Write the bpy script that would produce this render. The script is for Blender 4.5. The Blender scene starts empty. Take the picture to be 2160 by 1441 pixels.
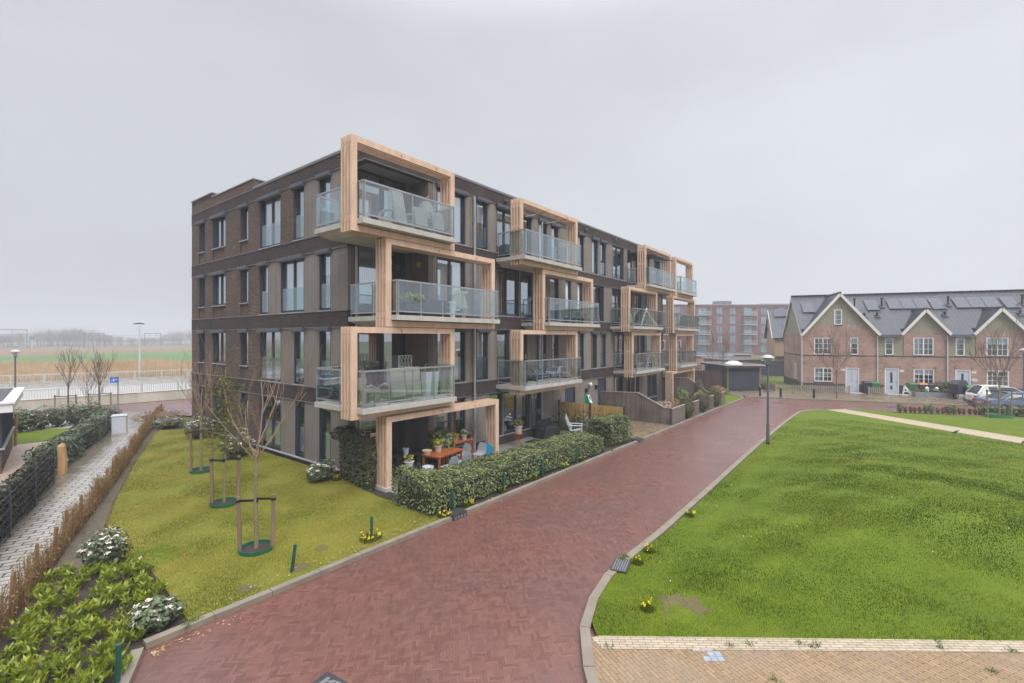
import bpy, bmesh, math, random
import numpy as np
from mathutils import Vector, Matrix
PI = math.pi
random.seed(7)
RNG = np.random.default_rng(11)
SC = bpy.context.scene
COL = SC.collection
# ------------------------------------------------------------------ camera
FX, FY = 0.7892, 0.6141
cam = bpy.data.cameras.new('camera')
camo = bpy.data.objects.new('camera', cam)
COL.objects.link(camo)
camo.location = (0, 0, 5.0)
camo.rotation_euler = (PI / 2, 0, math.atan2(FY, FX) - PI / 2)
cam.sensor_width = 36.0
cam.lens = 36.0 * 1005 / 2160
cam.shift_y = -(720.5 - 713) / 2160
cam.clip_start = 0.1
cam.clip_end = 4000
SC.camera = camo
# ------------------------------------------------------------------ sky, sun, exposure
world = bpy.data.worlds.new('World')
SC.world = world
world.use_nodes = True
SUN_EL, SUN_AZ = math.radians(50), math.radians(205)


def build_world():
    nt = world.node_tree
    nt.nodes.clear()
    nd, lk = nt.nodes, nt.links
    out = nd.new('ShaderNodeOutputWorld')
    bg = nd.new('ShaderNodeBackground')
    sky = nd.new('ShaderNodeTexSky')
    sky.sky_type = 'NISHITA'
    sky.sun_disc = False
    sky.sun_elevation = SUN_EL
    sky.sun_rotation = SUN_AZ
    sky.air_density = 1.0
    sky.dust_density = 5.0
    tc = nd.new('ShaderNodeTexCoord')
    sp = nd.new('ShaderNodeSeparateXYZ')
    lk.new(tc.outputs['Generated'], sp.inputs[0])
    # overcast cloud deck: brighter towards the zenith, soft large clouds
    mr = nd.new('ShaderNodeMapRange')
    mr.interpolation_type = 'SMOOTHSTEP'
    mr.inputs[1].default_value = 0.52
    mr.inputs[2].default_value = 0.98
    mr.inputs[3].default_value = 1.0
    mr.inputs[4].default_value = SKY_ZENITH
    lk.new(sp.outputs[2], mr.inputs[0])
    no = nd.new('ShaderNodeTexNoise')
    no.inputs['Scale'].default_value = 1.6
    no.inputs['Detail'].default_value = 4.0
    no.inputs['Roughness'].default_value = 0.5
    mp = nd.new('ShaderNodeMapping')
    mp.inputs['Scale'].default_value = (1, 1, 2.2)
    mp.inputs['Location'].default_value = (1.3, 0.4, 0.0)
    lk.new(tc.outputs['Generated'], mp.inputs[0])
    lk.new(mp.outputs[0], no.inputs['Vector'])
    nr = nd.new('ShaderNodeMapRange')
    nr.inputs[1].default_value = 0.3
    nr.inputs[2].default_value = 0.7
    nr.inputs[3].default_value = 0.91
    nr.inputs[4].default_value = 1.07
    lk.new(no.outputs[0], nr.inputs[0])
    mu = nd.new('ShaderNodeMath')
    mu.operation = 'MULTIPLY'
    lk.new(mr.outputs[0], mu.inputs[0])
    lk.new(nr.outputs[0], mu.inputs[1])
    # the deck is a little thinner (brighter) to one side
    dt = nd.new('ShaderNodeVectorMath')
    dt.operation = 'DOT_PRODUCT'
    dt.inputs[1].default_value = (FY, -FX, 0)
    lk.new(tc.outputs['Generated'], dt.inputs[0])
    sd = nd.new('ShaderNodeMapRange')
    for k, q in enumerate((-0.7, 0.7, 0.92, 1.08)): sd.inputs[k + 1].default_value = q
    lk.new(dt.outputs['Value'], sd.inputs[0])
    m2 = nd.new('ShaderNodeMath')
    m2.operation = 'MULTIPLY'
    lk.new(mu.outputs[0], m2.inputs[0])
    lk.new(sd.outputs[0], m2.inputs[1])
    mu = m2
    sc = nd.new('ShaderNodeVectorMath')
    sc.operation = 'SCALE'
    sc.inputs[0].default_value = SKY_COL
    lk.new(mu.outputs[0], sc.inputs[3])
    mx = nd.new('ShaderNodeMix')
    mx.data_type = 'RGBA'
    mx.inputs[0].default_value = 0.06
    lk.new(sc.outputs[0], mx.inputs[6])
    lk.new(sky.outputs[0], mx.inputs[7])
    lk.new(mx.outputs[2], bg.inputs[0])
    bg.inputs[1].default_value = 0.1
    lk.new(bg.outputs[0], out.inputs[0])


SKY_ZENITH = 5.0
SKY_COL = (5.0, 5.15, 5.45)
build_world()
sun = bpy.data.lights.new('sun', 'SUN')
sun.energy = 1.5
sun.angle = math.radians(25)
sun.color = (1.0, 0.97, 0.93)
suno = bpy.data.objects.new('sun', sun)
COL.objects.link(suno)
suno.rotation_euler = (PI / 2 - SUN_EL, 0, PI - SUN_AZ)
suno.location = (0, -20, 60)
SC.view_settings.view_transform = 'Standard'
SC.view_settings.look = 'None'
SC.view_settings.gamma = 1.0
SC.view_settings.exposure = 0.5
SC.view_settings.use_curve_mapping = False
SC.cycles.use_denoising = True
SC.cycles.max_bounces = 8
SC.cycles.transparent_max_bounces = 12
SC.cycles.volume_bounces = 0

# ------------------------------------------------------------------ helpers
class MB:
    """collects faces (with metre-scaled uv) into one mesh"""

    def __init__(self):
        self.v, self.f, self.m, self.uv = [], [], [], []
        self.cm = 0

    def face(self, pts, uv=None):
        n = len(self.v)
        pts = [tuple(p) for p in pts]
        self.v += pts
        self.f.append(tuple(range(n, n + len(pts))))
        self.m.append(self.cm)
        if uv is None:
            a = Vector(pts[1]) - Vector(pts[0])
            b = Vector(pts[2]) - Vector(pts[0])
            nn = a.cross(b)
            x, y, z = abs(nn.x), abs(nn.y), abs(nn.z)
            if z >= x and z >= y:
                uv = [(p[0], p[1]) for p in pts]
            elif x >= y:
                uv = [(p[1], p[2]) for p in pts]
            else:
                uv = [(p[0], p[2]) for p in pts]
        self.uv += list(uv)

    def hexa(self, c, skip=()):
        # c: 8 corners, bottom 0-3 ccw, top 4-7 ccw
        fs = {'b': (3, 2, 1, 0), 't': (4, 5, 6, 7), 's0': (0, 1, 5, 4), 's1': (1, 2, 6, 5), 's2': (2, 3, 7, 6), 's3': (3, 0, 4, 7)}
        for k, q in fs.items():
            if k not in skip:
                self.face([c[i] for i in q])

    def box(self, x0, x1, y0, y1, z0, z1, skip=()):
        if x0 > x1: x0, x1 = x1, x0
        if y0 > y1: y0, y1 = y1, y0
        if z0 > z1: z0, z1 = z1, z0
        self.hexa([(x0, y0, z0), (x1, y0, z0), (x1, y1, z0), (x0, y1, z0),
                   (x0, y0, z1), (x1, y0, z1), (x1, y1, z1), (x0, y1, z1)], skip)

    def obox(self, c, dx, dy, dz, hx, hy, hz):
        c, dx, dy, dz = Vector(c), Vector(dx) * hx, Vector(dy) * hy, Vector(dz) * hz
        q = [c - dx - dy - dz, c + dx - dy - dz, c + dx + dy - dz, c - dx + dy - dz,
             c - dx - dy + dz, c + dx - dy + dz, c + dx + dy + dz, c - dx + dy + dz]
        self.hexa([tuple(p) for p in q])

    def bar(self, a, b, w, h=None, up=(0, 0, 1)):
        a, b = Vector(a), Vector(b)
        d = (b - a)
        L = d.length
        if L < 1e-6: return
        d.normalize()
        u = Vector(up)
        if abs(d.dot(u)) > 0.98: u = Vector((1, 0, 0))
        s = d.cross(u).normalized()
        u = s.cross(d).normalized()
        self.obox((a + b) / 2, d, s, u, L / 2, w / 2, (h or w) / 2)

    def tube(self, pts, rad, n=6, cap=True):
        pts = [Vector(p) for p in pts]
        if not hasattr(rad, '__len__'): rad = [rad] * len(pts)
        rings = []
        for i, p in enumerate(pts):
            d = (pts[min(i + 1, len(pts) - 1)] - pts[max(i - 1, 0)])
            if d.length < 1e-9: d = Vector((0, 0, 1))
            d.normalize()
            u = Vector((0, 0, 1)) if abs(d.z) < 0.9 else Vector((1, 0, 0))
            s = d.cross(u).normalized()
            t = d.cross(s).normalized()
            rings.append([p + (s * math.cos(2 * PI * k / n) + t * math.sin(2 * PI * k / n)) * rad[i] for k in range(n)])
        for i in range(len(rings) - 1):
            for k in range(n):
                k2 = (k + 1) % n
                self.face([rings[i][k2], rings[i][k], rings[i + 1][k], rings[i + 1][k2]])
        if cap:
            self.face(rings[0])
            self.face(rings[-1][::-1])

    def lathe(self, prof, n=16, c=(0, 0, 0)):
        # prof: (r, z) from bottom to top
        R = [[(c[0] + r * math.cos(2 * PI * k / n), c[1] + r * math.sin(2 * PI * k / n), c[2] + z) for k in range(n)] for r, z in prof]
        for i in range(len(R) - 1):
            for k in range(n):
                k2 = (k + 1) % n
                self.face([R[i][k], R[i][k2], R[i + 1][k2], R[i + 1][k]])
        if prof[0][0] > 1e-4: self.face(R[0][::-1])
        if prof[-1][0] > 1e-4: self.face(R[-1])

    def prism(self, poly, z0, z1):
        n = len(poly)
        self.face([(p[0], p[1], z1) for p in poly])
        self.face([(p[0], p[1], z0) for p in poly][::-1])
        for i in range(n):
            a, b = poly[i], poly[(i + 1) % n]
            self.face([(a[0], a[1], z0), (b[0], b[1], z0), (b[0], b[1], z1), (a[0], a[1], z1)])

    def sphere(self, c, rx, ry, rz, n=12, m=8):
        prof = [(math.sin(PI * i / m), -math.cos(PI * i / m)) for i in range(m + 1)]
        R = [[(c[0] + rx * r * math.cos(2 * PI * k / n), c[1] + ry * r * math.sin(2 * PI * k / n), c[2] + rz * z) for k in range(n)] for r, z in prof]
        for i in range(m):
            for k in range(n):
                k2 = (k + 1) % n
                if i == 0: self.face([R[0][0], R[1][k2], R[1][k]])
                elif i == m - 1: self.face([R[i][k], R[i][k2], R[m][0]])
                else: self.face([R[i][k], R[i][k2], R[i + 1][k2], R[i + 1][k]])

    def build(self, name, mats, parent=None, smooth=False):
        me = bpy.data.meshes.new(name)
        me.from_pydata(self.v, [], self.f)
        if not isinstance(mats, (list, tuple)): mats = [mats]
        for m in mats: me.materials.append(m)
        if len(mats) > 1: me.polygons.foreach_set('material_index', self.m)
        ul = me.uv_layers.new(name='UVMap')
        ul.data.foreach_set('uv', np.array(self.uv, dtype=np.float32).ravel())
        if smooth:
            me.polygons.foreach_set('use_smooth', [True] * len(me.polygons))
        me.update()
        o = bpy.data.objects.new(name, me)
        COL.objects.link(o)
        if parent: o.parent = parent
        return o


def soup(name, verts, k, mat, parent=None, rnd=None):
    """verts: (n*k,3) array, faces of k corners each; a per-face random colour attribute 'rnd'"""
    n = len(verts) // k
    me = bpy.data.meshes.new(name)
    me.vertices.add(n * k)
    me.vertices.foreach_set('co', np.ascontiguousarray(verts, dtype=np.float32).ravel())
    me.loops.add(n * k)
    me.loops.foreach_set('vertex_index', np.arange(n * k, dtype=np.int32))
    me.polygons.add(n)
    me.polygons.foreach_set('loop_start', np.arange(0, n * k, k, dtype=np.int32))
    me.polygons.foreach_set('loop_total', np.full(n, k, dtype=np.int32))
    at = me.attributes.new('rnd', 'FLOAT', 'FACE')
    if rnd is None: rnd = RNG.random(n)
    at.data.foreach_set('value', np.asarray(rnd, dtype=np.float32))
    me.materials.append(mat)
    me.update()
    me.validate()
    o = bpy.data.objects.new(name, me)
    COL.objects.link(o)
    if parent: o.parent = parent
    return o


def tag(o, label, cat, group=None, kind=None):
    o['label'] = label
    o['category'] = cat
    if group: o['group'] = group
    if kind: o['kind'] = kind
    return o


def struct(o):
    o['kind'] = 'structure'
    return o


def thing(name, label, cat, loc=(0, 0, 0), rotz=0.0, group=None):
    o = bpy.data.objects.new(name, None)
    o.empty_display_size = 0.2
    COL.objects.link(o)
    o.location = loc
    o.rotation_euler = (0, 0, rotz)
    return tag(o, label, cat, group)


def dup(root, loc, rotz=0.0, label=None, scale=None):
    r = root.copy()
    COL.objects.link(r)
    r.location = loc
    r.rotation_euler = (0, 0, rotz)
    if scale is not None: r.scale = (scale, scale, scale) if not hasattr(scale, '__len__') else scale
    if label: r['label'] = label
    for ch in list(root.children):
        c = ch.copy()
        COL.objects.link(c)
        c.parent = r
        for g in list(ch.children):
            d = g.copy()
            COL.objects.link(d)
            d.parent = c
    return r


# ------------------------------------------------------------------ materials
def lin(c):
    return tuple(((x / 255) / 12.92 if x / 255 <= 0.04045 else ((x / 255 + 0.055) / 1.055) ** 2.4) for x in c)


class NT:
    def __init__(self, name):
        self.mat = bpy.data.materials.new(name)
        self.mat.use_nodes = True
        self.t = self.mat.node_tree
        self.b = self.t.nodes['Principled BSDF']
        self.out = self.t.nodes['Material Output']

    def n(self, typ, **kw):
        x = self.t.nodes.new(typ)
        for k, v in kw.items():
            if k.startswith('i_'):
                x.inputs[int(k[2:])].default_value = v
            else:
                setattr(x, k, v)
        return x

    def l(self, a, b):
        self.t.links.new(a, b)

    def math(self, op, a, b=None, c=None):
        x = self.n('ShaderNodeMath', operation=op)
        for i, q in enumerate((a, b, c)):
            if q is None: continue
            if isinstance(q, (int, float)): x.inputs[i].default_value = q
            else: self.l(q, x.inputs[i])
        return x.outputs[0]

    def mix(self, f, a, b, mode='MIX'):
        x = self.n('ShaderNodeMix', data_type='RGBA', blend_type=mode)
        for i, q in ((0, f), (6, a), (7, b)):
            if isinstance(q, (int, float)): x.inputs[i].default_value = q
            elif isinstance(q, tuple): x.inputs[i].default_value = (*q, 1) if len(q) == 3 else q
            else: self.l(q, x.inputs[i])
        return x.outputs[2]

    def rng(self, v, a, b, c, d, smooth=False):
        x = self.n('ShaderNodeMapRange')
        if smooth: x.interpolation_type = 'SMOOTHSTEP'
        self.l(v, x.inputs[0])
        for i, q in enumerate((a, b, c, d)): x.inputs[i + 1].default_value = q
        return x.outputs[0]

    def noise(self, vec, scale, detail=4, rough=0.55):
        x = self.n('ShaderNodeTexNoise')
        x.inputs['Scale'].default_value = scale
        x.inputs['Detail'].default_value = detail
        x.inputs['Roughness'].default_value = rough
        if vec is not None: self.l(vec, x.inputs['Vector'])
        return x.outputs[0]

    def coord(self, kind='Object'):
        return self.n('ShaderNodeTexCoord').outputs[kind]

    def geo(self):
        return self.n('ShaderNodeNewGeometry').outputs['Position']

    def mapping(self, vec, scale=(1, 1, 1), rot=(0, 0, 0), loc=(0, 0, 0)):
        x = self.n('ShaderNodeMapping')
        x.inputs['Scale'].default_value = scale
        x.inputs['Rotation'].default_value = rot
        x.inputs['Location'].default_value = loc
        self.l(vec, x.inputs[0])
        return x.outputs[0]

    def bump(self, h, strength=0.3, dist=0.01):
        x = self.n('ShaderNodeBump')
        x.inputs['Strength'].default_value = strength
        x.inputs['Distance'].default_value = dist
        self.l(h, x.inputs['Height'])
        self.l(x.outputs[0], self.b.inputs['Normal'])

    def set(self, col=None, rough=None, metal=None, spec=None, ior=None):
        for nm, q in (('Base Color', col), ('Roughness', rough), ('Metallic', metal), ('Specular IOR Level', spec), ('IOR', ior)):
            if q is None: continue
            if isinstance(q, tuple): self.b.inputs[nm].default_value = (*q, 1)
            elif isinstance(q, (int, float)): self.b.inputs[nm].default_value = q
            else: self.l(q, self.b.inputs[nm])
        return self.mat


def m_plain(name, col, rough=0.6, var=0.15, scale=6.0, metal=0.0, spec=0.5, bump=0.0, stretch=(1, 1, 1)):
    t = NT(name)
    v = t.mapping(t.coord('Object'), scale=stretch)
    n = t.noise(v, scale, 5, 0.6)
    lo = tuple(c * (1 - var) for c in col)
    hi = tuple(min(1, c * (1 + var)) for c in col)
    c = t.mix(t.rng(n, 0.3, 0.7, 0, 1), lo, hi)
    r = t.rng(n, 0.3, 0.7, max(0.05, rough - 0.08), min(1, rough + 0.08))
    if bump: t.bump(n, bump, 0.01)
    return t.set(c, r, metal, spec)


def m_brick(name, c1, c2, cm, bw=0.21, bh=0.055, mort=0.010, rough=0.85, speck=0.0, big=0.2, offset=0.5):
    t = NT(name)
    uv = t.coord('UV')
    br = t.n('ShaderNodeTexBrick')
    br.offset = offset
    br.inputs['Scale'].default_value = 1.0
    br.inputs['Brick Width'].default_value = bw
    br.inputs['Row Height'].default_value = bh
    br.inputs['Mortar Size'].default_value = mort
    br.inputs['Mortar Smooth'].default_value = 0.2
    br.inputs['Bias'].default_value = 0.0
    br.inputs['Color1'].default_value = (*c1, 1)
    br.inputs['Color2'].default_value = (*c2, 1)
    br.inputs['Mortar'].default_value = (*cm, 1)
    t.l(uv, br.inputs['Vector'])
    n = t.noise(t.geo(), 0.9, 5, 0.6)
    c = t.mix(1.0, br.outputs[0], t.mix(t.rng(n, 0.3, 0.7, 0, 1), (1 - big,) * 3, (1 + big,) * 3), 'MULTIPLY')
    if speck:
        s = t.noise(t.mapping(uv, scale=(9, 22, 1)), 1.0, 2, 0.5)
        s2 = t.noise(t.geo(), 0.5, 3, 0.5)
        f = t.math('MULTIPLY', t.rng(s, 0.64, 0.72, 0, 1), t.rng(s2, 0.48, 0.62, 0, 1))
        c = t.mix(t.math('MULTIPLY', f, speck), c, (0.42, 0.36, 0.34))
    t.bump(t.math('SUBTRACT', 1.0, br.outputs[1]), 0.5, 0.006)
    return t.set(c, rough, 0, 0.3)


def m_boards(name, col, width=0.12, gap=0.008, var=0.25, rough=0.75, vertical=True, grain=1.0, dark=0.25, weather=0.2):
    t = NT(name)
    uv = t.coord('UV')
    s = t.n('ShaderNodeSeparateXYZ')
    t.l(uv, s.inputs[0])
    a, b = (s.outputs[0], s.outputs[1]) if vertical else (s.outputs[1], s.outputs[0])
    q = t.math('DIVIDE', a, width)
    fl = t.math('FLOOR', q)
    fr = t.math('FRACT', q)
    wn = t.n('ShaderNodeTexWhiteNoise', noise_dimensions='1D')
    t.l(fl, wn.inputs['W'])
    cv = t.n('ShaderNodeCombineXYZ')
    t.l(t.math('MULTIPLY', a, 60), cv.inputs[0])
    t.l(t.math('MULTIPLY', b, 1.5), cv.inputs[1])
    t.l(t.math('MULTIPLY', wn.outputs[0], 40), cv.inputs[2])
    g = t.noise(cv.outputs[0], 1.0, 4, 0.6)
    f = t.math('ADD', t.math('MULTIPLY', t.math('SUBTRACT', wn.outputs[0], 0.5), var * 1.4),
               t.math('MULTIPLY', t.math('SUBTRACT', g, 0.5), var * 2.0 * grain))
    k = t.math('ADD', 1.0, f)
    c = t.n('ShaderNodeVectorMath', operation='SCALE')
    c.inputs[0].default_value = col
    t.l(k, c.inputs[3])
    w = t.noise(t.geo(), 1.1, 4, 0.6)
    cc = t.mix(t.rng(w, 0.35, 0.75, 0, weather), c.outputs[0], tuple(min(1, x * 1.7 + 0.04) for x in col))
    e = t.math('MULTIPLY', t.rng(fr, 0, gap / width, 0, 1), t.rng(fr, 1 - gap / width, 1, 1, 0))
    cc = t.mix(e, tuple(x * dark for x in col), cc)
    t.bump(e, 0.6, 0.008)
    return t.set(cc, rough, 0, 0.3)


def m_glass(name, tint, refl, base=0.04, rough=0.02):
    """see-through pane: tinted transparency plus a reflecting coat that grows at grazing angles"""
    t = NT(name)
    t.t.nodes.remove(t.b)
    tr = t.n('ShaderNodeBsdfTransparent')
    tr.inputs[0].default_value = (*tint, 1)
    gl = t.n('ShaderNodeBsdfGlossy')
    gl.inputs['Roughness'].default_value = rough
    gl.inputs[0].default_value = (0.92, 0.95, 1.0, 1)
    g = t.n('ShaderNodeNewGeometry')
    dt = t.n('ShaderNodeVectorMath', operation='DOT_PRODUCT')
    t.l(g.outputs['Normal'], dt.inputs[0])
    t.l(g.outputs['Incoming'], dt.inputs[1])
    k = t.math('SUBTRACT', 1.0, t.math('ABSOLUTE', dt.outputs['Value']))
    fr = t.math('ADD', 0.04, t.math('MULTIPLY', 0.96, t.math('POWER', k, 5.0)))
    f = t.math('ADD', t.math('MULTIPLY', fr, refl), base)
    f = t.math('MINIMUM', f, 1.0)
    mx = t.n('ShaderNodeMixShader')
    t.l(f, mx.inputs[0])
    t.l(tr.outputs[0], mx.inputs[1])
    t.l(gl.outputs[0], mx.inputs[2])
    t.l(mx.outputs[0], t.out.inputs[0])
    return t.mat


def m_leaf(name, cols, rough=0.5, spec=0.4, trans=0.25, big=0.0):
    """per-face 'rnd' picks a leaf colour; a little light passes through"""
    t = NT(name)
    a = t.n('ShaderNodeAttribute', attribute_name='rnd')
    r = t.n('ShaderNodeValToRGB')
    el = r.color_ramp.elements
    while len(el) < len(cols): el.new(0.5)
    for i, c in enumerate(cols):
        el[i].position = i / max(1, len(cols) - 1)
        el[i].color = (*c, 1)
    t.l(a.outputs['Fac'], r.inputs[0])
    c = r.outputs[0]
    if big:
        n = t.noise(t.geo(), 0.55, 5, 0.65)
        c = t.mix(1.0, c, t.mix(t.rng(n, 0.3, 0.7, 0, 1), (1 - big,) * 3, (1 + big, 1 + big * 0.8, 1)), 'MULTIPLY')
    t.set(c, rough, 0, spec)
    if trans:
        tl = t.n('ShaderNodeBsdfTranslucent')
        t.l(c, tl.inputs[0])
        mx = t.n('ShaderNodeMixShader')
        mx.inputs[0].default_value = trans
        t.l(t.b.outputs[0], mx.inputs[1])
        t.l(tl.outputs[0], mx.inputs[2])
        t.l(mx.outputs[0], t.out.inputs[0])
    return t.mat


def m_herring(name, W=0.05, n=4, rot=PI / 4, c1=(0.16, 0.05, 0.035), c2=(0.09, 0.035, 0.03), c3=(0.2, 0.075, 0.055), cm=(0.05, 0.035, 0.03)):
    t = NT(name)
    p = t.mapping(t.geo(), scale=(1 / W, 1 / W, 1), rot=(0, 0, rot))
    s = t.n('ShaderNodeSeparateXYZ')
    t.l(p, s.inputs[0])
    x, y = s.outputs[0], s.outputs[1]
    i, j = t.math('FLOOR', x), t.math('FLOOR', y)
    fx, fy = t.math('FRACT', x), t.math('FRACT', y)
    sm = t.math('FLOORED_MODULO', t.math('SUBTRACT', i, j), 2 * n)
    hor = t.math('LESS_THAN', sm, n - 0.5)
    ver = t.math('SUBTRACT', 1.0, hor)
    k = t.math('SUBTRACT', 2 * n - 1, sm)
    ix = t.math('SUBTRACT', i, t.math('MULTIPLY', hor, sm))
    jy = t.math('SUBTRACT', j, t.math('MULTIPLY', ver, k))
    cv = t.n('ShaderNodeCombineXYZ')
    t.l(ix, cv.inputs[0])
    t.l(jy, cv.inputs[1])
    t.l(hor, cv.inputs[2])
    wn = t.n('ShaderNodeTexWhiteNoise', noise_dimensions='3D')
    t.l(cv.outputs[0], wn.inputs['Vector'])
    # along / across positions inside a brick
    al = t.math('ADD', t.math('MULTIPLY', hor, t.math('ADD', sm, fx)), t.math('MULTIPLY', ver, t.math('ADD', k, fy)))
    ac = t.math('ADD', t.math('MULTIPLY', hor, fy), t.math('MULTIPLY', ver, fx))
    g = 0.07
    e = t.math('MINIMUM', t.math('MINIMUM', al, t.math('SUBTRACT', float(n), al)), t.math('MINIMUM', ac, t.math('SUBTRACT', 1.0, ac)))
    br = t.rng(e, 0.02, 0.02 + g, 0, 1)
    big = t.noise(t.geo(), 0.35, 5, 0.6)
    mid = t.noise(t.geo(), 2.2, 4, 0.6)
    f = t.math('ADD', t.math('ADD', 0.12, t.math('MULTIPLY', wn.outputs[0], 0.5)), t.math('MULTIPLY', t.math('SUBTRACT', mid, 0.5), 0.9))
    c = t.mix(t.rng(f, 0.1, 0.5, 0, 1), c2, c1)
    c = t.mix(t.rng(f, 0.55, 0.95, 0, 1), c, c3)
    c = t.mix(1.0, c, t.mix(t.rng(big, 0.3, 0.7, 0, 1), (0.78, 0.78, 0.80), (1.2, 1.18, 1.16)), 'MULTIPLY')
    c = t.mix(br, cm, c)
    x = t.n('ShaderNodeVectorMath', operation='MULTIPLY')
    h = t.math('ADD', br, t.math('MULTIPLY', wn.outputs[0], 0.35))
    t.bump(h, 0.08, 0.002)
    wet = t.rng(big, 0.35, 0.65, 0.42, 0.30)
    r = t.math('ADD', wet, t.math('MULTIPLY', t.math('SUBTRACT', wn.outputs[0], 0.5), 0.14))
    return t.set(c, r, 0, 0.95)


def m_paver(name, c1, c2, cm, bw, bh, mort=0.012, rot=0.0, rough=(0.25, 0.6), wetscale=0.5, off=0.5, dirt=None, spec=0.5, bumps=0.5):
    t = NT(name)
    p = t.mapping(t.geo(), rot=(0, 0, rot))
    br = t.n('ShaderNodeTexBrick')
    br.offset = off
    for k, q in (('Scale', 1.0), ('Brick Width', bw), ('Row Height', bh), ('Mortar Size', mort), ('Mortar Smooth', 0.1), ('Bias', 0.0)):
        br.inputs[k].default_value = q
    br.inputs['Color1'].default_value = (*c1, 1)
    br.inputs['Color2'].default_value = (*c2, 1)
    br.inputs['Mortar'].default_value = (*cm, 1)
    t.l(p, br.inputs['Vector'])
    n = t.noise(t.geo(), wetscale, 5, 0.6)
    n2 = t.noise(t.geo(), 7.0, 4, 0.6)
    c = t.mix(1.0, br.outputs[0], t.mix(t.rng(n2, 0.3, 0.7, 0, 1), (0.85,) * 3, (1.13,) * 3), 'MULTIPLY')
    if dirt: c = t.mix(t.rng(n, 0.42, 0.66, 0, 0.75), c, dirt)
    t.bump(t.math('SUBTRACT', 1.0, br.outputs[1]), bumps, 0.006)
    return t.set(c, t.rng(n, 0.35, 0.65, rough[0], rough[1]), 0, spec)


def m_ground(name, cols, scales=(0.4, 3.0), rough=0.9, bump=0.4):
    t = NT(name)
    n1 = t.noise(t.geo(), scales[0], 6, 0.65)
    n2 = t.noise(t.geo(), scales[1], 6, 0.7)
    c = t.mix(t.rng(n1, 0.3, 0.7, 0, 1), cols[0], cols[1])
    c = t.mix(t.rng(n2, 0.35, 0.75, 0, 0.8), c, cols[2])
    t.bump(n2, bump, 0.03)
    return t.set(c, rough, 0, 0.2)


def m_tiles(name, col):
    t = NT(name)
    uv = t.coord('UV')
    s = t.n('ShaderNodeSeparateXYZ')
    t.l(uv, s.inputs[0])
    fu = t.math('FRACT', t.math('DIVIDE', s.outputs[0], 0.30))
    fv = t.math('FRACT', t.math('DIVIDE', s.outputs[1], 0.37))
    wave = t.math('SINE', t.math('MULTIPLY', fu, 2 * PI))
    h = t.math('ADD', t.math('MULTIPLY', wave, 0.12), t.math('MULTIPLY', fv, 1.6))
    n = t.noise(t.geo(), 1.5, 4, 0.6)
    c = t.mix(t.rng(n, 0.3, 0.7, 0, 1), tuple(x * 0.8 for x in col), tuple(x * 1.25 for x in col))
    c = t.mix(t.rng(fv, 0.70, 0.95, 0, 0.9), c, tuple(x * 0.25 for x in col))
    t.bump(h, 0.8, 0.05)
    return t.set(c, 0.42, 0, 0.5)


M = {}
M['brick_dark'] = m_brick('dark_brick', (0.085, 0.056, 0.053), (0.05, 0.036, 0.037), (0.028, 0.024, 0.024), 0.21, 0.055, 0.008, speck=0.75)
M['brick_brown'] = m_brick('brown_brick', (0.20, 0.135, 0.105), (0.115, 0.08, 0.064), (0.035, 0.03, 0.028), 0.21, 0.062, 0.013, speck=0.5)
M['brick_panel'] = m_brick('recessed_brown_brick', (0.155, 0.105, 0.078), (0.105, 0.075, 0.058), (0.05, 0.04, 0.034), 0.06, 0.21, 0.008, offset=0.0)
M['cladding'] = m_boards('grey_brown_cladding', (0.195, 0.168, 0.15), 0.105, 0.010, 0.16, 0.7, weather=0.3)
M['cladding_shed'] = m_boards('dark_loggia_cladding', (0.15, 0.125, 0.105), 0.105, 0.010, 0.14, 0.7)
M['timber'] = m_plain('pale_larch', (0.60, 0.425, 0.315), 0.6, 0.13, 5.0, spec=0.25, bump=0.1, stretch=(1, 1, 0.25))
M['anthracite'] = m_plain('anthracite_frame', (0.032, 0.040, 0.055), 0.4, 0.1)
M['shutter'] = m_plain('grey_shutter_box', (0.075, 0.082, 0.10), 0.45, 0.12)
M['trim'] = m_plain('grey_trim', (0.16, 0.155, 0.16), 0.5, 0.1)
M['coping'] = m_plain('light_coping', (0.30, 0.31, 0.34), 0.4, 0.08)
M['concrete'] = m_plain('pale_concrete', (0.42, 0.405, 0.375), 0.8, 0.14, 2.5, bump=0.1)
M['steel'] = m_plain('galvanised_rail', (0.36, 0.37, 0.39), 0.35, 0.1, metal=0.55)
M['rail_dark'] = m_plain('dark_rail', (0.10, 0.11, 0.12), 0.4, 0.1, metal=0.3)
M['pane'] = m_glass('window_glass', (0.82, 0.87, 0.90), 1.0, 0.30)
M['railglass'] = m_glass('railing_glass', (0.86, 0.93, 0.94), 0.7, 0.10)
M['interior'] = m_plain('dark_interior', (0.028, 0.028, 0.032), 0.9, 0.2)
M['blind'] = m_plain('white_blind', (0.80, 0.81, 0.82), 0.8, 0.05)
M['frost'] = m_plain('frosted_film', (0.80, 0.85, 0.87), 0.6, 0.04)
M['curtain'] = m_boards('pale_curtain', (0.62, 0.62, 0.61), 0.09, 0.02, 0.1, 0.9, dark=0.6)
M['lilac'] = m_boards('lilac_curtain', (0.32, 0.32, 0.48), 0.09, 0.02, 0.1, 0.9, dark=0.6)
M['door_blue'] = m_plain('dark_blue_door', (0.04, 0.05, 0.075), 0.4, 0.08)
M['pipe'] = m_plain('grey_pipe', (0.33, 0.34, 0.37), 0.4, 0.08, metal=0.3)
M['white'] = m_plain('white_paint', (0.72, 0.72, 0.72), 0.5, 0.04)
M['offwhite'] = m_plain('cream_bargeboard', (0.66, 0.64, 0.59), 0.5, 0.04)
M['black'] = m_plain('black_plastic', (0.015, 0.016, 0.018), 0.45, 0.15)
M['roof_felt'] = m_plain('roof_felt', (0.07, 0.07, 0.075), 0.8, 0.2)
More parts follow.
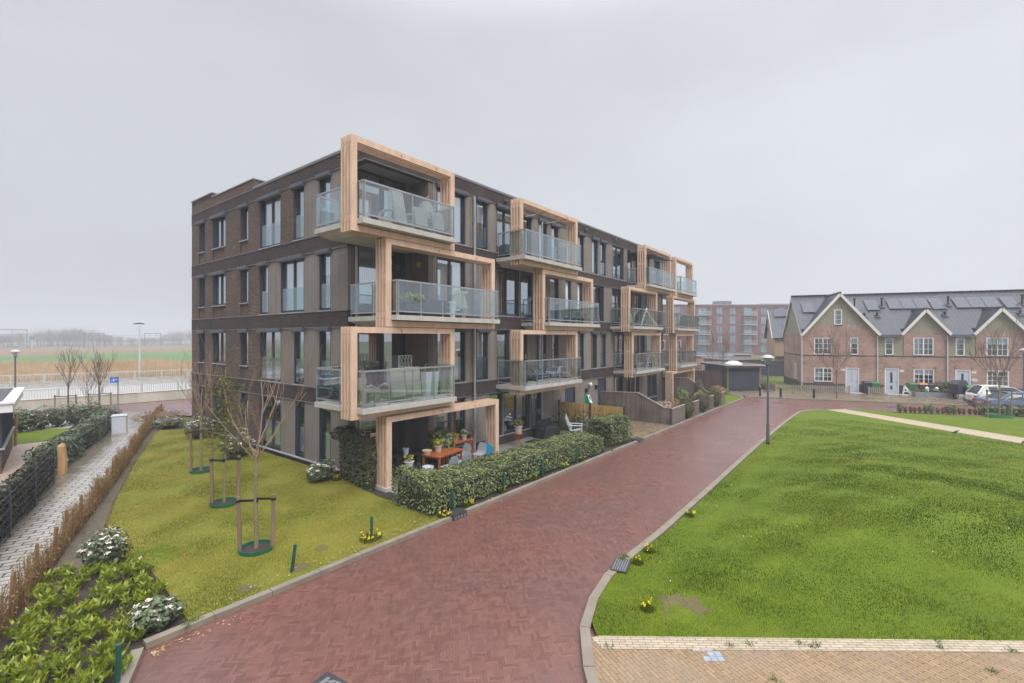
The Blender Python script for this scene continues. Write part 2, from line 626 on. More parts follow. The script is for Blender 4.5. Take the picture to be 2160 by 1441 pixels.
# ------------------------------------------------------------------ setting: ground, roads, lawns
def sheet(name, poly, z, mat, kind='structure', step=None, hfun=None):
    bm = bmesh.new()
    f = bm.faces.new([bm.verts.new((p[0], p[1], z)) for p in poly])
    f.normal_update()
    if f.normal.z < 0: f.normal_flip()
    if step:
        bmesh.ops.triangulate(bm, faces=bm.faces[:])
        xs = [p[0] for p in poly]
        ys = [p[1] for p in poly]
        for a in np.arange(min(xs), max(xs), step):
            bmesh.ops.bisect_plane(bm, geom=bm.verts[:] + bm.edges[:] + bm.faces[:], plane_co=(a, 0, 0), plane_no=(1, 0, 0))
        for a in np.arange(min(ys), max(ys), step):
            bmesh.ops.bisect_plane(bm, geom=bm.verts[:] + bm.edges[:] + bm.faces[:], plane_co=(0, a, 0), plane_no=(0, 1, 0))
    if hfun:
        for v in bm.verts: v.co.z = hfun(v.co.x, v.co.y)
    me = bpy.data.meshes.new(name)
    bm.to_mesh(me)
    bm.free()
    me.materials.append(mat)
    if hfun: me.polygons.foreach_set('use_smooth', [True] * len(me.polygons))
    o = bpy.data.objects.new(name, me)
    COL.objects.link(o)
    o['kind'] = kind
    return o


def kerb(name, pts, w=0.15, z0=-0.05, z1=0.10, side=1, mat=None):
    """kerb of stones about a metre long along a line; side gives the side on which it stands"""
    mb = MB()
    # resample
    P = [Vector((p[0], p[1], 0)) for p in pts]
    L = [0]
    for i in range(1, len(P)): L.append(L[-1] + (P[i] - P[i - 1]).length)
    n = max(1, round(L[-1] / 1.0))
    Q = []
    for k in range(n + 1):
        s = L[-1] * k / n
        i = max(j for j in range(len(L)) if L[j] <= s + 1e-9)
        i = min(i, len(P) - 2)
        f = (s - L[i]) / max(1e-9, L[i + 1] - L[i])
        Q.append(P[i].lerp(P[i + 1], f))
    off = []
    for i in range(len(Q)):
        d = (Q[min(i + 1, len(Q) - 1)] - Q[max(i - 1, 0)]).normalized()
        off.append(Vector((-d.y, d.x, 0)) * w * side)
    for i in range(n):
        a, b = Q[i], Q[i + 1]
        g = (b - a) * (0.006 / max(0.01, (b - a).length))
        a, b = a + g, b - g
        c, d = b + off[i + 1], a + off[i]
        dz = random.uniform(-0.004, 0.004)
        q = [a, b, c, d] if side > 0 else [b, a, d, c]
        ch = 0.02
        lo = [(p.x, p.y, z0) for p in q]
        hi = [(p.x, p.y, z1 + dz) for p in q]
        mb.hexa(lo + hi)
    o = mb.build(name, mat or M['kerb'])
    return struct(o)


M['kerb'] = m_plain('kerb_concrete', (0.205, 0.172, 0.132), 0.7, 0.18, 2.0, bump=0.1)
M['road'] = m_herring('red_clinker_road', c1=(0.155, 0.062, 0.046), c2=(0.122, 0.050, 0.039), c3=(0.182, 0.080, 0.060))
M['grass_green'] = m_ground('green_turf', ((0.085, 0.13, 0.006), (0.13, 0.165, 0.01), (0.06, 0.10, 0.005)))
M['grass_dry'] = m_ground('yellow_green_turf', ((0.22, 0.185, 0.03), (0.155, 0.16, 0.022), (0.11, 0.13, 0.014)), scales=(0.5, 3.0))
M['soil'] = m_ground('dark_soil', ((0.045, 0.035, 0.03), (0.075, 0.058, 0.046), (0.028, 0.022, 0.02)), scales=(1.2, 9.0), bump=0.9)
M['soil_pale'] = m_ground('sandy_soil', ((0.15, 0.12, 0.085), (0.11, 0.09, 0.065), (0.06, 0.05, 0.036)), scales=(1.2, 9.0), bump=0.8)
M['verge'] = m_ground('rough_verge', ((0.09, 0.10, 0.03), (0.15, 0.13, 0.06), (0.06, 0.07, 0.02)), scales=(0.06, 0.8))
M['path'] = m_paver('grey_path_paver', (0.40, 0.375, 0.345), (0.31, 0.285, 0.26), (0.075, 0.06, 0.045), 0.42, 0.21, 0.016, rot=0.37, rough=(0.10, 0.26), wetscale=0.7)


def moss_reflection_path():
    # brown moss and the hedge's dark reflection, painted into the path's hedge side
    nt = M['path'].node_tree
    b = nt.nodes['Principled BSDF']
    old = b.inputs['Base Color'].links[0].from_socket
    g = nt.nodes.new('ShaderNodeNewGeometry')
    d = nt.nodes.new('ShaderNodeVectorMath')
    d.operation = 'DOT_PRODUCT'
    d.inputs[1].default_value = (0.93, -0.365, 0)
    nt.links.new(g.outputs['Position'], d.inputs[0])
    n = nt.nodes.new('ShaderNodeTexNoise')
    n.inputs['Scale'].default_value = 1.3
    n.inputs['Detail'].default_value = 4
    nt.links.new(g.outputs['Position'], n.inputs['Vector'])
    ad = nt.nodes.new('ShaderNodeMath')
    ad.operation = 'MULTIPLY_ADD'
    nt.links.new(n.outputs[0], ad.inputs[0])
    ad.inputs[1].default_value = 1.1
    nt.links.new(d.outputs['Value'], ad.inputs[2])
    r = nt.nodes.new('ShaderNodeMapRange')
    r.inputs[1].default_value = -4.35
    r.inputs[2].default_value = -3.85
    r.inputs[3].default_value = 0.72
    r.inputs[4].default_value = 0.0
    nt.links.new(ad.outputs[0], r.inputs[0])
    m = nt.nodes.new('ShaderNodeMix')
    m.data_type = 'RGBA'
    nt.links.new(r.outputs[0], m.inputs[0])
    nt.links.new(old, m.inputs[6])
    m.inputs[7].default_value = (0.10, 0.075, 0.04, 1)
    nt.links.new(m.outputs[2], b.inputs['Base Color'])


moss_reflection_path()
M['yellow_paver'] = m_paver('yellow_clinker', (0.31, 0.20, 0.10), (0.235, 0.15, 0.082), (0.10, 0.08, 0.035), 0.21, 0.07, 0.006, rot=-PI / 2 + 0.52, rough=(0.45, 0.8), dirt=(0.24, 0.18, 0.13))
M['cream_paver'] = m_paver('cream_edging_stone', (0.44, 0.365, 0.27), (0.37, 0.30, 0.22), (0.13, 0.11, 0.06), 0.21, 0.062, 0.006, rot=0.93, rough=(0.6, 0.85))
M['brown_paver'] = m_paver('brown_pavement', (0.20, 0.15, 0.10), (0.15, 0.115, 0.075), (0.07, 0.055, 0.04), 0.30, 0.30, 0.01, rot=0.3, rough=(0.2, 0.5), off=0.0)
M['entrance_paver'] = m_paver('wet_entrance_slab', (0.22, 0.165, 0.10), (0.18, 0.135, 0.085), (0.08, 0.06, 0.04), 0.60, 0.60, 0.012, rough=(0.15, 0.4), off=0.0)
M['patio_paver'] = m_paver('grey_patio_slab', (0.26, 0.25, 0.24), (0.22, 0.215, 0.205), (0.10, 0.09, 0.08), 0.60, 0.60, 0.01, rough=(0.3, 0.6), off=0.0)
M['pale_path'] = m_paver('pale_path_brick', (0.47, 0.37, 0.26), (0.41, 0.32, 0.23), (0.2, 0.16, 0.1), 0.21, 0.07, 0.006, rot=0.7, rough=(0.4, 0.7))
M['purple_road'] = m_herring('purple_clinker_road', c1=(0.17, 0.085, 0.085), c2=(0.12, 0.07, 0.072), c3=(0.21, 0.115, 0.11))
M['field'] = m_ground('green_field', ((0.085, 0.16, 0.045), (0.11, 0.19, 0.055), (0.07, 0.14, 0.035)), scales=(0.02, 0.2), bump=0.2)
M['stubble'] = m_ground('brown_stubble', ((0.19, 0.115, 0.065), (0.25, 0.155, 0.09), (0.15, 0.09, 0.05)), scales=(0.05, 0.3), bump=0.3)
M['pale_road'] = m_ground('pale_concrete_road', ((0.36, 0.35, 0.335), (0.41, 0.40, 0.385), (0.30, 0.29, 0.275)), scales=(0.2, 1.5), rough=0.5, bump=0.1)
M['terrace'] = m_paver('pinkish_terrace', (0.42, 0.31, 0.24), (0.38, 0.28, 0.22), (0.2, 0.15, 0.12), 0.2, 0.1, 0.005, rough=(0.4, 0.7))

HC = Vector((51.56, 5.92, 0))
HA = math.radians(-72.4)
HX = Vector((math.cos(HA), math.sin(HA), 0))
HY = Vector((-math.sin(HA), math.cos(HA), 0))


def hw(x, y):
    p = HC + HX * x + HY * y
    return (p.x, p.y)


sheet('ground', [(-700, -500), (900, -500), (1300, 1300), (-700, 1300)], -0.10, M['verge'])
sheet('road', [(-12, -30), hw(36, -4), hw(-5.6, -4), (43.4, 9.2), (2.2, 9.42), (1.8, 8.4), (1.0, 6.4), (-12, 6.0)], 0.0, M['road'])
sheet('front_soil', [(2.2, 9.35), (26.9, 9.3), (26.9, 14.2), (9.9, 14.4), (9.9, 15.2), (10.1, 30.2), (9.0, 36), (-6, 36), (-6, 6.4), (1.05, 6.4), (1.85, 8.4)], 0.03, M['soil'])
sheet('lawn', [(3.1, 9.52), (9.25, 9.5), (9.15, 12.4), (9.55, 15.0), (9.72, 15.6), (9.72, 29.6), (8.6, 30.6), (8.1, 29.6), (5.75, 23.4), (3.98, 18.2), (3.15, 15.4), (2.98, 13.8), (3.3, 12.9), (3.25, 11.5), (3.15, 10.4)], 0.055, M['grass_dry'])
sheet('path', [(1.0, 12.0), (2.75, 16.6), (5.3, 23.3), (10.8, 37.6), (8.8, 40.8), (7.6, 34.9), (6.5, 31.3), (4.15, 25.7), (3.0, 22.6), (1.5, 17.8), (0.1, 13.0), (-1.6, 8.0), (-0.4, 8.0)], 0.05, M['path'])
sheet('patio', [(9.6, 11.45), (22.0, 11.0), (22.0, 15.2), (9.95, 15.2)], 0.045, M['patio_paver'])
sheet('entrance_path', [(22.2, 9.33), (26.95, 9.33), (26.95, 14.2), (22.2, 14.2)], 0.05, M['entrance_paver'])
sheet('garden_soil', [(27.05, 9.3), (39.6, 9.3), (39.6, 14.3), (27.05, 14.3)], 0.04, M['soil_pale'])
sheet('far_lawn', [(37.4, 9.3), (43.0, 9.2), (47.0, 11.0), (45.5, 14.0), (41.2, 16.5), (38.0, 14.6)], 0.06, M['grass_green'])


# right lawn with its low mound
def poly_dist(poly, x, y):
    best = 1e9
    n = len(poly)
    for i in range(n):
        ax, ay = poly[i]
        bx, by = poly[(i + 1) % n]
        dx, dy = bx - ax, by - ay
        t = max(0, min(1, ((x - ax) * dx + (y - ay) * dy) / (dx * dx + dy * dy)))
        d = math.hypot(x - ax - dx * t, y - ay - dy * t)
        best = min(best, d)
    return best


LAWN_R = [(7.08, 3.72), (7.44, 4.05), (8.6, 4.41), (9.7, 4.44), (12.0, 4.34), (16.6, 4.36), (22.2, 4.42), (27.2, 4.44), (33, 4.42), (36.9, 4.30), (38.2, 3.75),
          (39.1, 3.05), (32.05, -5.2), (24.6, -13.9), (19.9, -13.6), (11.25, -1.85)]


def lawn_h(x, y):
    d = poly_dist(LAWN_R, x, y)
    k = min(1, d / 4.0)
    k = k * k * (3 - 2 * k)
    return 0.075 + k * (0.16 + 0.5 * math.exp(-((x - 17.5) ** 2 + (y + 1.5) ** 2) / 42.0)) + 0.03 * k * math.sin(x * 1.3) * math.sin(y * 1.1 + 0.5)


sheet('green_lawn', LAWN_R, 0.075, M['grass_green'], step=0.9, hfun=lawn_h)
LAWN_B = [(40.2, 2.1), (40.75, 1.2), (40.9, 0.2), (40.45, -0.8), (41.6, -4.5), (43.8, -11.0), (45.5, -17), (27.3, -13.3), (34.05, -5.5)]


def lawnb_h(x, y):
    k = min(1, poly_dist(LAWN_B, x, y) / 3.0)
    return 0.075 + 0.22 * k * k * (3 - 2 * k) * min(1, max(0, (2 - y) / 8))


sheet('back_lawn', LAWN_B, 0.075, M['grass_green'], step=0.9, hfun=lawnb_h)
sheet('pale_path', [(39.1, 3.05), (40.2, 2.1), (34.05, -5.5), (27.3, -13.3), (24.6, -13.9), (32.05, -5.2)], 0.07, M['pale_path'])
sheet('edging_strip', [(6.98, 3.80), (7.10, 3.70), (11.25, -1.85), (19.9, -13.6), (19.5, -13.9), (10.98, -1.98), (6.84, 3.5)], 0.078, M['cream_paver'])
sheet('yellow_paving', [(6.95, 3.75), (6.88, 3.56), (11.0, -2.0), (19.4, -13.8), (2.0, -18), (-2, -6), (-1.4, -2.75), (4.7, 1.96), (6.12, 3.22), (6.8, 3.72)], 0.072, M['yellow_paver'])
mb = MB()
for (a, b) in ((0, 0), (0, 1), (1, 1), (2, 0), (2, 1), (2, 2), (3, 0), (3, 2), (1, 3), (2, 3), (3, 3)):
    # bluish bricks let into the yellow paving as a bay mark
    p = Vector((7.83, 2.42, 0.0745)) + Vector((0.6, -0.8, 0)) * 0.075 * (a * 1.0) * 1.4 + Vector((-0.8, -0.6, 0)) * 0.115 * b
    mb.obox(p, (0.6, -0.8, 0), (0.8, 0.6, 0), (0, 0, 1), 0.047, 0.052, 0.0015)
M['blue_brick'] = m_plain('blue_grey_brick', (0.27, 0.31, 0.37), 0.6, 0.15, 8)
struct(mb.build('bay_mark', M['blue_brick']))
# forecourt of the houses, its kerb and the alley
sheet('pavement', [hw(-5.4, -6.55), hw(9.3, -6.55), hw(9.8, -4.2), hw(36, -4.2), hw(36, 0.3), hw(-3.2, 0.3), hw(-3.2, 14), hw(-5.2, 14), (49.3, 9.0), (45.6, 12.3)], 0.08, M['brown_paver'])
kerb('kerb', [hw(-5.5, -6.7), hw(9.35, -6.7), hw(9.9, -4.3), hw(36, -4.3)], 0.15, side=1)
kerb('kerb', [(2.42, 9.33), (9.4, 9.30), (24.9, 9.16), (34.3, 9.10), (41.6, 8.98), (43.0, 9.0), (44.0, 9.6), (45.0, 10.8)], 0.15, side=1)
kerb('kerb', [(1.95, 8.35), (2.38, 9.25)], 0.16, side=1)
kerb('kerb', [(-1.5, -2.6), (4.6, 2.1), (6.02, 3.35), (6.7, 3.84), (7.3, 4.18), (8.57, 4.55), (9.69, 4.60), (12.0, 4.54), (16.6, 4.56), (22.2, 4.62), (27.2, 4.63), (33, 4.60), (37.0, 4.48), (38.4, 3.95), (39.3, 3.2)], 0.17, side=-1)
kerb('kerb', [(40.3, 2.2), (40.95, 1.25), (41.1, 0.2), (40.65, -0.8), (41.8, -4.5), (44.0, -11.0), (45.7, -17)], 0.15, side=-1)
# back road, ramp and railway land on the left
sheet('back_road', [(-20, 36), (3.6, 39.9), (8.7, 40.7), (10.7, 37.6), (11.5, 34.9), (16, 33), (45, 48), (42, 66), (14.4, 46.0), (4.5, 46.6), (-20, 48)], 0.0, M['purple_road'])
sheet('garden_path', [(-3, 32.0), (7.2, 35.6), (9.2, 38.6), (8.6, 40.6), (3.6, 38.9), (-3, 36)], 0.045, M['pale_road'])
sheet('garden_lawn', [(-3, 31.2), (3.0, 31.75), (4.6, 31.65), (5.5, 30.9), (6.6, 34.0), (6.2, 35.2), (3.6, 36.0), (-3, 34.2)], 0.06, M['grass_green'])
sheet('sandy_strip', [(1.2, 11.8), (2.4, 15.1), (3.4, 17.7), (4.95, 21.8), (7.3, 28.4), (9.9, 35.0), (10.4, 33), (8.9, 31.2), (6.9, 25.84), (5.7, 22.95), (4.3, 18.9), (3.4, 15.9), (3.2, 14.4)], 0.04, M['soil_pale'])
sheet('terrace', [(-3, 22), (3.0, 22.4), (4.6, 27.0), (5.4, 30.5), (4.6, 31.6), (3.0, 31.7), (-3, 31)], 0.055, M['terrace'])
sheet('ramp_road', [(-30, 47.2), (4.5, 47.1), (14.4, 45.9), (60, 66), (75, 86), (20.7, 63.3), (6.6, 67.3), (-30, 78)], -0.02, M['pale_road'])
sheet('field', [(-60, 118), (10, 114), (29, 89.5), (70, 72), (200, 70), (230, 260), (69, 213), (17, 193), (-60, 175)], -0.06, M['field'])
sheet('stubble_strip', [(-60, 175), (17, 193), (69, 213), (230, 260), (230, 330), (105, 324), (28.5, 323), (-60, 300)], -0.065, M['stubble'])
# ------------------------------------------------------------------ apartment building
BX0, BX1, BY0, BYL, BY1 = 9.8, 40.7, 14.0, 15.08, 29.82
LZ = [(0.21, 2.49), (3.11, 5.385), (6.01, 8.285), (8.91, 11.15)]   # bottom and top of each window zone
apt = thing('apartment_building', 'four-storey brown brick apartment block with timber-framed balconies', 'building', (0, 0, 0))


def mapL(h, d, z): return (BX0 + d, h, z)
def mapR(h, d, z): return (h, BY0 + d, z)
def mapB(h, d, z): return (h, BYL + d, z)          # back wall of the corner loggia


def mbox(mb, mp, h0, h1, d0, d1, z0, z1):
    a, b = mp(h0, d0, z0), mp(h1, d1, z1)
    mb.box(a[0], b[0], a[1], b[1], a[2], b[2])


brick = MB()     # material 0 band, 1 pier, 2 panel
clad = MB()
trim = MB()
DW = 0.32
# dark bands round the block
bands = [(0.0, 0.19, 0), (2.50, 3.10, 0), (5.395, 6.0, 0), (8.295, 8.90, 0), (11.16, 11.70, 0)]
for z0, z1, _ in bands:
    brick.cm = 0
    mbox(brick, mapL, BYL if z1 < 11 else BY0, BY1, 0.0, DW, z0, z1)
    if z1 > 11: mbox(brick, mapR, BX0 + DW, BX1, 0.0, DW, z0, z1)
    elif z0 > 0.1: mbox(brick, mapR, 12.71, 37.8, 0.0, DW, z0, z1)
    else: mbox(brick, mapR, 12.71, 22.7, 0.0, DW, z0, 0.43)
    brick.box(BX1 - DW, BX1, BY0 + DW if z1 > 11 else BYL, BY1, z0, z1)
    brick.box(BX0 + DW, BX1 - DW, BY1 - DW, BY1, z0, z1)
    for z, hgt in ((z0, 0.025), (z1, 0.03)):
        if z < 0.1: continue
        mbox(trim, mapL, BYL if z1 < 11 else BY0 - 0.02, BY1 + 0.02, -0.02, 0.05, z - hgt / 2, z + hgt / 2)
        if z0 > 0.1: mbox(trim, mapR, 12.71 if z1 < 11 else BX0 + 0.05, 37.8 if z1 < 11 else BX1, -0.02, 0.05, z - hgt / 2, z + hgt / 2)
# upper raised parapets on the end wall
brick.cm = 1
mbox(brick, mapL, 22.42, BY1, 0.012, DW, 11.72, 12.17)
mbox(brick, mapL, 27.04, BY1, 0.014, DW - 0.004, 12.17, 12.40)
for y in np.arange(27.1, 29.7, 0.22):     # dentil course under the corner coping
    brick.cm = 0
    mbox(brick, mapL, y, y + 0.11, -0.012, 0.05, 12.19, 12.39)
brick.cm = 1
for y0, y1, z0, z1 in ((22.42, 27.04, 11.72, 12.17),):
    brick.box(BX0 + DW, BX0 + 1.3, y0, y0 + DW, z0 - 0.1, z1)
# walls of the far end and rear, never seen from the street
for z0, z1 in LZ:
    brick.box(BX1 - DW, BX1, BYL, BY1, z0 - 0.018, z1 + 0.0095)
    brick.box(BX0 + DW, BX1 - DW, BY1 - DW, BY1, z0 - 0.018, z1 + 0.0095)
# end wall (towards the lawn): piers and infill
LWIN = {   # level: list of (Y hi, Y lo, kind)
    0: [(28.83, 28.0, 's'), (27.0, 25.44, 'd'), (23.78, 22.96, 's'), (21.84, 19.94, 'D'), (18.80, 18.02, 'F'), (16.98, 16.16, 'F')],
    1: [(28.83, 28.0, 's'), (27.0, 25.44, 'd'), (23.78, 22.96, 's'), (21.84, 19.94, 'D'), (18.88, 18.05, 'F'), (16.98, 16.16, 'F')],
    2: [(28.83, 28.0, 's'), (27.0, 25.44, 'd'), (23.78, 22.96, 's'), (21.84, 21.04, 'F'), (19.98, 18.07, 'D'), (16.98, 16.16, 'F')],
    3: [(28.83, 28.0, 's'), (27.0, 25.44, 'd'), (23.78, 22.96, 's'), (21.84, 19.94, 'D'), (18.88, 18.05, 'F'), (16.98, 16.16, 'F')],
}
for lv, (z0, z1) in enumerate(LZ):
    prev = BY1
    for (ya, yb, k) in LWIN[lv] + [(BYL, BYL, None)]:
        if prev - ya > 0.01:
            tgt_brick = prev > 21.9 or (lv == 3 and prev > 19)
            if tgt_brick:
                brick.cm = 1
                mbox(brick, mapL, ya, prev, 0.012, DW - 0.002, z0 - 0.005, z1 + 0.005)
            else:
                mbox(clad, mapL, ya, prev, 0.03, DW - 0.002, z0 - 0.005, z1 + 0.005)
        if k in ('s', 'd'):
            brick.cm = 2
            mbox(brick, mapL, yb, ya, 0.05, DW - 0.003, z0 - 0.005, z0 + 0.60)
        prev = yb if k else prev
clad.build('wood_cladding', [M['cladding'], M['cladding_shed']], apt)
clad = MB()
# side wall of the loggia (faces the lawn), back wall pieces
for lv, (z0, z1) in enumerate(LZ):
    zb = z0 - 0.21 if lv == 0 else z0 - 0.6
    clad.cm = 1
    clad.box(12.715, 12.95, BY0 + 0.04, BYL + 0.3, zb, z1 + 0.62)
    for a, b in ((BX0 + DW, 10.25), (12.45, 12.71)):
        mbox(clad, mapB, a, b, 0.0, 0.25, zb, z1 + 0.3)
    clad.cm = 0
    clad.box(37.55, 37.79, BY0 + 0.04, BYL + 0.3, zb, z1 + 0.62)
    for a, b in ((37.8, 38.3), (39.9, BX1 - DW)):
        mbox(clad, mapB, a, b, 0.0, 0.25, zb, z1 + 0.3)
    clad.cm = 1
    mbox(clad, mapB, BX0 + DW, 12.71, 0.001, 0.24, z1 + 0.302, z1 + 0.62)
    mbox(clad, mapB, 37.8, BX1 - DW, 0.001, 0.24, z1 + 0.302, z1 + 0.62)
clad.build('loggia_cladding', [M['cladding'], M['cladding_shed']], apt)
clad = MB()
# front wall (towards the street): openings per level, cladding everywhere else
RWIN = {
    3: [(13.14, 14.80, 'd'), (15.49, 16.25, 's'), (16.86, 18.25, 'd'), (18.62, 19.63, 's'), (20.26, 21.05, 's'), (21.42, 22.18, 's'), (24.29, 24.99, 's'), (25.95, 26.75, 's'), (27.07, 27.85, 's'),
        (28.73, 30.52, 'd'), (31.1, 33.9, 't'), (34.4, 35.1, 's'), (36.06, 37.2, 'd')],
    2: [(13.14, 14.80, 'd'), (16.78, 18.61, 'd'), (18.70, 19.71, 'o'), (21.30, 22.20, 'o'), (22.87, 23.55, 's'), (24.20, 24.85, 's'), (26.1, 27.58, 'd'), (28.73, 30.3, 'd'), (31.0, 31.9, 'o'), (32.4, 33.6, 'd'), (35.6, 36.9, 'd')],
    1: [(13.14, 14.80, 'd'), (15.49, 16.27, 's'), (16.88, 17.83, 's'), (18.3, 19.3, 'o'), (20.0, 21.0, 'o'), (21.5, 22.2, 's'), (24.29, 24.99, 's'), (25.90, 26.65, 's'), (27.07, 27.85, 's'), (29.1, 31.6, 't'), (32.3, 34.2, 'd'), (35.4, 37.0, 'd')],
    0: [(13.14, 14.80, 'd'), (16.35, 17.3, 's'), (17.4, 19.5, 'd'), (19.58, 20.5, 'o'), (22.85, 24.0, 'p'), (26.75, 27.9, 'p'), (29.2, 30.4, 's'), (30.9, 33.2, 't'), (34.6, 36.6, 'd')],
}
for lv, (z0, z1) in enumerate(LZ):
    prev = 12.952
    zb = z0 if lv else (0.43)
    for (a, b, k) in RWIN[lv] + [(37.55, 37.55, None)]:
        if a - prev > 0.01:
            zz = zb if (lv or a < 22.75) else 0.0
            mbox(clad, mapR, prev, a, 0.03, DW - 0.002, zz - 0.005, z1 + 0.005)
        prev = b
brick.build('brick_wall', [M['brick_dark'], M['brick_brown'], M['brick_panel']], apt)
clad.build('wood_cladding', [M['cladding'], M['cladding_shed']], apt)
# copings, trim
mbox(trim, mapL, BY0 - 0.03, 22.42, -0.03, DW + 0.05, 11.70, 11.77)
mbox(trim, mapR, BX0 + DW + 0.05, BX1 + 0.03, -0.03, DW + 0.05, 11.70, 11.77)
trim.build('trim_course', M['trim'], apt)
cop = MB()
mbox(cop, mapL, 22.38, 27.04, -0.03, DW + 0.03, 12.17, 12.22)
cop.box(BX0 + DW + 0.03, BX0 + 1.33, 22.38, 22.78, 12.17, 12.22)
mbox(cop, mapL, 27.0, BY1 + 0.03, -0.035, DW + 0.05, 12.40, 12.45)
mbox(cop, mapL, BY0 - 0.03, 22.38, -0.033, 0.08, 11.772, 11.80)
mbox(cop, mapR, BX0 + 0.08, BX1 + 0.03, -0.033, 0.08, 11.772, 11.80)
cop.build('coping', M['coping'], apt)
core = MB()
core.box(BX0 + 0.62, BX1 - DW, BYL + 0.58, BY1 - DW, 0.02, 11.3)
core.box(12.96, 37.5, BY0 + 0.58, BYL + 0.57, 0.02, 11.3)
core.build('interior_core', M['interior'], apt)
rf = MB()
rf.box(BX0 + DW, BX1 - DW, BY0 + DW, BY1 - DW, 11.32, 11.45)
rf.build('roof', M['roof_felt'], apt)
sof = MB()      # underside of the roof slab over the corner loggias
sof.box(BX0 + DW, 12.71, BY0 + DW, BYL, 11.17, 11.31)
sof.build('loggia_soffit', M['trim'], apt)
sof = MB()
sof.box(37.8, BX1 - DW, BY0 + DW, BYL, 11.17, 11.31)
sof.build('loggia_soffit', M['trim'], apt)
sill = MB()
mbox(sill, mapL, BYL + 0.1, 22.3, -0.06, 0.03, 0.195, 0.235)
for (ya, yb, k) in LWIN[0][:3]:
    pass
sill.build('plinth_ledge', M['coping'], apt)


def window(parent, mp, h0, h1, z0, z1, cols=1, blind=None, box=False, d0=0.10, deep=0.12, mullion=0.07, kind='w', sill_out=0.03, bar=0.055, mats=('anthracite', 'pane'), bars_h=(), thin=0.0, tilt=False, lower_glass=None, sillm='coping'):
    if h0 > h1: h0, h1 = h1, h0
    fr = MB()
    d1 = d0 + 0.07
    # reveal lining
    mbox(fr, mp, h0, h0 + bar, 0.035, d1, z0, z1)
    mbox(fr, mp, h1 - bar, h1, 0.035, d1, z0, z1)
    mbox(fr, mp, h0 + bar, h1 - bar, d0, d1, z0, z0 + bar + 0.02)
    mbox(fr, mp, h0 + bar, h1 - bar, 0.05, d1, z1 - bar, z1)
    w = (h1 - h0 - 2 * bar - (cols - 1) * mullion) / cols
    gl = MB()
    for c in range(cols):
        a = h0 + bar + c * (w + mullion)
        b = a + w
        if c: mbox(fr, mp, a - mullion, a, d0 - 0.02, d1, z0 + bar + 0.02, z1 - bar)
        # casement
        s = 0.04
        zz0, zz1 = z0 + bar + 0.02, z1 - bar
        mbox(fr, mp, a, a + s, d0 + 0.012, d1 - 0.01, zz0, zz1)
        mbox(fr, mp, b - s, b, d0 + 0.012, d1 - 0.01, zz0, zz1)
        mbox(fr, mp, a + s, b - s, d0 + 0.012, d1 - 0.01, zz0, zz0 + s)
        mbox(fr, mp, a + s, b - s, d0 + 0.012, d1 - 0.01, zz1 - s, zz1)
        for hb in bars_h:
            zb = zz0 + (zz1 - zz0) * hb
            mbox(fr, mp, a + s, b - s, d0 + 0.014, d1 - 0.012, zb - 0.02, zb + 0.02)
        if tilt and c == cols - 1:
            p = [mp(a + s, d0 + 0.03, zz0 + s), mp(b - s, d0 + 0.03, zz0 + s), mp(b - s, d0 + 0.22, zz1 - s), mp(a + s, d0 + 0.22, zz1 - s)]
            gl.face(p)
        else:
            mbox(gl, mp, a + s, b - s, d0 + 0.03, d0 + 0.042, zz0 + s, zz1 - s)
    f = fr.build('window', M[mats[0]], parent)
    gl.build('pane', M[mats[1]], f)
    if sill_out:
        s = MB()
        mbox(s, mp, h0 - 0.01, h1 + 0.01, -sill_out, 0.034, z0 - 0.028, z0 + 0.012)
        s.build('sill', M[sillm], f)
    if box:
        s = MB()
        mbox(s, mp, h0 - 0.07, h1 + 0.07, -0.10, 0.03, z1 - 0.02 - 0.10, z1 + 0.06)
        mbox(s, mp, h0 - 0.05, h1 + 0.05, -0.12, -0.10, z1 - 0.08, z1 + 0.03)
        s.build('shutter_box', M['shutter'], f)
    if blind:
        bm_ = MB()
        m, lo, hi = blind[:3]
        za, zb = z0 + (z1 - z0) * lo, z0 + (z1 - z0) * hi
        ha, hb = h0 + 0.06, h1 - 0.06
        if len(blind) > 3: ha, hb = h0 + (h1 - h0) * blind[3], h0 + (h1 - h0) * blind[4]
        mbox(bm_, mp, ha, hb, d1 + 0.012, d1 + 0.02, za, zb)
        bm_.build('blind', M[m], f)
    if lower_glass:
        g = MB()
        mbox(g, mp, h0 + 0.08, h1 - 0.03, d0 - 0.065, d0 - 0.05, z0 + 0.10, z0 + 1.02)
        g.build('guard_glass', M['railglass'], f)
    return f


rr = random.Random(5)
for lv in range(4):
    for i, (ya, yb, k) in enumerate(LWIN[lv]):
        z0, z1 = LZ[lv]
        zs = z0 + (0.60 if k in ('s', 'd') else 0.02)
        b = None
        if lv == 0 and i > 2: b = ('frost', 0.08, 0.52)
        elif lv == 1 and i > 4: b = ('frost', 0.03, 0.45)
        elif lv == 1 and i == 4: b = ('curtain', 0.02, 0.98, 0.55, 1.0)
        elif lv == 2 and i in (0, 2): b = ('interior', 0.02, 0.98)
        elif lv == 2 and i in (1, 4): b = ('blind', 0.02, 0.98)
        elif lv == 2 and i == 3: b = ('blind', 0.45, 0.98)
        elif lv == 2 and i == 5: b = ('blind', 0.62, 0.98)
        elif lv == 3 and i == 3: b = ('curtain', 0.02, 0.98)
        elif lv == 3 and i == 5: b = ('blind', 0.02, 0.98)
        elif lv == 0 and i == 1: b = ('curtain', 0.02, 0.98, 0.1, 0.45)
        window(apt, mapL, yb, ya, zs, z1 - 0.02, cols=2 if k in ('d', 'D') else 1, blind=b, box=lv > 0, d0=0.13,
               lower_glass=(k in ('D', 'F') and lv in (1, 2, 3)), sill_out=0.05 if k in ('s', 'd') else 0.03)
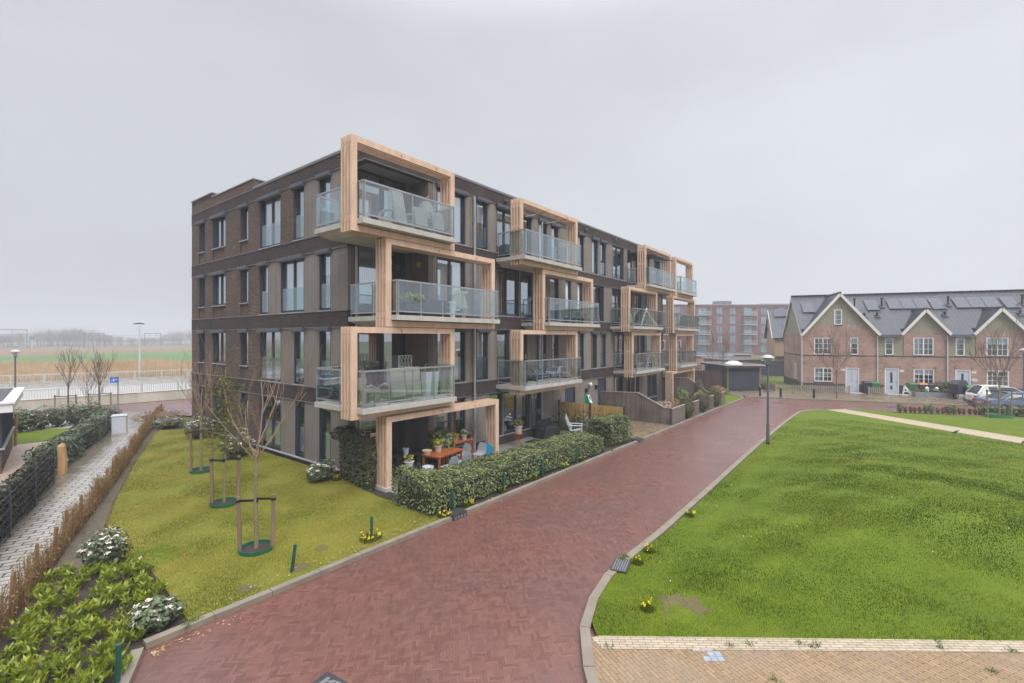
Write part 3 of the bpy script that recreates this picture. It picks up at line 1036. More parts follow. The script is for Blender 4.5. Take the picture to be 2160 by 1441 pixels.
for lv in range(4):
    for i, (a, b, k) in enumerate(RWIN[lv]):
        z0, z1 = LZ[lv]
        z0 += 0.02
        bl = None
        if lv == 0 and k != 'p': z0 = 0.46 if k != 'o' else 0.12
        if lv == 3: bl = [('blind', 0.03, 0.98), ('blind', 0.55, 0.98), ('blind', 0.75, 0.98), None, ('blind', 0.02, 0.98), ('curtain', 0.02, 0.98), ('curtain', 0.3, 0.98), ('blind', 0.02, 0.98), ('interior', 0.5, 0.98), ('curtain', 0.02, 0.98, 0, 0.4), None, None, None][i]
        if lv == 2: bl = [('blind', 0.02, 0.98), ('curtain', 0.02, 0.98, 0, 0.25), None, ('blind', 0.02, 0.9), ('blind', 0.02, 0.98), ('blind', 0.02, 0.98), ('blind', 0.02, 0.98, 0, 0.4), ('curtain', 0.02, 0.98, 0.1, 0.3), None, None, None][i]
        if lv == 1: bl = [('frost', 0.02, 0.48), ('curtain', 0.02, 0.98, 0.3, 0.8), None, None, None, None, ('curtain', 0.02, 0.98), ('interior', 0.35, 0.98), ('curtain', 0.02, 0.98), ('curtain', 0.02, 0.98, 0.5, 0.8), None, ('curtain', 0.02, 0.98, 0.3, 0.6)][i]
        if lv == 0: bl = [('curtain', 0.02, 0.98, 0.35, 0.5), None, ('curtain', 0.02, 0.98, 0.55, 0.8), ('curtain', 0.02, 0.98, 0.4, 0.7), None, None, ('lilac', 0.02, 0.98, 0.1, 0.75), None, ('lilac', 0.02, 0.98, 0.5, 0.7)][i]
        if k == 'p':      # plain dark doors at the entrance
            d = MB()
            mbox(d, mapR, a, b, 0.12, 0.2, 0.04, 2.3)
            dd = d.build('door', M['door_blue'], apt)
            f = MB()
            mbox(f, mapR, a, a + 0.06, 0.035, 0.119, 0.0, 2.36)
            mbox(f, mapR, b - 0.06, b, 0.035, 0.119, 0.0, 2.36)
            mbox(f, mapR, a + 0.06, b - 0.06, 0.035, 0.2, 2.3, 2.48)
            f.build('door_frame', M['anthracite'], dd)
            h = MB()
            mbox(h, mapR, a + 0.12, a + 0.16, 0.07, 0.12, 1.0, 1.2)
            h.build('handle', M['steel'], dd)
            continue
        if k == 'o' and lv: z0 -= 0.15
        w = window(apt, mapR, a, b, z0, z1 - 0.02, cols={'d': 2, 't': 3}.get(k, 1), blind=bl, box=(lv == 3 and i not in (9, 10)) or (lv == 1 and i in (0, 1, 6, 7, 8)), d0=0.13,
                   tilt=(lv == 2 and i in (4, 5, 6)), bars_h=(0.55,) if lv == 0 and i in (0, 1) else (), lower_glass=(lv == 3 and i in (1, 5, 8)) or (lv == 1 and i == 1))
        if k == 'o':
            h = MB()
            mbox(h, mapR, b - 0.10, b - 0.07, 0.05, 0.13, z0 + 0.95, z0 + 1.2)
            h.build('handle', M['steel'], w)
for lv in range(4):
    z0, z1 = LZ[lv]
    b = [None, ('frost', 0.02, 0.5, 0.6, 0.95), ('curtain', 0.02, 0.98, 0.05, 0.4), ('blind', 0.02, 0.62, 0.0, 0.3)][lv]
    window(apt, mapB, 10.25, 12.45, z0 - 0.15 if lv else 0.1, z1 + 0.28, cols=2, blind=b, d0=0.06, mullion=0.12, sill_out=0)
    window(apt, mapB, 38.3, 39.9, z0 - 0.15 if lv else 0.1, z1 + 0.28, cols=2, d0=0.06, sill_out=0)


# ---- balconies: chamfered slab, timber hoops, glass rail
YF, YR = 12.40, 12.65


def balcony(fx0, fx1, zfl, ztop, zbot, rx0=None, rx1=None, yb=BY0, legs=False, notch=None, slab=True, arms=False):
    rx0 = fx0 + 0.2 if rx0 is None else rx0
    rx1 = fx1 - 0.2 if rx1 is None else rx1
    if slab:
        s = MB()
        x0, x1, y0, y1 = rx0 - 0.06, rx1 + 0.06, YF - 0.06, yb - 0.004
        zt, ze, zi = zfl, zfl - 0.165, zfl - 0.355
        s.box(x0, x1, y0, y1, ze, zt)
        yi0 = 13.26
        T = [(x0 + 0.04, yi0), (x1 - 0.04, yi0), (x1 - 0.04, y1), (x0 + 0.04, y1)]
        I = [(x0 + 0.42, yi0 + 0.1), (x1 - 0.42, yi0 + 0.1), (x1 - 0.42, y1), (x0 + 0.42, y1)]
        if yb > BY0: I[3] = (x0 + 0.42, y1 - 0.35); I[2] = (x1 - 0.42, y1 - 0.35)
        for i in range(4):
            a, b = T[i], T[(i + 1) % 4]
            c, d = I[i], I[(i + 1) % 4]
            s.face([(*b, ze - 0.001), (*a, ze - 0.001), (*c, zi), (*d, zi)])
        s.face([(*p, zi) for p in I][::-1])
        bal = s.build('balcony', M['concrete'], apt)
        r = MB()
        hz = zfl + 1.13
        lines = [((rx0, YF), (rx1, YF)), ((rx0, yb - 0.05), (rx0, YF)), ((rx1, YF), (rx1, BY0 - 0.05 if yb > BY0 else yb - 0.05))]
        if yb > BY0: lines.append(((BX0 - 0.03, yb - 0.03), (rx0, yb - 0.03))) if rx0 < BX0 else None
        for (a, b) in lines:
            a, b = Vector((*a, 0)), Vector((*b, 0))
            L = (b - a).length
            n = max(1, round(L / 1.08))
            e = (b - a).normalized()
            nrm = Vector((e.y, -e.x, 0))
            r.bar(a + Vector((0, 0, hz)), b + Vector((0, 0, hz)), 0.055, 0.05)
            r.bar(a + Vector((0, 0, zfl + 0.12)), b + Vector((0, 0, zfl + 0.12)), 0.03, 0.05)
            for k in range(n + 1):
                p = a.lerp(b, k / n)
                r.bar(p + Vector((0, 0, zfl + 0.002)) - nrm * 0.03, p + Vector((0, 0, hz - 0.026)) - nrm * 0.03, 0.022, 0.05, up=e)
                if k < n:
                    g = MB()
                    q0, q1 = a.lerp(b, k / n) + e * 0.012, a.lerp(b, (k + 1) / n) - e * 0.012
                    g.obox((q0 + q1) / 2 + nrm * 0.012 + Vector((0, 0, zfl + 0.15 + (hz - 0.03 - zfl - 0.15) / 2)), e, nrm, (0, 0, 1), (q1 - q0).length / 2, 0.006, (hz - 0.03 - zfl - 0.15) / 2)
                    g.build('glass_panel', M['railglass'], bal)
        r.build('railing', M['steel'], bal)
    t = MB()
    wd, th = 0.21, 0.08
    bz = 0.19
    for k in range(4):
        y = YR + 0.158 * k
        t.box(fx0, fx0 + wd, y, y + th, zbot, ztop)
        t.box(fx1 - wd, fx1, y, y + th, zbot, ztop)
        t.box(fx0 + wd, fx1 - wd, y + 0.0015, y + th - 0.0015, ztop - bz, ztop - 0.001)
        if not legs: t.box(fx0 + wd, fx1 - wd, y + 0.0015, y + th - 0.0015, zbot + 0.001, zbot + bz)
    # spacer blocks between the boards and the brackets that tie the hoops to the wall
    for x in (fx0 + 0.03, fx1 - wd + 0.03):
        for z in (zbot + 0.35, zbot + (ztop - zbot) * 0.55, ztop - 0.4):
            for k in range(3):
                y = YR + 0.158 * k + th
                t.box(x, x + wd - 0.06, y, y + 0.07, z, z + 0.16)
    for f in (0.42, 0.78):
        x = fx0 + (fx1 - fx0) * f
        if arms: t.box(x, x + 0.05, YR + 0.02, BY0 - 0.005, ztop - 0.045 - bz, ztop - bz - 0.002)
        t.box(x, x + 0.045, YR + 0.03, YR + 0.158 * 3 + th, ztop, ztop + 0.028)
    o = t.build('timber_frame', M['timber'], apt)
    d = MB()
    for f in (0.42, 0.78):
        x = fx0 + (fx1 - fx0) * f
        d.box(x + 0.01, x + 0.07, YR - 0.006, YR - 0.001, ztop - 0.10, ztop - 0.085)
        d.box(x + 0.055, x + 0.07, YR - 0.006, YR - 0.001, ztop - 0.16, ztop - 0.10)
    for x in (fx0,):
        for z in (zbot + 0.25, zbot + 0.5, ztop - 0.25):
            if legs and z < 1: continue
            for k in range(4):
                d.box(x - 0.004, x - 0.0005, YR + 0.158 * k + 0.03, YR + 0.158 * k + 0.05, z, z + 0.03)
    d.build('bolt', M['black'], o)
    if legs:
        c = MB()
        for x in (fx0, fx1 - wd):
            c.box(x - 0.06, x + wd + 0.06, YR - 0.06, YR + 0.158 * 3 + th + 0.06, -0.05, 0.14)
        c.build('concrete_foot', M['concrete'], o)


FL = [0.05, 2.85, 5.75, 8.65]
balcony(8.36, 12.76, FL[3], 11.17, 8.26, rx0=8.62, rx1=12.50, yb=BYL)
balcony(9.64, 15.10, FL[2], 8.245, 5.365, rx0=9.9, rx1=15.0, yb=BYL)
balcony(8.36, 12.76, FL[1], 5.345, 2.50, rx0=8.62, rx1=12.50, yb=BYL)
balcony(9.66, 15.36, FL[0], 2.44, 0.10, legs=True, slab=False)
balcony(16.87, 21.88, FL[3], 11.22, 8.28, rx0=16.86, rx1=21.75, arms=True)
balcony(18.62, 23.58, FL[2], 8.25, 5.39, rx0=18.80, rx1=23.75)
balcony(16.87, 21.88, FL[1], 5.36, 2.46, rx0=16.86, rx1=21.75)
balcony(30.9, 35.9, FL[3], 11.30, 8.30, rx0=31.0, rx1=35.8, arms=True)
balcony(28.3, 33.1, FL[2], 8.27, 5.40, rx0=28.4, rx1=33.35)
balcony(28.8, 33.8, FL[1], 5.37, 2.46, rx0=28.9, rx1=33.7)
balcony(36.85, 41.15, FL[3], 11.30, 8.28, rx0=37.3, rx1=41.2, yb=BYL)
balcony(36.3, 41.7, FL[2], 8.25, 5.38, rx0=36.6, rx1=41.9, yb=BYL)
balcony(37.0, 41.25, FL[1], 5.36, 2.47, rx0=37.3, rx1=41.2, yb=BYL)
balcony(36.2, 41.6, FL[0], 2.43, 0.10, legs=True, slab=False)
# loggia floors behind the corner balconies at ground floor are the patio; downpipes, vents, lamps
for (x, z0, z1) in ((15.25, 0.05, 11.1), (20.42, 0.05, 11.0), (34.3, 2.6, 10.9)):
    p = MB()
    p.tube([(x, BY0 - 0.09, z0), (x, BY0 - 0.09, z1)], 0.05, 10)
    p.tube([(x, BY0 - 0.09, z1 - 0.06), (x, BY0 + 0.05, z1 - 0.06)], 0.045, 8)
    for z in np.arange(z0 + 1.0, z1, 1.5): p.box(x - 0.065, x + 0.065, BY0 - 0.15, BY0 - 0.01, z, z + 0.03)
    p.build('downpipe', M['pipe'], apt)
p = MB()
p.tube([(10.1, 14.95, 0.05), (10.1, 14.95, 8.3)], 0.055, 10)
p.build('downpipe', M['pipe'], apt)
p = MB()
p.tube([(29.0, 13.92, 2.4), (29.0, 13.92, 1.0), (29.05, 13.9, 0.9)], 0.045, 8)
p.build('downpipe', M['pipe'], apt)
for x, z in ((17.3, 11.42), (24.9, 11.45), (28.9, 11.5)):
    v = MB()
    v.box(x, x + 0.24, BY0 - 0.12, BY0, z - 0.07, z + 0.07)
    v.box(x + 0.03, x + 0.21, BY0 - 0.135, BY0 - 0.12, z - 0.04, z + 0.04)
    v.build('wall_vent', M['shutter'], apt)
for x, z in ((25.1, 1.75), (26.35, 1.85)):
    v = MB()
    v.box(x, x + 0.2, BY0 - 0.12, BY0 + 0.03, z, z + 0.24)
    v.build('wall_lamp', M['black'], apt)
v = MB()
v.sphere((25.55, BY0 - 0.12, 2.2), 0.13, 0.1, 0.13)
v.tube([(25.55, BY0 + 0.03, 2.2), (25.55, BY0 - 0.05, 2.2)], 0.06, 8)
v.build('globe_lamp', M['offwhite'], apt, True)
v = MB()
v.lathe([(0.05, 0), (0.12, 0.02), (0.12, 0.05), (0.0, 0.07)], 16)
o = v.build('bulkhead_lamp', m_plain('amber_lamp', (0.42, 0.27, 0.08), 0.4), apt, True)
o.location = (12.70, 14.55, 7.9)
o.rotation_euler = (0, -PI / 2, 0)
# folding-arm awning over the top balcony in the middle
aw = MB()
aw.bar((31.1, 13.9, 11.02), (34.3, 13.9, 11.02), 0.2, 0.16)
aw.face([(31.15, 13.85, 11.0), (34.25, 13.85, 11.0), (34.25, 12.0, 10.55), (31.15, 12.0, 10.55)])
aw.bar((31.1, 12.0, 10.55), (34.3, 12.0, 10.55), 0.06, 0.08)
for x in (31.6, 33.8):
    aw.bar((x, 13.85, 10.9), (x + 0.25, 12.9, 10.7), 0.04, 0.05)
    aw.bar((x + 0.25, 12.9, 10.7), (x, 12.05, 10.5), 0.04, 0.05)
aw.build('awning', M['anthracite'], apt)
# ------------------------------------------------------------------ vegetation helpers
def unit(a):
    return a / np.maximum(1e-9, np.linalg.norm(a, axis=1, keepdims=True))


def rdir(n):
    return unit(RNG.normal(size=(n, 3)))


def leaf_quads(p, nrm, size, aspect=0.5, spread=0.7, along=None):
    """kite shaped leaves at p, facing roughly nrm"""
    n = len(p)
    nn = unit(nrm + rdir(n) * spread)
    a = unit(np.cross(nn, rdir(n))) if along is None else unit(along + rdir(n) * 0.35)
    b = unit(np.cross(nn, a))
    s = (size * (0.65 + 0.7 * RNG.random(n)))[:, None]
    q = np.empty((n, 4, 3))
    q[:, 0] = p - a * s * 0.5
    q[:, 1] = p + b * s * aspect * 0.5
    q[:, 2] = p + a * s * 0.5
    q[:, 3] = p - b * s * aspect * 0.5
    return q.reshape(-1, 3)


def in_poly(poly, x, y):
    r = np.zeros(len(x), bool)
    n = len(poly)
    j = n - 1
    for i in range(n):
        xi, yi = poly[i]
        xj, yj = poly[j]
        c = ((yi > y) != (yj > y)) & (x < (xj - xi) * (y - yi) / (yj - yi + 1e-12) + xi)
        r ^= c
        j = i
    return r


def vnoise(x, y, s, seed=0):
    """cheap smooth 2d noise in -1..1"""
    g = np.random.default_rng(seed)
    o = np.zeros_like(x)
    for k in range(7):
        a = g.random() * 2 * PI
        f = s * (0.6 + 1.6 * g.random())
        o += np.sin((x * math.cos(a) + y * math.sin(a)) * f + g.random() * 6.28)
    return o / 3.2


def grass(name, poly, n, hf, hmin, hmax, wid, mat, near=10.0, seed=0, lean=0.5, label=None, cat='grass', fade=26.0, bald=()):
    xs = [p[0] for p in poly]
    ys = [p[1] for p in poly]
    X, Y = [], []
    got = 0
    while got < n:
        x = RNG.uniform(min(xs), max(xs), n)
        y = RNG.uniform(min(ys), max(ys), n)
        d = np.hypot(x, y)
        k = in_poly(poly, x, y) & (RNG.random(n) < np.clip((near / np.maximum(d, near)) ** 1.6, 0, 1)) & (d < fade)
        k &= RNG.random(n) < np.clip(0.82 + 0.45 * vnoise(x, y, 2.6, seed + 7), 0.25, 1)
        for bx, by, br_ in bald:
            dd = np.hypot(x - bx, y - by) / br_ + 0.35 * vnoise(x, y, 4.0, 5)
            k &= (dd > 1) | (RNG.random(n) < 0.45)
        X.append(x[k]); Y.append(y[k]); got += k.sum()
    x = np.concatenate(X)[:n]
    y = np.concatenate(Y)[:n]
    if hf is None: z = np.full(n, 0.05)
    elif isinstance(hf, float): z = np.full(n, hf)
    else: z = np.array([hf(a, b) for a, b in zip(x, y)])
    d = np.hypot(x, y)
    t = vnoise(x, y, 1.7, seed)
    h = (hmin + (hmax - hmin) * RNG.random(n)) * (1 + 0.35 * t)
    w = wid * (0.7 + 0.6 * RNG.random(n)) * np.clip(d / near, 1, 2.0)
    a = RNG.random(n) * 2 * PI
    l = h * lean * (0.3 + RNG.random(n))
    b = RNG.random(n) * 2 * PI
    v = np.empty((n, 3, 3))
    v[:, 0] = np.stack([x - np.cos(a) * w, y - np.sin(a) * w, z - 0.005], 1)
    v[:, 1] = np.stack([x + np.cos(a) * w, y + np.sin(a) * w, z - 0.005], 1)
    v[:, 2] = np.stack([x + np.cos(b) * l, y + np.sin(b) * l, z + h], 1)
    rnd = np.clip(0.5 + 0.3 * vnoise(x, y, 0.8, seed + 1) + 0.16 * vnoise(x, y, 3.0, seed + 2) + 0.3 * (RNG.random(n) - 0.5), 0, 1)
    o = soup(name, v.reshape(-1, 3), 3, mat, rnd=rnd)
    tag(o, label, cat, kind='stuff')
    return o


M['blade_green'] = m_leaf('green_blades', [(0.034, 0.066, 0.003), (0.066, 0.105, 0.004), (0.105, 0.14, 0.007), (0.20, 0.20, 0.025)], 0.9, 0.02, 0.4)
M['blade_dry'] = m_leaf('dry_blades', [(0.075, 0.12, 0.010), (0.145, 0.155, 0.016), (0.235, 0.20, 0.03), (0.36, 0.275, 0.08)], 0.9, 0.02, 0.35)
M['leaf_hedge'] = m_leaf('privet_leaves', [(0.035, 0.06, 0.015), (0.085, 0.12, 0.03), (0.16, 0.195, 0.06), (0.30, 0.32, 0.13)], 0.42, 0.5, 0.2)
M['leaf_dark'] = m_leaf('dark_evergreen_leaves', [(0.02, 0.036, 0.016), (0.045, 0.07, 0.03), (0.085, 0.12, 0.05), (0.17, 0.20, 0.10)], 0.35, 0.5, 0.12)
M['leaf_ivy'] = m_leaf('ivy_leaves', [(0.02, 0.032, 0.010), (0.045, 0.06, 0.018), (0.085, 0.085, 0.03), (0.16, 0.11, 0.06)], 0.4, 0.45, 0.12)
M['leaf_mesh'] = m_leaf('dark_ivy_leaves', [(0.012, 0.014, 0.008), (0.022, 0.026, 0.012), (0.04, 0.04, 0.02), (0.07, 0.07, 0.035)], 0.4, 0.45, 0.1)
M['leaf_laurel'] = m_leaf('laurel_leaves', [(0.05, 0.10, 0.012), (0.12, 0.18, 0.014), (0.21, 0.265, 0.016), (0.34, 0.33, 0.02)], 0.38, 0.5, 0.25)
M['clover'] = m_leaf('clover_leaves', [(0.10, 0.21, 0.012), (0.14, 0.27, 0.02), (0.18, 0.31, 0.03)], 0.8, 0.05, 0.4)
M['leaf_conifer'] = m_leaf('olive_needles', [(0.04, 0.06, 0.014), (0.085, 0.105, 0.022), (0.14, 0.145, 0.03), (0.21, 0.17, 0.05)], 0.55, 0.3, 0.2)
M['leaf_yew'] = m_leaf('yew_needles', [(0.03, 0.045, 0.010), (0.06, 0.075, 0.015), (0.10, 0.105, 0.02), (0.15, 0.13, 0.03)], 0.55, 0.3, 0.2)
M['leaf_brown'] = m_leaf('dead_brown_twigs', [(0.13, 0.075, 0.03), (0.22, 0.125, 0.05), (0.31, 0.19, 0.08), (0.20, 0.16, 0.07)], 0.75, 0.2, 0.15)
M['reed'] = m_leaf('dry_reed', [(0.40, 0.28, 0.155), (0.53, 0.385, 0.225), (0.62, 0.47, 0.30), (0.48, 0.38, 0.26)], 0.8, 0.15, 0.3)
M['petal_white'] = m_leaf('white_flower_heads', [(0.62, 0.50, 0.44), (0.74, 0.68, 0.62), (0.78, 0.76, 0.72)], 0.7, 0.2, 0.2)
M['petal_yellow'] = m_leaf('yellow_petals', [(0.62, 0.42, 0.01), (0.75, 0.58, 0.02), (0.78, 0.66, 0.06)], 0.6, 0.2, 0.2)
M['petal_red'] = m_leaf('red_petals', [(0.45, 0.05, 0.05), (0.6, 0.12, 0.12)], 0.6, 0.2, 0.2)
M['bark_green'] = m_plain('lichen_bark', (0.20, 0.165, 0.09), 0.85, 0.35, 20, bump=0.3)
M['bark_red'] = m_plain('reddish_twig', (0.25, 0.165, 0.11), 0.8, 0.2, 8)
M['bark_dark'] = m_plain('dark_bark', (0.10, 0.06, 0.055), 0.85, 0.25, 8)
M['bark_grey'] = m_plain('grey_bark', (0.17, 0.13, 0.11), 0.85, 0.25, 8)
M['stake'] = m_plain('weathered_stake', (0.20, 0.135, 0.095), 0.85, 0.25, 4, bump=0.2, stretch=(1, 1, 0.3))
M['stake_green'] = m_plain('greenish_stake', (0.20, 0.185, 0.09), 0.85, 0.2, 4)
M['strap'] = m_plain('black_strap', (0.008, 0.008, 0.01), 0.6, 0.1)
M['green_plastic'] = m_plain('green_plastic', (0.006, 0.12, 0.062), 0.45, 0.15)
M['green_post'] = m_plain('dark_green_post', (0.008, 0.075, 0.05), 0.4, 0.1)


def hedge_pts(A, B, w, h, n, z0=0.05, lump=0.12, round_=0.25, skew=0.0):
    """points and outward normals on the shell of a clipped hedge from A to B"""
    A, B = np.array(A, float), np.array(B, float)
    L = np.linalg.norm(B - A)
    e = (B - A) / L
    s = np.array([-e[1], e[0]])
    # choose faces by area
    ar = np.array([L * h, L * h, L * w, w * h, w * h])
    f = RNG.choice(5, n, p=ar / ar.sum())
    u = RNG.random(n); v = RNG.random(n)
    a = np.where(f < 3, u * L, np.where(f == 3, 0, L))
    b = np.where(f == 0, -w / 2, np.where(f == 1, w / 2, np.where(f == 2, (v - 0.5) * w, (u - 0.5) * w)))
    z = np.where(f == 2, h, v * h)
    nrm = np.zeros((n, 3))
    nrm[f == 0, :2] = -s
    nrm[f == 1, :2] = s
    nrm[f == 2, 2] = 1
    nrm[f == 3, :2] = -e
    nrm[f == 4, :2] = e
    # rounding of the top edges and ends
    top = np.clip((z / h - 0.72) / 0.28, 0, 1)
    b = b * (1 - round_ * top ** 2)
    bot = np.clip(1 - z / h / 0.25, 0, 1)
    b = b * (1 - 0.25 * bot ** 2)
    z = z - 0.10 * h * np.abs(b / (w / 2)) ** 3 * (f == 2)
    lum = lump * (vnoise(a, z * 1.5 + b * 2, 2.2, 3) * 0.6 + vnoise(a + 3, z + b, 5.5, 4) * 0.4)
    dep = -np.abs(RNG.normal(size=n)) * 0.07
    P = np.stack([A[0] + e[0] * a + s[0] * b, A[1] + e[1] * a + s[1] * b, z0 + z], 1)
    P = P + nrm * (lum + dep)[:, None]
    return P, nrm


def hedge(name, label, A, B, w, h, n, leaf, size, cat='hedge', group=None, lump=0.12, z0=0.05, aspect=0.55, core=(0.02, 0.022, 0.012), round_=0.25, rise=0.0):
    A_, B_ = Vector((*A, 0)), Vector((*B, 0))
    t = thing(name, label, cat, ((A_.x + B_.x) / 2, (A_.y + B_.y) / 2, 0), 0, group)
    off = np.array([t.location.x, t.location.y, 0])
    P, N = hedge_pts(A, B, w, h, n, z0, lump, round_)
    if rise:
        P[:, 2] *= 1 + rise * np.exp(-(np.hypot(P[:, 0] - A[0], P[:, 1] - A[1] - w * 0.3) / 1.1) ** 2)
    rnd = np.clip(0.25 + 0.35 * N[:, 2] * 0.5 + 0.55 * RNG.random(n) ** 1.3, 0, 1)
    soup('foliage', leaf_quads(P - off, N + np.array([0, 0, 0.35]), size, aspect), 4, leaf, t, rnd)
    mb = MB()
    d = (B_ - A_).normalized()
    c = (A_ + B_) / 2
    mb.obox((0, 0, z0 + h * 0.46), d, (-d.y, d.x, 0), (0, 0, 1), max(0.05, (B_ - A_).length / 2 - 0.12), max(0.04, w / 2 - 0.16), h * 0.40)
    r = random.Random(3)
    L = (B_ - A_).length
    for k in range(int(L / 0.22)):
        p = -d * (L / 2) + d * (k + 0.5) * 0.22 + Vector((-d.y, d.x, 0)) * r.uniform(-w * 0.25, w * 0.25)
        mb.tube([(p.x, p.y, 0.0), (p.x + r.uniform(-.05, .05), p.y + r.uniform(-.05, .05), z0 + h * 0.5)], [0.014, 0.008], 5, False)
    key = 'core%s' % (core,)
    if key not in M: M[key] = m_plain('hedge_inside', core, 0.9, 0.3)
    mb.build('branches', M[key], t)
    return t


def bush_pts(n, rx, ry, rz, lump=0.15, lower=-0.15, seed=1):
    d = rdir(n)
    d[:, 2] = np.where(d[:, 2] < lower, np.abs(d[:, 2]), d[:, 2])
    d = unit(d)
    r = 1 + lump * (vnoise(d[:, 0] * 3, d[:, 1] * 3 + d[:, 2] * 2, 1.6, seed))
    r *= 1 - 0.28 * RNG.random(n) ** 2
    P = d * np.array([rx, ry, rz]) * r[:, None]
    return P, d


def bush(name, label, loc, r, h, n, leaf, size, cat='shrub', group=None, flowers=0, fl_mat=None, aspect=0.5, lump=0.18, fsize=0.055, seed=1):
    t = thing(name, label, cat, loc, 0, group)
    P, N = bush_pts(n, r, r * 0.9, h / 2, lump, -1.0, seed)
    P[:, 2] += h / 2
    P[:, 2] = np.maximum(P[:, 2], 0.03)
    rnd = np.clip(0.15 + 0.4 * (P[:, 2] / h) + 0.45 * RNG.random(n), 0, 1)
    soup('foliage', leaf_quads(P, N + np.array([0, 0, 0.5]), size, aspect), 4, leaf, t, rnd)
    mb = MB()
    rr_ = random.Random(seed)
    for k in range(9):
        a = k * 0.7
        mb.tube([(0, 0, 0), (r * 0.35 * math.cos(a), r * 0.35 * math.sin(a), h * 0.35), (r * 0.7 * math.cos(a), r * 0.7 * math.sin(a), h * 0.7)], [0.012, 0.008, 0.004], 5, False)
    mb.sphere((0, 0, h * 0.45), r * 0.62, r * 0.58, h * 0.38, 10, 6)
    mb.build('branches', M['bark_dark'], t)
    if flowers:
        P, N = bush_pts(flowers, r * 1.02, r * 0.94, h / 2 * 1.05, lump, 0.0, seed)
        P[:, 2] += h / 2
        V, R_ = [], []
        for p, nn in zip(P, N):
            k = 13
            q = p + RNG.normal(size=(k, 3)) * fsize * 0.5 * np.array([1, 1, 0.3])
            V.append(leaf_quads(q, np.tile(nn + np.array([0, 0, 1.0]), (k, 1)), np.full(k, fsize * 0.7), 0.9, 0.5))
        soup('flowers', np.concatenate(V), 4, fl_mat, t)
    return t


def flower_clump(label, loc, r, h, n, fl, mat, group='yellow spring flowers along the kerb', name='flower_clump', leafm='blade_green', cat='flowers'):
    t = thing(name, label, cat, loc, 0, group)
    k = n * 6
    a = RNG.random(k) * 2 * PI
    q = np.sqrt(RNG.random(k)) * r
    x, y = q * np.cos(a), q * np.sin(a)
    hh = h * (0.5 + 0.6 * RNG.random(k))
    v = np.empty((k, 3, 3))
    v[:, 0] = np.stack([x - 0.008, y, 0 * x], 1)
    v[:, 1] = np.stack([x + 0.008, y, 0 * x], 1)
    v[:, 2] = np.stack([x + RNG.normal(size=k) * 0.04, y + RNG.normal(size=k) * 0.04, hh], 1)
    soup('leaves', v.reshape(-1, 3), 3, M[leafm], t)
    a = RNG.random(fl) * 2 * PI
    q = np.sqrt(RNG.random(fl)) * r
    c = np.stack([q * np.cos(a), q * np.sin(a), h * (0.75 + 0.4 * RNG.random(fl))], 1)
    P = np.repeat(c, 7, 0) + RNG.normal(size=(fl * 7, 3)) * 0.014
    soup('petals', leaf_quads(P, np.tile([0, -0.3, 1.0], (fl * 7, 1)), np.full(fl * 7, 0.034), 0.7, 0.8), 4, mat, t)
    return t


def branchy(mb, p, d, L, r, depth, rs, spread=0.6, up=0.25, kids=(3, 4), shrink=0.68, nseg=3, minr=0.003):
    pts, rad = [Vector(p)], [r]
    d = Vector(d).normalized()
    for k in range(nseg):
        d = (d + Vector((rs.uniform(-1, 1), rs.uniform(-1, 1), rs.uniform(-0.4, 1))) * 0.13 + Vector((0, 0, up * 0.25))).normalized()
        pts.append(pts[-1] + d * L / nseg)
        rad.append(max(minr, r * (1 - 0.55 * (k + 1) / nseg)))
    mb.tube(pts, rad, 5 if r > 0.012 else 4 if r > 0.006 else 3, False)
    if depth <= 0: return
    for k in range(rs.randint(*kids)):
        f = rs.uniform(0.3, 1.0)
        i = min(nseg - 1, int(f * nseg))
        q = pts[i].lerp(pts[i + 1], f * nseg - i)
        a = rs.uniform(0, 2 * PI)
        side = Vector((math.cos(a), math.sin(a), rs.uniform(-0.1, 0.5)))
        nd = (d + side * spread + Vector((0, 0, up))).normalized()
        branchy(mb, q, nd, L * shrink * rs.uniform(0.7, 1.15), max(minr, rad[i + 1] * 0.72), depth - 1, rs, spread, up, kids, shrink, nseg, minr)


def bare_tree(label, loc, hfork, htop, r0, seed, barkt, barkc, group='young trees', n=9, spread=0.7, lean=0.0, depth=2, name='young_tree', up=0.35, kids=(2, 4), minr=0.004, leader=True, thin=0.36):
    t = thing(name, label, 'tree', loc, 0, group)
    rs = random.Random(seed)
    tr = MB()
    tr.tube([(0, 0, -0.05), (rs.uniform(-.02, .02), rs.uniform(-.02, .02), hfork * 0.5), (lean, 0, hfork + 0.12)], [r0, r0 * 0.9, r0 * 0.8], 9)
    tr.build('trunk', barkt, t, True)
    cr = MB()
    H = htop - hfork
    for k in range(n):
        a = 2 * PI * k / n + rs.uniform(-.3, .3)
        s = rs.uniform(0.5, 1.0) * spread
        z = hfork + rs.uniform(-0.05, 0.25) * (0.4 + 0.3 * H)
        branchy(cr, (lean, 0, min(z, hfork + 0.1) if not leader else z), (math.cos(a) * s, math.sin(a) * s, 0.75), H * rs.uniform(0.5, 0.85), r0 * thin, depth, rs, 0.55, up, kids, minr=minr)
    if leader:
        branchy(cr, (lean, 0, hfork), (0.05, 0, 1), H * 0.85, r0 * 0.5, depth, rs, 0.6, up, (3, 5), minr=minr)
    cr.build('crown', barkc, t)
    return t


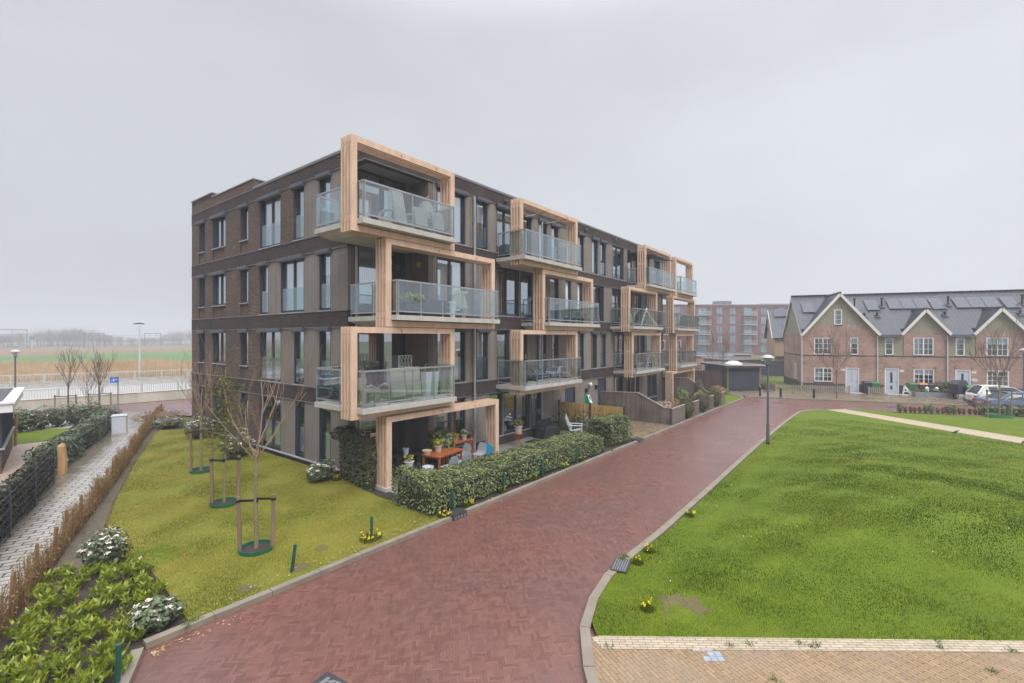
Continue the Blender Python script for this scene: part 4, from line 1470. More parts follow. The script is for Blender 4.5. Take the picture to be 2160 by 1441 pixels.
def stakes(label, loc, p1, p2, h, ring=True, group='tree stakes with black straps', post='stake', ringr=0.36, tilt=0.03, name='tree_stakes', ringh=0.1, strap_z=0.0, ringmat='green_plastic'):
    t = thing(name, label, 'tree stakes', loc, 0, group)
    L = Vector(loc)
    tops = []
    for i, p in enumerate((p1, p2)):
        q = Vector((p[0] - L.x, p[1] - L.y, 0))
        mb = MB()
        tp = Vector((q.x * (1 + tilt * 3), q.y * (1 + tilt * 3), h))
        mb.tube([q - Vector((0, 0, 0.1)), q.lerp(tp, 0.5) + Vector((0.008, 0, 0)), tp], [0.046, 0.044, 0.042], 9)
        mb.build('post', M[post], t)
        tops.append(tp)
    mb = MB()
    zs = -0.10 - strap_z
    a, b = tops[0] + Vector((0, 0, zs)), tops[1] + Vector((0, 0, zs))
    c1, c2 = Vector((0.0, 0.0, h + zs - 0.02)), Vector((0, 0, h + zs + 0.02))
    mb.bar(a, c1, 0.006, 0.055)
    mb.bar(c2, b, 0.006, 0.055)
    for tp in (a, b):
        mb.tube([tp - Vector((0, 0, 0.03)), tp + Vector((0, 0, 0.03))], 0.053, 10)
    mb.tube([c1 - Vector((0, 0, 0.04)), c1 + Vector((0, 0, 0.07))], 0.042, 8)
    mb.build('strap', M['strap'], t)
    if ring:
        mb = MB()
        n = 28
        for k in range(n):
            a0, a1 = 2 * PI * k / n, 2 * PI * (k + 1) / n
            for r, fl in ((ringr, 0), (ringr - 0.012, 1)):
                q = [(r * math.cos(a0), r * math.sin(a0), 0.0), (r * math.cos(a1), r * math.sin(a1), 0.0), (r * math.cos(a1) * 1.03, r * math.sin(a1) * 1.03, ringh), (r * math.cos(a0) * 1.03, r * math.sin(a0) * 1.03, ringh)]
                mb.face(q if not fl else q[::-1])
            r0, r1 = (ringr - 0.012) * 1.03, ringr * 1.03
            mb.face([(r0 * math.cos(a0), r0 * math.sin(a0), ringh), (r1 * math.cos(a0), r1 * math.sin(a0), ringh), (r1 * math.cos(a1), r1 * math.sin(a1), ringh), (r0 * math.cos(a1), r0 * math.sin(a1), ringh)])
        mb.build('watering_ring', M[ringmat], t)
        mb = MB()
        mb.lathe([(ringr - 0.02, 0.0), (ringr - 0.02, 0.035), (0.0, 0.06)], 20)
        mb.build('soil', M['soil'], t)
    return t


# ------------------------------------------------------------------ planting
BALD_R = [(8.75, 2.85, 0.33)]
BALD_L = [(5.3, 9.95, 0.16), (4.2, 9.9, 0.14), (6.1, 10.4, 0.12), (5.11, 11.53, 0.33), (5.92, 15.44, 0.33), (6.85, 19.91, 0.33)]
M['mud'] = m_ground('bare_muddy_earth', ((0.12, 0.10, 0.045), (0.16, 0.13, 0.06), (0.09, 0.085, 0.03)), scales=(2.0, 14.0), bump=0.6)
for bx, by, br_ in BALD_R + BALD_L[:3]:
    pl = [(bx + br_ * 1.25 * (1 + 0.3 * math.sin(k * 2.1 + bx * 9)) * math.cos(k * PI / 9), by + br_ * 1.25 * (1 + 0.3 * math.sin(k * 1.7 + by * 7)) * math.sin(k * PI / 9)) for k in range(18)]
    hz_ = (lambda x, y: lawn_h(x, y) + 0.006) if by < 4.4 else (lambda x, y: 0.06)
    sheet('bare_patch', pl, 0.06, M['mud'], step=0.3, hfun=hz_)
grass('right_grass', LAWN_R, 260000, lawn_h, 0.018, 0.042, 0.0036, M['blade_green'], near=9, seed=3, fade=34, bald=BALD_R, label='thick green grass of the low mound right of the brick street')
LAWN_L = [(3.05, 9.5), (9.3, 9.48), (9.2, 12.4), (9.5, 15.0), (9.72, 15.6), (9.75, 29.6), (8.5, 30.6), (8.05, 29.6), (5.65, 23.4), (3.9, 18.2), (3.05, 15.3), (2.9, 13.8), (3.2, 12.9), (3.2, 11.5), (3.1, 10.4)]
grass('left_grass', LAWN_L, 150000, 0.055, 0.014, 0.032, 0.0035, M['blade_dry'], near=10, seed=9, fade=40, bald=BALD_L, label='mossy yellow green lawn grass in front of the apartment end wall')
# long clipped hedge by the street, in two stretches
hedge('privet_hedge', 'long waist-high clipped green hedge between patio and street kerb', (8.95, 10.62), (18.7, 10.4), 1.85, 0.76, 15000, M['leaf_hedge'], 0.08, lump=0.07, rise=0.5)
hedge('privet_hedge', 'short rounded hedge block beside the wet entrance slabs', (19.75, 10.35), (21.75, 10.3), 1.5, 1.2, 5200, M['leaf_hedge'], 0.075, lump=0.12, round_=0.4)
ivy = hedge('ivy_screen', 'tall ivy covered screen at the corner of the ground floor terrace', (9.60, 15.0), (9.40, 13.05), 0.34, 1.68, 5600, M['leaf_ivy'], 0.085, cat='ivy screen', lump=0.05, round_=0.1)
P, N = bush_pts(900, 0.42, 0.5, 0.28, 0.2, -0.6, 4)
soup('ivy_top', leaf_quads(P + np.array([0.10, 0.85, 1.62]), N, 0.09, 0.7), 4, M['leaf_ivy'], ivy)
# trees on the lawn with stakes
bare_tree('nearest young bare tree on the lawn, spreading red-brown twigs', (5.11, 11.53, 0.05), 2.1, 4.4, 0.05, 21, M['bark_green'], M['bark_red'], group='young trees on the lawn', n=9, spread=0.85, depth=2, minr=0.0025, kids=(2, 3), thin=0.26)
stakes('nearest pair of stakes with black strap and green watering ring', (5.11, 11.53, 0.05), (4.83, 11.74), (5.36, 11.30), 1.28)
t = thing('olive_conifer', 'slim young tree with olive green needles between two stakes on the lawn', 'tree', (5.92, 15.44, 0.05), 0, 'young trees on the lawn')
mb = MB()
mb.tube([(0, 0, -0.05), (0.03, 0.0, 1.8), (0.06, 0.05, 4.1)], [0.045, 0.035, 0.008], 8)
mb.build('trunk', M['bark_green'], t, True)
V = []
rs = random.Random(4)
tw = MB()
for k in range(46):
    z = 1.5 + 2.25 * (k / 46) ** 0.9
    a = k * 2.4
    ln = (0.25 + 0.75 * math.sin(min(1, (4.05 - z) / 2.2) * PI * 0.55)) * rs.uniform(0.55, 1.0) * 0.95
    e = Vector((math.cos(a), math.sin(a), 0.35)).normalized() * ln
    p0 = Vector((0.03, 0.02, z))
    tw.tube([p0, p0 + e], [0.008, 0.003], 3, False)
    m = int(16 + 40 * ln)
    f = RNG.random(m)[:, None]
    q = np.array(p0) + np.array(e) * f + RNG.normal(size=(m, 3)) * 0.06
    V.append(leaf_quads(q, rdir(m), np.full(m, 0.09), 0.35, 1.0))
tw.build('branches', M['bark_dark'], t)
soup('crown', np.concatenate(V), 4, M['leaf_conifer'], t)
stakes('middle pair of stakes around the olive green young tree', (5.92, 15.44, 0.05), (5.70, 15.72), (6.24, 15.30), 1.42)
bare_tree('slender bare young tree on the lawn furthest from the street', (6.85, 19.91, 0.05), 2.0, 3.9, 0.05, 33, M['bark_green'], M['bark_red'], group='young trees on the lawn', n=8, spread=0.65, depth=2, minr=0.003, kids=(2, 3), thin=0.3)
stakes('stakes with black strap around the furthest lawn tree by the end wall', (6.85, 19.91, 0.05), (6.58, 20.05), (7.15, 19.78), 1.6)
# white flowering shrubs
for (lab, x, y, r, h, fl, sd) in (
        ('white flowering shrub behind the furthest lawn tree, at the end wall', 9.0, 26.6, 0.62, 1.15, 34, 1),
        ('pinkish white flowering shrub at the brick end wall, mid lawn', 8.6, 21.2, 0.62, 1.0, 46, 2),
        ('white flowering shrub at the end wall beside the ivy screen', 8.95, 15.35, 0.48, 0.72, 44, 3),
        ('upright white flowering shrub by the twig fence, behind the laurels', 2.75, 13.35, 0.42, 0.80, 42, 4),
        ('white and pink flowering shrub beside the near kerb corner', 2.72, 9.85, 0.36, 0.48, 30, 5)):
    bush('flowering_shrub', lab, (x, y, 0.03), r, h, int(700 + r * 900), M['leaf_dark'], 0.085, group='white flowering shrubs', flowers=fl, fl_mat=M['petal_white'], fsize=0.07 if y > 14 else 0.052, seed=sd)
bush('low_shrub', 'low green shrub at the far corner of the end wall', (9.1, 31.2, 0.03), 0.9, 0.7, 900, M['leaf_dark'], 0.1, flowers=14, fl_mat=M['petal_white'])
bush('grey_shrub', 'grey heather-like shrub between the end wall and the back road', (9.6, 34.3, 0.03), 1.5, 0.6, 900, M['leaf_brown'], 0.1)
# laurels in the bed: rosettes of upright leaves
def laurel(label, loc, r, h, n, seed, group):
    t = thing('laurel_bush', label, 'laurel', loc, 0, group)
    g = np.random.default_rng(seed)
    V, R_ = [], []
    ns = max(6, n // 13)
    st = MB()
    for k in range(ns):
        a = g.random() * 2 * PI
        q = math.sqrt(g.random()) * r
        hx = h * (0.55 + 0.5 * g.random()) * (1 - 0.35 * (q / r) ** 2)
        base = np.array([q * math.cos(a) * 0.55, q * math.sin(a) * 0.55, 0.0])
        top = np.array([q * math.cos(a), q * math.sin(a), hx])
        st.tube([tuple(base), tuple(top)], [0.008, 0.005], 4, False)
        m = 13
        f = 0.35 + 0.65 * g.random(m)[:, None]
        b = g.random(m) * 2 * PI
        out = np.stack([np.cos(b), np.sin(b), 0.7 + 0.8 * g.random(m)], 1)
        ln = 0.095 + 0.04 * g.random(m)
        p = base + (top - base) * f + unit(out) * (ln / 2)[:, None]
        V.append(leaf_quads(p, np.cross(out, rdir(m)), ln, 0.30, 0.25, along=unit(out)))
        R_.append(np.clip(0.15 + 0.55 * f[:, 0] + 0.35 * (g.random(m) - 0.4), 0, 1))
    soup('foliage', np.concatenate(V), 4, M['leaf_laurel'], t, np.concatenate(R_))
    st.build('stems', M['bark_green'], t)
    return t


lg = 'young laurel bushes in the dark planting bed'
ll = 'young laurel bush with upright yellow-green leaves in the dark planting bed'
protos = [laurel(ll, (0, 0, 0), 0.29, 0.34, 330, 100 + k, lg) for k in range(4)]
spots = [(0.55, 8.35), (0.95, 8.9), (1.25, 8.2), (1.55, 8.85), (0.35, 8.9), (0.45, 9.6), (0.95, 9.75), (1.5, 9.6), (1.95, 9.35), (1.1, 10.5), (1.7, 10.3), (2.2, 10.15), (1.35, 11.2), (2.0, 10.95), (2.6, 10.75),
         (1.75, 11.9), (2.4, 11.7), (2.9, 11.5), (2.15, 12.6), (2.75, 12.35), (3.15, 12.2), (1.95, 13.2), (0.05, 8.3), (-0.1, 9.0), (2.95, 10.9), (0.75, 10.25), (1.45, 10.9), (2.3, 9.75), (1.9, 8.95), (2.35, 11.3), (1.7, 12.55), (2.5, 13.0), (1.15, 9.3)]
rs = random.Random(8)
for k, (x, y) in enumerate(spots):
    z = (x + rs.uniform(-.06, .06), y + rs.uniform(-.06, .06), 0.03)
    if k < 4:
        protos[k].location = z
        protos[k].rotation_euler.z = rs.uniform(0, 6)
    else: dup(protos[k % 4], z, rs.uniform(0, 6), scale=rs.uniform(0.8, 1.12))
# twig fence along the path: dead beech whips between brown stakes and wires
FL_A, FL_B = Vector((-0.35, 7.4, 0)), Vector((10.1, 36.2, 0))
fence_pts = [Vector(p) for p in ((-0.55, 7.9, 0), (1.12, 11.95, 0), (2.32, 15.1, 0), (3.3, 17.7, 0), (4.85, 21.8, 0), (7.24, 28.4, 0), (10.5, 37.0, 0))]
t = thing('beech_hedge', 'brown leafless whip hedge strung on wires along the grey paved path', 'hedge', (1.12, 12.1, 0.03))
V, Rn = [], []
wire = MB()
for i in range(len(fence_pts) - 1):
    a, b = fence_pts[i], fence_pts[i + 1]
    L = (b - a).length
    n = int(L * 120)
    f = RNG.random(n)
    p = np.array(a)[None] + np.array(b - a)[None] * f[:, None] + RNG.normal(size=(n, 3)) * np.array([0.06, 0.06, 0])
    p -= np.array([1.12, 12.1, 0])
    p[:, 2] = 0
    hh = 0.70 * (0.5 + 0.6 * RNG.random(n)) * (1 + 0.2 * np.sin(f * L * 2.1))
    ln = RNG.normal(size=(n, 2)) * 0.06
    w = 0.006
    q = np.empty((n, 4, 3))
    an = RNG.random(n) * PI
    ca, sa = np.cos(an) * w, np.sin(an) * w
    q[:, 0] = p + np.stack([-ca, -sa, 0 * ca], 1)
    q[:, 1] = p + np.stack([ca, sa, 0 * ca], 1)
    tp = p + np.stack([ln[:, 0], ln[:, 1], hh], 1)
    q[:, 2] = tp + np.stack([ca, sa, 0 * ca], 1) * 0.4
    q[:, 3] = tp - np.stack([ca, sa, 0 * ca], 1) * 0.4
    V.append(q.reshape(-1, 3))
    Rn.append(RNG.random(n))
    m = n * 3
    f2 = RNG.integers(0, n, m)
    g = RNG.random(m)[:, None]
    lp = p[f2] + (tp - p)[f2] * (0.2 + 0.8 * g) + RNG.normal(size=(m, 3)) * 0.03
    V.append(leaf_quads(lp, rdir(m), np.full(m, 0.055), 0.4, 1.0))
    Rn.append(RNG.random(m) * 0.9)
    for z in (0.25, 0.5):
        wire.bar(a - Vector((1.12, 12.1, -z)), b - Vector((1.12, 12.1, -z)), 0.004)
soup('whips', np.concatenate(V), 4, M['leaf_brown'], t, np.concatenate(Rn))
wire.build('wire', M['steel'], t)
st0 = None
tot = sum((fence_pts[i + 1] - fence_pts[i]).length for i in range(len(fence_pts) - 1))
rs = random.Random(2)
s = 0.4
M['post_brown'] = m_plain('rough_brown_post', (0.20, 0.115, 0.05), 0.85, 0.3, 6, bump=0.3, stretch=(1, 1, 0.2))
while s < tot:
    q = s
    for i in range(len(fence_pts) - 1):
        L = (fence_pts[i + 1] - fence_pts[i]).length
        if q <= L: break
        q -= L
    p = fence_pts[i].lerp(fence_pts[i + 1], min(1, q / L))
    if st0 is None:
        mb = MB()
        mb.obox((0, 0, 0.40), (1, 0, 0), (0, 1, 0), (0, 0, 1), 0.028, 0.024, 0.40)
        mb.hexa([(-0.028, -0.024, 0.80), (0.028, -0.024, 0.80), (0.028, 0.024, 0.80), (-0.028, 0.024, 0.80), (-0.01, -0.02, 0.84), (0.02, -0.02, 0.835), (0.02, 0.01, 0.83), (-0.01, 0.01, 0.85)])
        st0 = mb.build('hedge_stake', M['post_brown'])
        tag(st0, 'short rough brown stake in the brown whip hedge by the path', 'stake', 'brown stakes of the whip hedge')
        st0.location = (p.x, p.y, 0.0)
    else:
        c = st0.copy()
        COL.objects.link(c)
        c.location = (p.x, p.y, rs.uniform(-0.06, 0.03))
        c.rotation_euler = (rs.uniform(-.05, .05), rs.uniform(-.05, .05), rs.uniform(0, 1.5))
    s += rs.choice((1.0, 1.25, 1.5, 1.7))
# yellow flowers
for lab, x, y, r, fl in (
        ('yellow flowers around the foot of the green post nearest the hedge', 7.1, 9.93, 0.28, 34),
        ('yellow flowers left of the drain at the front hedge corner', 9.25, 9.55, 0.2, 26),
        ('small yellow flowers under the hedge, first along the kerb after the drain', 10.3, 9.62, 0.16, 16),
        ('small yellow flowers under the hedge, second along the kerb after the drain', 11.9, 9.62, 0.16, 14),
        ('tiny yellow flowers under the hedge opposite the pale bench', 13.6, 9.6, 0.16, 10),
        ('deep yellow flowers under the middle of the long hedge', 15.6, 9.6, 0.18, 24),
        ('deep yellow flowers near the far end of the long hedge', 16.9, 9.6, 0.18, 20),
        ('yellow flowers on the lawn beside the flowering shrub and ivy screen', 9.35, 15.0, 0.14, 24)):
    flower_clump(lab, (x, y, 0.05), r, 0.15, 40, int(fl * 0.6), M['petal_yellow'])
for lab, x, y in (('yellow daffodils in the grass just past the kerb drain', 9.9, 4.22), ('yellow daffodils at the lawn edge, second past the kerb drain', 10.6, 4.22),
                  ('lone yellow daffodils in the lawn near the cream edging', 8.3, 3.35), ('yellow daffodils at the lawn edge far past the kerb drain', 13.4, 4.2), ('tiny yellow flower tuft in the middle of the mound', 15.0, 1.9)):
    flower_clump(lab, (x, y, 0.08), 0.13, 0.15, 24, 5, M['petal_yellow'], group='daffodils in the green lawn')
# clover patch and seedlings
flower_clump('bright green clover patch in the dry lawn by the laurels', (3.45, 13.0, 0.06), 0.6, 0.02, 200, 1, M['petal_white'], group=None, name='clover_patch', cat='clover', leafm='clover')

M['weed'] = m_leaf('weed_blades', [(0.07, 0.12, 0.02), (0.12, 0.17, 0.03), (0.18, 0.2, 0.05)], 0.6, 0.2, 0.3)
V = []
rs = random.Random(31)
for k in range(46):
    if k < 16:
        f = rs.random()
        x, y = 6.95 + 6.0 * f + rs.uniform(-.1, .1), 3.6 - 8.0 * f + rs.uniform(-.1, .1)
        z = 0.075
    elif k < 32:
        x, y, z = 7.2 + rs.random() * 4.5, 2.2 - rs.random() * 5, 0.072
        if x * 0.8 + y * 0.6 > 7.55 or x * .8 + y * .6 < 5: continue
    else:
        x, y, z = rs.choice(((9.9, 4.55, 0.1), (4.6, 9.38, 0.09), (3.0, 9.3, 0.09), (13.4, 9.36, 0.1), (19.0, 9.3, 0.1), (26.0, 4.5, 0.08), (22.4, 4.5, 0.08), (3.1, 9.42, 0.09)))
        x += rs.uniform(-.12, .12)
    m = 26
    v = np.empty((m, 3, 3))
    c = np.array([x, y, z]) + RNG.normal(size=(m, 3)) * np.array([0.035, 0.035, 0])
    a = RNG.random(m) * 6.28
    w = np.stack([np.cos(a), np.sin(a), 0 * a], 1) * 0.006
    v[:, 0], v[:, 1] = c - w, c + w
    v[:, 2] = c + RNG.normal(size=(m, 3)) * np.array([0.035, 0.035, 0]) + np.array([0, 0, 1.0]) * (0.03 + 0.05 * RNG.random(m))[:, None]
    V.append(v.reshape(-1, 3))
tag(soup('weeds', np.concatenate(V), 3, M['weed']), 'small weeds in the joints of the paving and along the kerbs', 'weeds', kind='stuff')
n = 70
x, y = RNG.uniform(7.5, 24, n * 4), RNG.uniform(-9, 4.2, n * 4)
k = in_poly(LAWN_R, x, y)
x, y = x[k][:n], y[k][:n]
z = np.array([lawn_h(a, b) + 0.035 for a, b in zip(x, y)])
tag(soup('daisies', leaf_quads(np.stack([x, y, z], 1), np.tile([-0.5, -0.4, 1.0], (len(x), 1)), np.full(len(x), 0.024), 0.9, 0.3), 4, M['petal_white']), 'tiny white daisies and leaf scraps dotted over the green mound', 'daisies', kind='stuff')
# ------------------------------------------------------------------ street furniture, fences, small things
M['lamp_post'] = m_plain('grey_lamp_post', (0.10, 0.11, 0.12), 0.45, 0.1)
M['lamp_white'] = m_plain('white_lamp_hood', (0.42, 0.43, 0.45), 0.4, 0.05)
M['lamp_glass'] = m_glass('lamp_glass', (0.72, 0.77, 0.78), 1.5, 0.15)


def street_lamp(label, loc, h=4.15):
    t = thing('street_lamp', label, 'street lamp', loc, 0, 'street lamps')
    mb = MB()
    mb.lathe([(0.085, -0.1), (0.085, 0.12)], 14)
    mb.build('base', M['black'], t)
    mb = MB()
    mb.lathe([(0.075, 0.12), (0.07, 0.9), (0.055, 1.0), (0.045, h - 0.62), (0.06, h - 0.5), (0.10, h - 0.44)], 14)
    mb.build('pole', M['lamp_post'], t, True)
    mb = MB()
    mb.lathe([(0.10, h - 0.44), (0.25, h - 0.14)], 16)
    mb.build('lamp_shade', M['lamp_glass'], t, True)
    mb = MB()
    mb.lathe([(0.255, h - 0.15), (0.27, h - 0.12), (0.2, h - 0.05), (0.09, h), (0.0, h + 0.01)], 18)
    mb.lathe([(0.06, h - 0.44), (0.09, h - 0.30), (0.03, h - 0.16)], 10)
    mb.build('hood', M['lamp_white'], t, True)


street_lamp('street lamp at the grass edge of the red brick road, centre right', (24.77, 4.21, 0.06))
street_lamp('street lamp cut off by the picture edge beside the parked cars', (49.2, -7.95, 0.0), 4.25)
street_lamp('street lamp in front of the concrete wall and reed field', (4.8, 46.3, 0.0), 4.2)
# green plastic posts
for k, (x, y, tx, ty, lab) in enumerate(((5.08, 9.87, 0.06, -0.06, 'leaning green post beside the nearest staked tree and kerb'), (7.09, 9.87, 0.0, 0.0, 'upright green post standing in yellow flowers on the dry lawn'), (1.90, 8.60, 0.02, 0.0, 'green post at the near kerb corner beside the laurels'))):
    mb = MB()
    mb.tube([(0, 0, -0.1), (tx, ty, 0.58)], 0.035, 10)
    o = mb.build('green_post', M['green_post'])
    o.location = (x, y, 0.05)
    tag(o, lab, 'post', 'green plastic posts')
# hedge support posts
pp = None
for x in (9.6, 11.9, 14.1, 16.5, 18.75):
    if pp is None:
        mb = MB()
        mb.box(-0.03, 0.03, -0.03, 0.03, -0.05, 0.62)
        mb.box(-0.033, 0.033, -0.033, 0.033, 0.62, 0.64)
        pp = mb.build('hedge_post', M['green_post'])
        o = pp
    else:
        o = pp.copy()
        COL.objects.link(o)
    o.location = (x, 9.60, 0.03)
    tag(o, 'dark green post half hidden in the street side of the long hedge', 'post', 'dark green posts along the long hedge')
# gullies and manholes
M['iron'] = m_plain('cast_iron', (0.035, 0.036, 0.042), 0.45, 0.2, 10)


def gully(label, loc, rz, flat=False):
    t = thing('street_drain', label, 'drain', loc, rz, 'kerb drains')
    mb = MB()
    if flat:
        mb.box(-0.30, 0.30, 0.0, 0.34, -0.03, 0.112)
        mb.build('casting', M['iron'], t)
        mb = MB()
        for k in range(6): mb.box(-0.27, 0.27, 0.03 + k * 0.05, 0.055 + k * 0.05, 0.112, 0.118)
        mb.build('grating', M['trim'], t)
    else:
        mb.box(-0.26, 0.26, -0.02, 0.36, -0.03, 0.125)
        mb.box(-0.28, 0.28, 0.0, 0.37, 0.125, 0.14)
        mb.build('casting', M['iron'], t)
        mb = MB()
        for k in range(4): mb.box(-0.22 + k * 0.12, -0.15 + k * 0.12, -0.026, -0.021, 0.01, 0.09)
        mb.build('inlet_slot', M['trim'], t)


gully('black kerb drain in front of the long hedge corner', (9.55, 9.26, 0.0), 0)
gully('dark kerb drain beside the wet entrance slabs', (21.87, 9.16, 0.0), 0)
gully('flat grated drain in the curved kerb by the green mound', (9.50, 4.62, 0.0), PI + 0.25, True)
mb = MB()
mb.box(-0.36, 0.36, -0.36, 0.36, -0.02, 0.012)
o = mb.build('manhole_cover', M['iron'])
o.location = (3.62, 6.15, 0)
o.rotation_euler = (0, 0, 0.12)
tag(o, 'square iron manhole cover in the red bricks at the bottom edge', 'manhole cover')
mb = MB()
for k in range(5): mb.box(-0.28, 0.28, -0.26 + k * 0.115, -0.2 + k * 0.115, 0.012, 0.02)
mb.lathe([(0.30, 0.012), (0.30, 0.018), (0.27, 0.018), (0.27, 0.012)], 20)
mb.build('lid', M['trim'], o)
for lab, x, y, rz in (('rectangular iron cover in the brick crossing near the bollards', 41.6, 6.4, 0.3), ('oval iron cover in the cross street before the houses', 44.2, -0.4, 0.3)):
    mb = MB()
    mb.box(-0.35, 0.35, -0.3, 0.3, -0.02, 0.008)
    o = mb.build('manhole_cover', M['iron'])
    o.location = (x, y, 0)
    o.rotation_euler = (0, 0, rz)
    tag(o, lab, 'manhole cover')
# litter: pale leaf scraps on road edge
M['leaf_litter'] = m_leaf('dry_leaf_litter', [(0.34, 0.22, 0.12), (0.48, 0.36, 0.22), (0.25, 0.15, 0.08)], 0.8, 0.1, 0.1)
n = 420
f = RNG.random(n)
lx = np.concatenate([2.45 + RNG.random(70) ** 2 * 1.3, 2.4 + RNG.random(n - 70) * 17])
ly = np.concatenate([9.2 - RNG.random(70) * 0.22, 9.9 - RNG.random(n - 70) ** 2 * 0.75])
lz = np.where(ly < 9.3, 0.01, 0.09)
lz[:70] = 0.012
o = soup('leaf_litter', leaf_quads(np.stack([lx, ly, lz], 1), np.tile([0, 0, 1.0], (n, 1)), np.full(n, 0.05), 0.5, 0.35), 4, M['leaf_litter'])
tag(o, 'scattered dry leaf scraps along the kerb and in the lawn edge', 'leaf litter', kind='stuff')
# ---- bamboo fence
t = thing('bamboo_fence', 'golden bamboo cane fence panels between dark posts at the patio end', 'fence', (22.05, 12.0, 0.05))
M['bamboo'] = m_boards('bamboo_cane', (0.46, 0.30, 0.10), 0.032, 0.006, 0.35, 0.6, dark=0.3)
M['darkpost'] = m_plain('dark_wood_post', (0.05, 0.034, 0.028), 0.7, 0.2)
for y0, y1 in ((-1.85, -0.05), (0.05, 1.85)):
    mb = MB()
    k = y0
    while k < y1:
        mb.tube([(0, k, 0.02), (0, k, 1.5 + 0.012 * math.sin(k * 40))], 0.018, 6)
        k += 0.037
    mb.build('cane_panel', M['bamboo'], t)
for y in (-1.9, 0.0, 1.9):
    mb = MB()
    mb.box(-0.045, 0.045, y - 0.045, y + 0.045, -0.05, 1.58)
    mb.build('post', M['darkpost'], t)
# climber on it
P = np.stack([RNG.normal(size=900) * 0.06 - 0.1, RNG.normal(size=900) * 0.55 + 0.2, np.abs(RNG.normal(size=900)) * 0.5 + 0.1], 1)
c = thing('climbing_plant', 'dark leafy climber growing up the bamboo fence', 'plant', (22.0, 12.2, 0.05))
soup('foliage', leaf_quads(P, np.tile([-1.0, 0, 0.4], (900, 1)), np.full(900, 0.08), 0.6), 4, M['leaf_dark'], c)
mb = MB()
for k in range(6): mb.tube([(-0.08, -0.4 + k * 0.2, 0), (-0.07, -0.6 + k * 0.25, 0.7), (-0.06, -0.9 + k * 0.35, 1.45)], 0.008, 4)
mb.build('stems', M['bark_dark'], c)
P = np.stack([RNG.normal(size=700) * 0.25, RNG.normal(size=700) * 0.25, np.abs(RNG.normal(size=700)) * 0.4 + 0.1], 1)
c = thing('leafy_shrub', 'feathery dark shrub in the patio corner behind the black bench', 'shrub', (21.6, 13.5, 0.05))
soup('foliage', leaf_quads(P * np.array([1, 1, 1.3]), rdir(700), np.full(700, 0.12), 0.35), 4, M['leaf_dark'], c)
mb = MB()
mb.tube([(0, 0, 0), (0.05, 0, 0.9)], [0.02, 0.008], 5)
mb.build('stems', M['bark_dark'], c)
# ---- green box on a post at the entrance
t = thing('green_terminal', 'green upright box with slanted white front at the building entrance', 'terminal', (23.7, 13.0, 0.05), 0.2)
mb = MB()
prof = [(-0.16, 0.0), (0.16, 0.0), (0.16, 0.62), (0.02, 0.62), (-0.16, 0.12)]
mb.face([(-0.2, p[0], 1.15 + p[1]) for p in prof][::-1])
mb.face([(0.2, p[0], 1.15 + p[1]) for p in prof])
for i in range(len(prof)):
    a, b = prof[i], prof[(i + 1) % len(prof)]
    mb.face([(-0.2, a[0], 1.15 + a[1]), (0.2, a[0], 1.15 + a[1]), (0.2, b[0], 1.15 + b[1]), (-0.2, b[0], 1.15 + b[1])][::1])
mb.build('housing', m_plain('bright_green_box', (0.005, 0.26, 0.12), 0.4, 0.1), t)
nn = Vector((0, -0.5, 0.18)).normalized()
mb = MB()
mb.obox((0, -0.075, 1.525), (1, 0, 0), Vector((0, 0.18, 0.5)).normalized(), nn, 0.18, 0.245, 0.012)
mb.build('front_panel', M['white'], t)
mb = MB()
mb.obox((0, -0.058, 1.60), (1, 0, 0), Vector((0, 0.18, 0.5)).normalized(), nn, 0.09, 0.11, 0.018)
mb.build('screen', M['trim'], t)
mb = MB()
mb.box(-0.05, 0.05, -0.03, 0.07, 0, 1.15)
mb.build('post', M['steel'], t)
# ---- weathered plank fences with sloping top
M['plank'] = m_boards('weathered_plank', (0.125, 0.098, 0.085), 0.15, 0.012, 0.4, 0.8, weather=0.7, dark=0.2)
M['plank_cap'] = m_plain('pale_fence_cap', (0.34, 0.31, 0.28), 0.7, 0.15)


def sloped_fence(name, label, X, prof, y_front, x_front=None, hf=1.0):
    t = thing(name, label, 'fence', (X, y_front, 0.03))
    mb = MB()
    cp = MB()
    for (ya, za), (yb, zb) in zip(prof, prof[1:]):
        n = max(1, round(abs(yb - ya) / 0.15))
        for k in range(n):
            f0, f1 = k / n, (k + 1) / n
            y0, y1 = ya + (yb - ya) * f0, ya + (yb - ya) * f1
            z0, z1 = za + (zb - za) * f0, za + (zb - za) * f1
            dx = 0.004 * (k % 2)
            q = [(-0.02 - dx, y0 - y_front, 0.0), (0.015, y0 - y_front, 0.0), (0.015, y1 - y_front, 0.0), (-0.02 - dx, y1 - y_front, 0.0)]
            p = [(-0.02 - dx, y0 - y_front, z0), (0.015, y0 - y_front, z0), (0.015, y1 - y_front, z1), (-0.02 - dx, y1 - y_front, z1)]
            if y1 < y0: q, p = q[::-1], p[::-1]
            mb.hexa(q + p)
        cp.bar((0, ya - y_front, za + 0.015), (0, yb - y_front, zb + 0.015), 0.09, 0.03)
    mb.build('side_boards', M['plank'], t)
    if x_front:
        m2 = MB()
        n = round((x_front - X) / 0.14)
        for k in range(n):
            x0 = (x_front - X) * k / n
            m2.box(x0 + 0.005, x0 + (x_front - X) / n - 0.005, -0.02 - 0.004 * (k % 2), 0.02, 0.0, hf)
        cp.bar((0, 0, hf + 0.015), (x_front - X, 0, hf + 0.015), 0.09, 0.03)
        m2.build('front_boards', M['plank'], t)
        for x in (0.0, x_front - X):
            p = MB()
            p.box(x - 0.04, x + 0.04, 0.022, 0.10, -0.05, hf + 0.0)
            p.build('post', M['darkpost'], t)
    cp.build('cap_rail', M['plank_cap'], t)
    return t


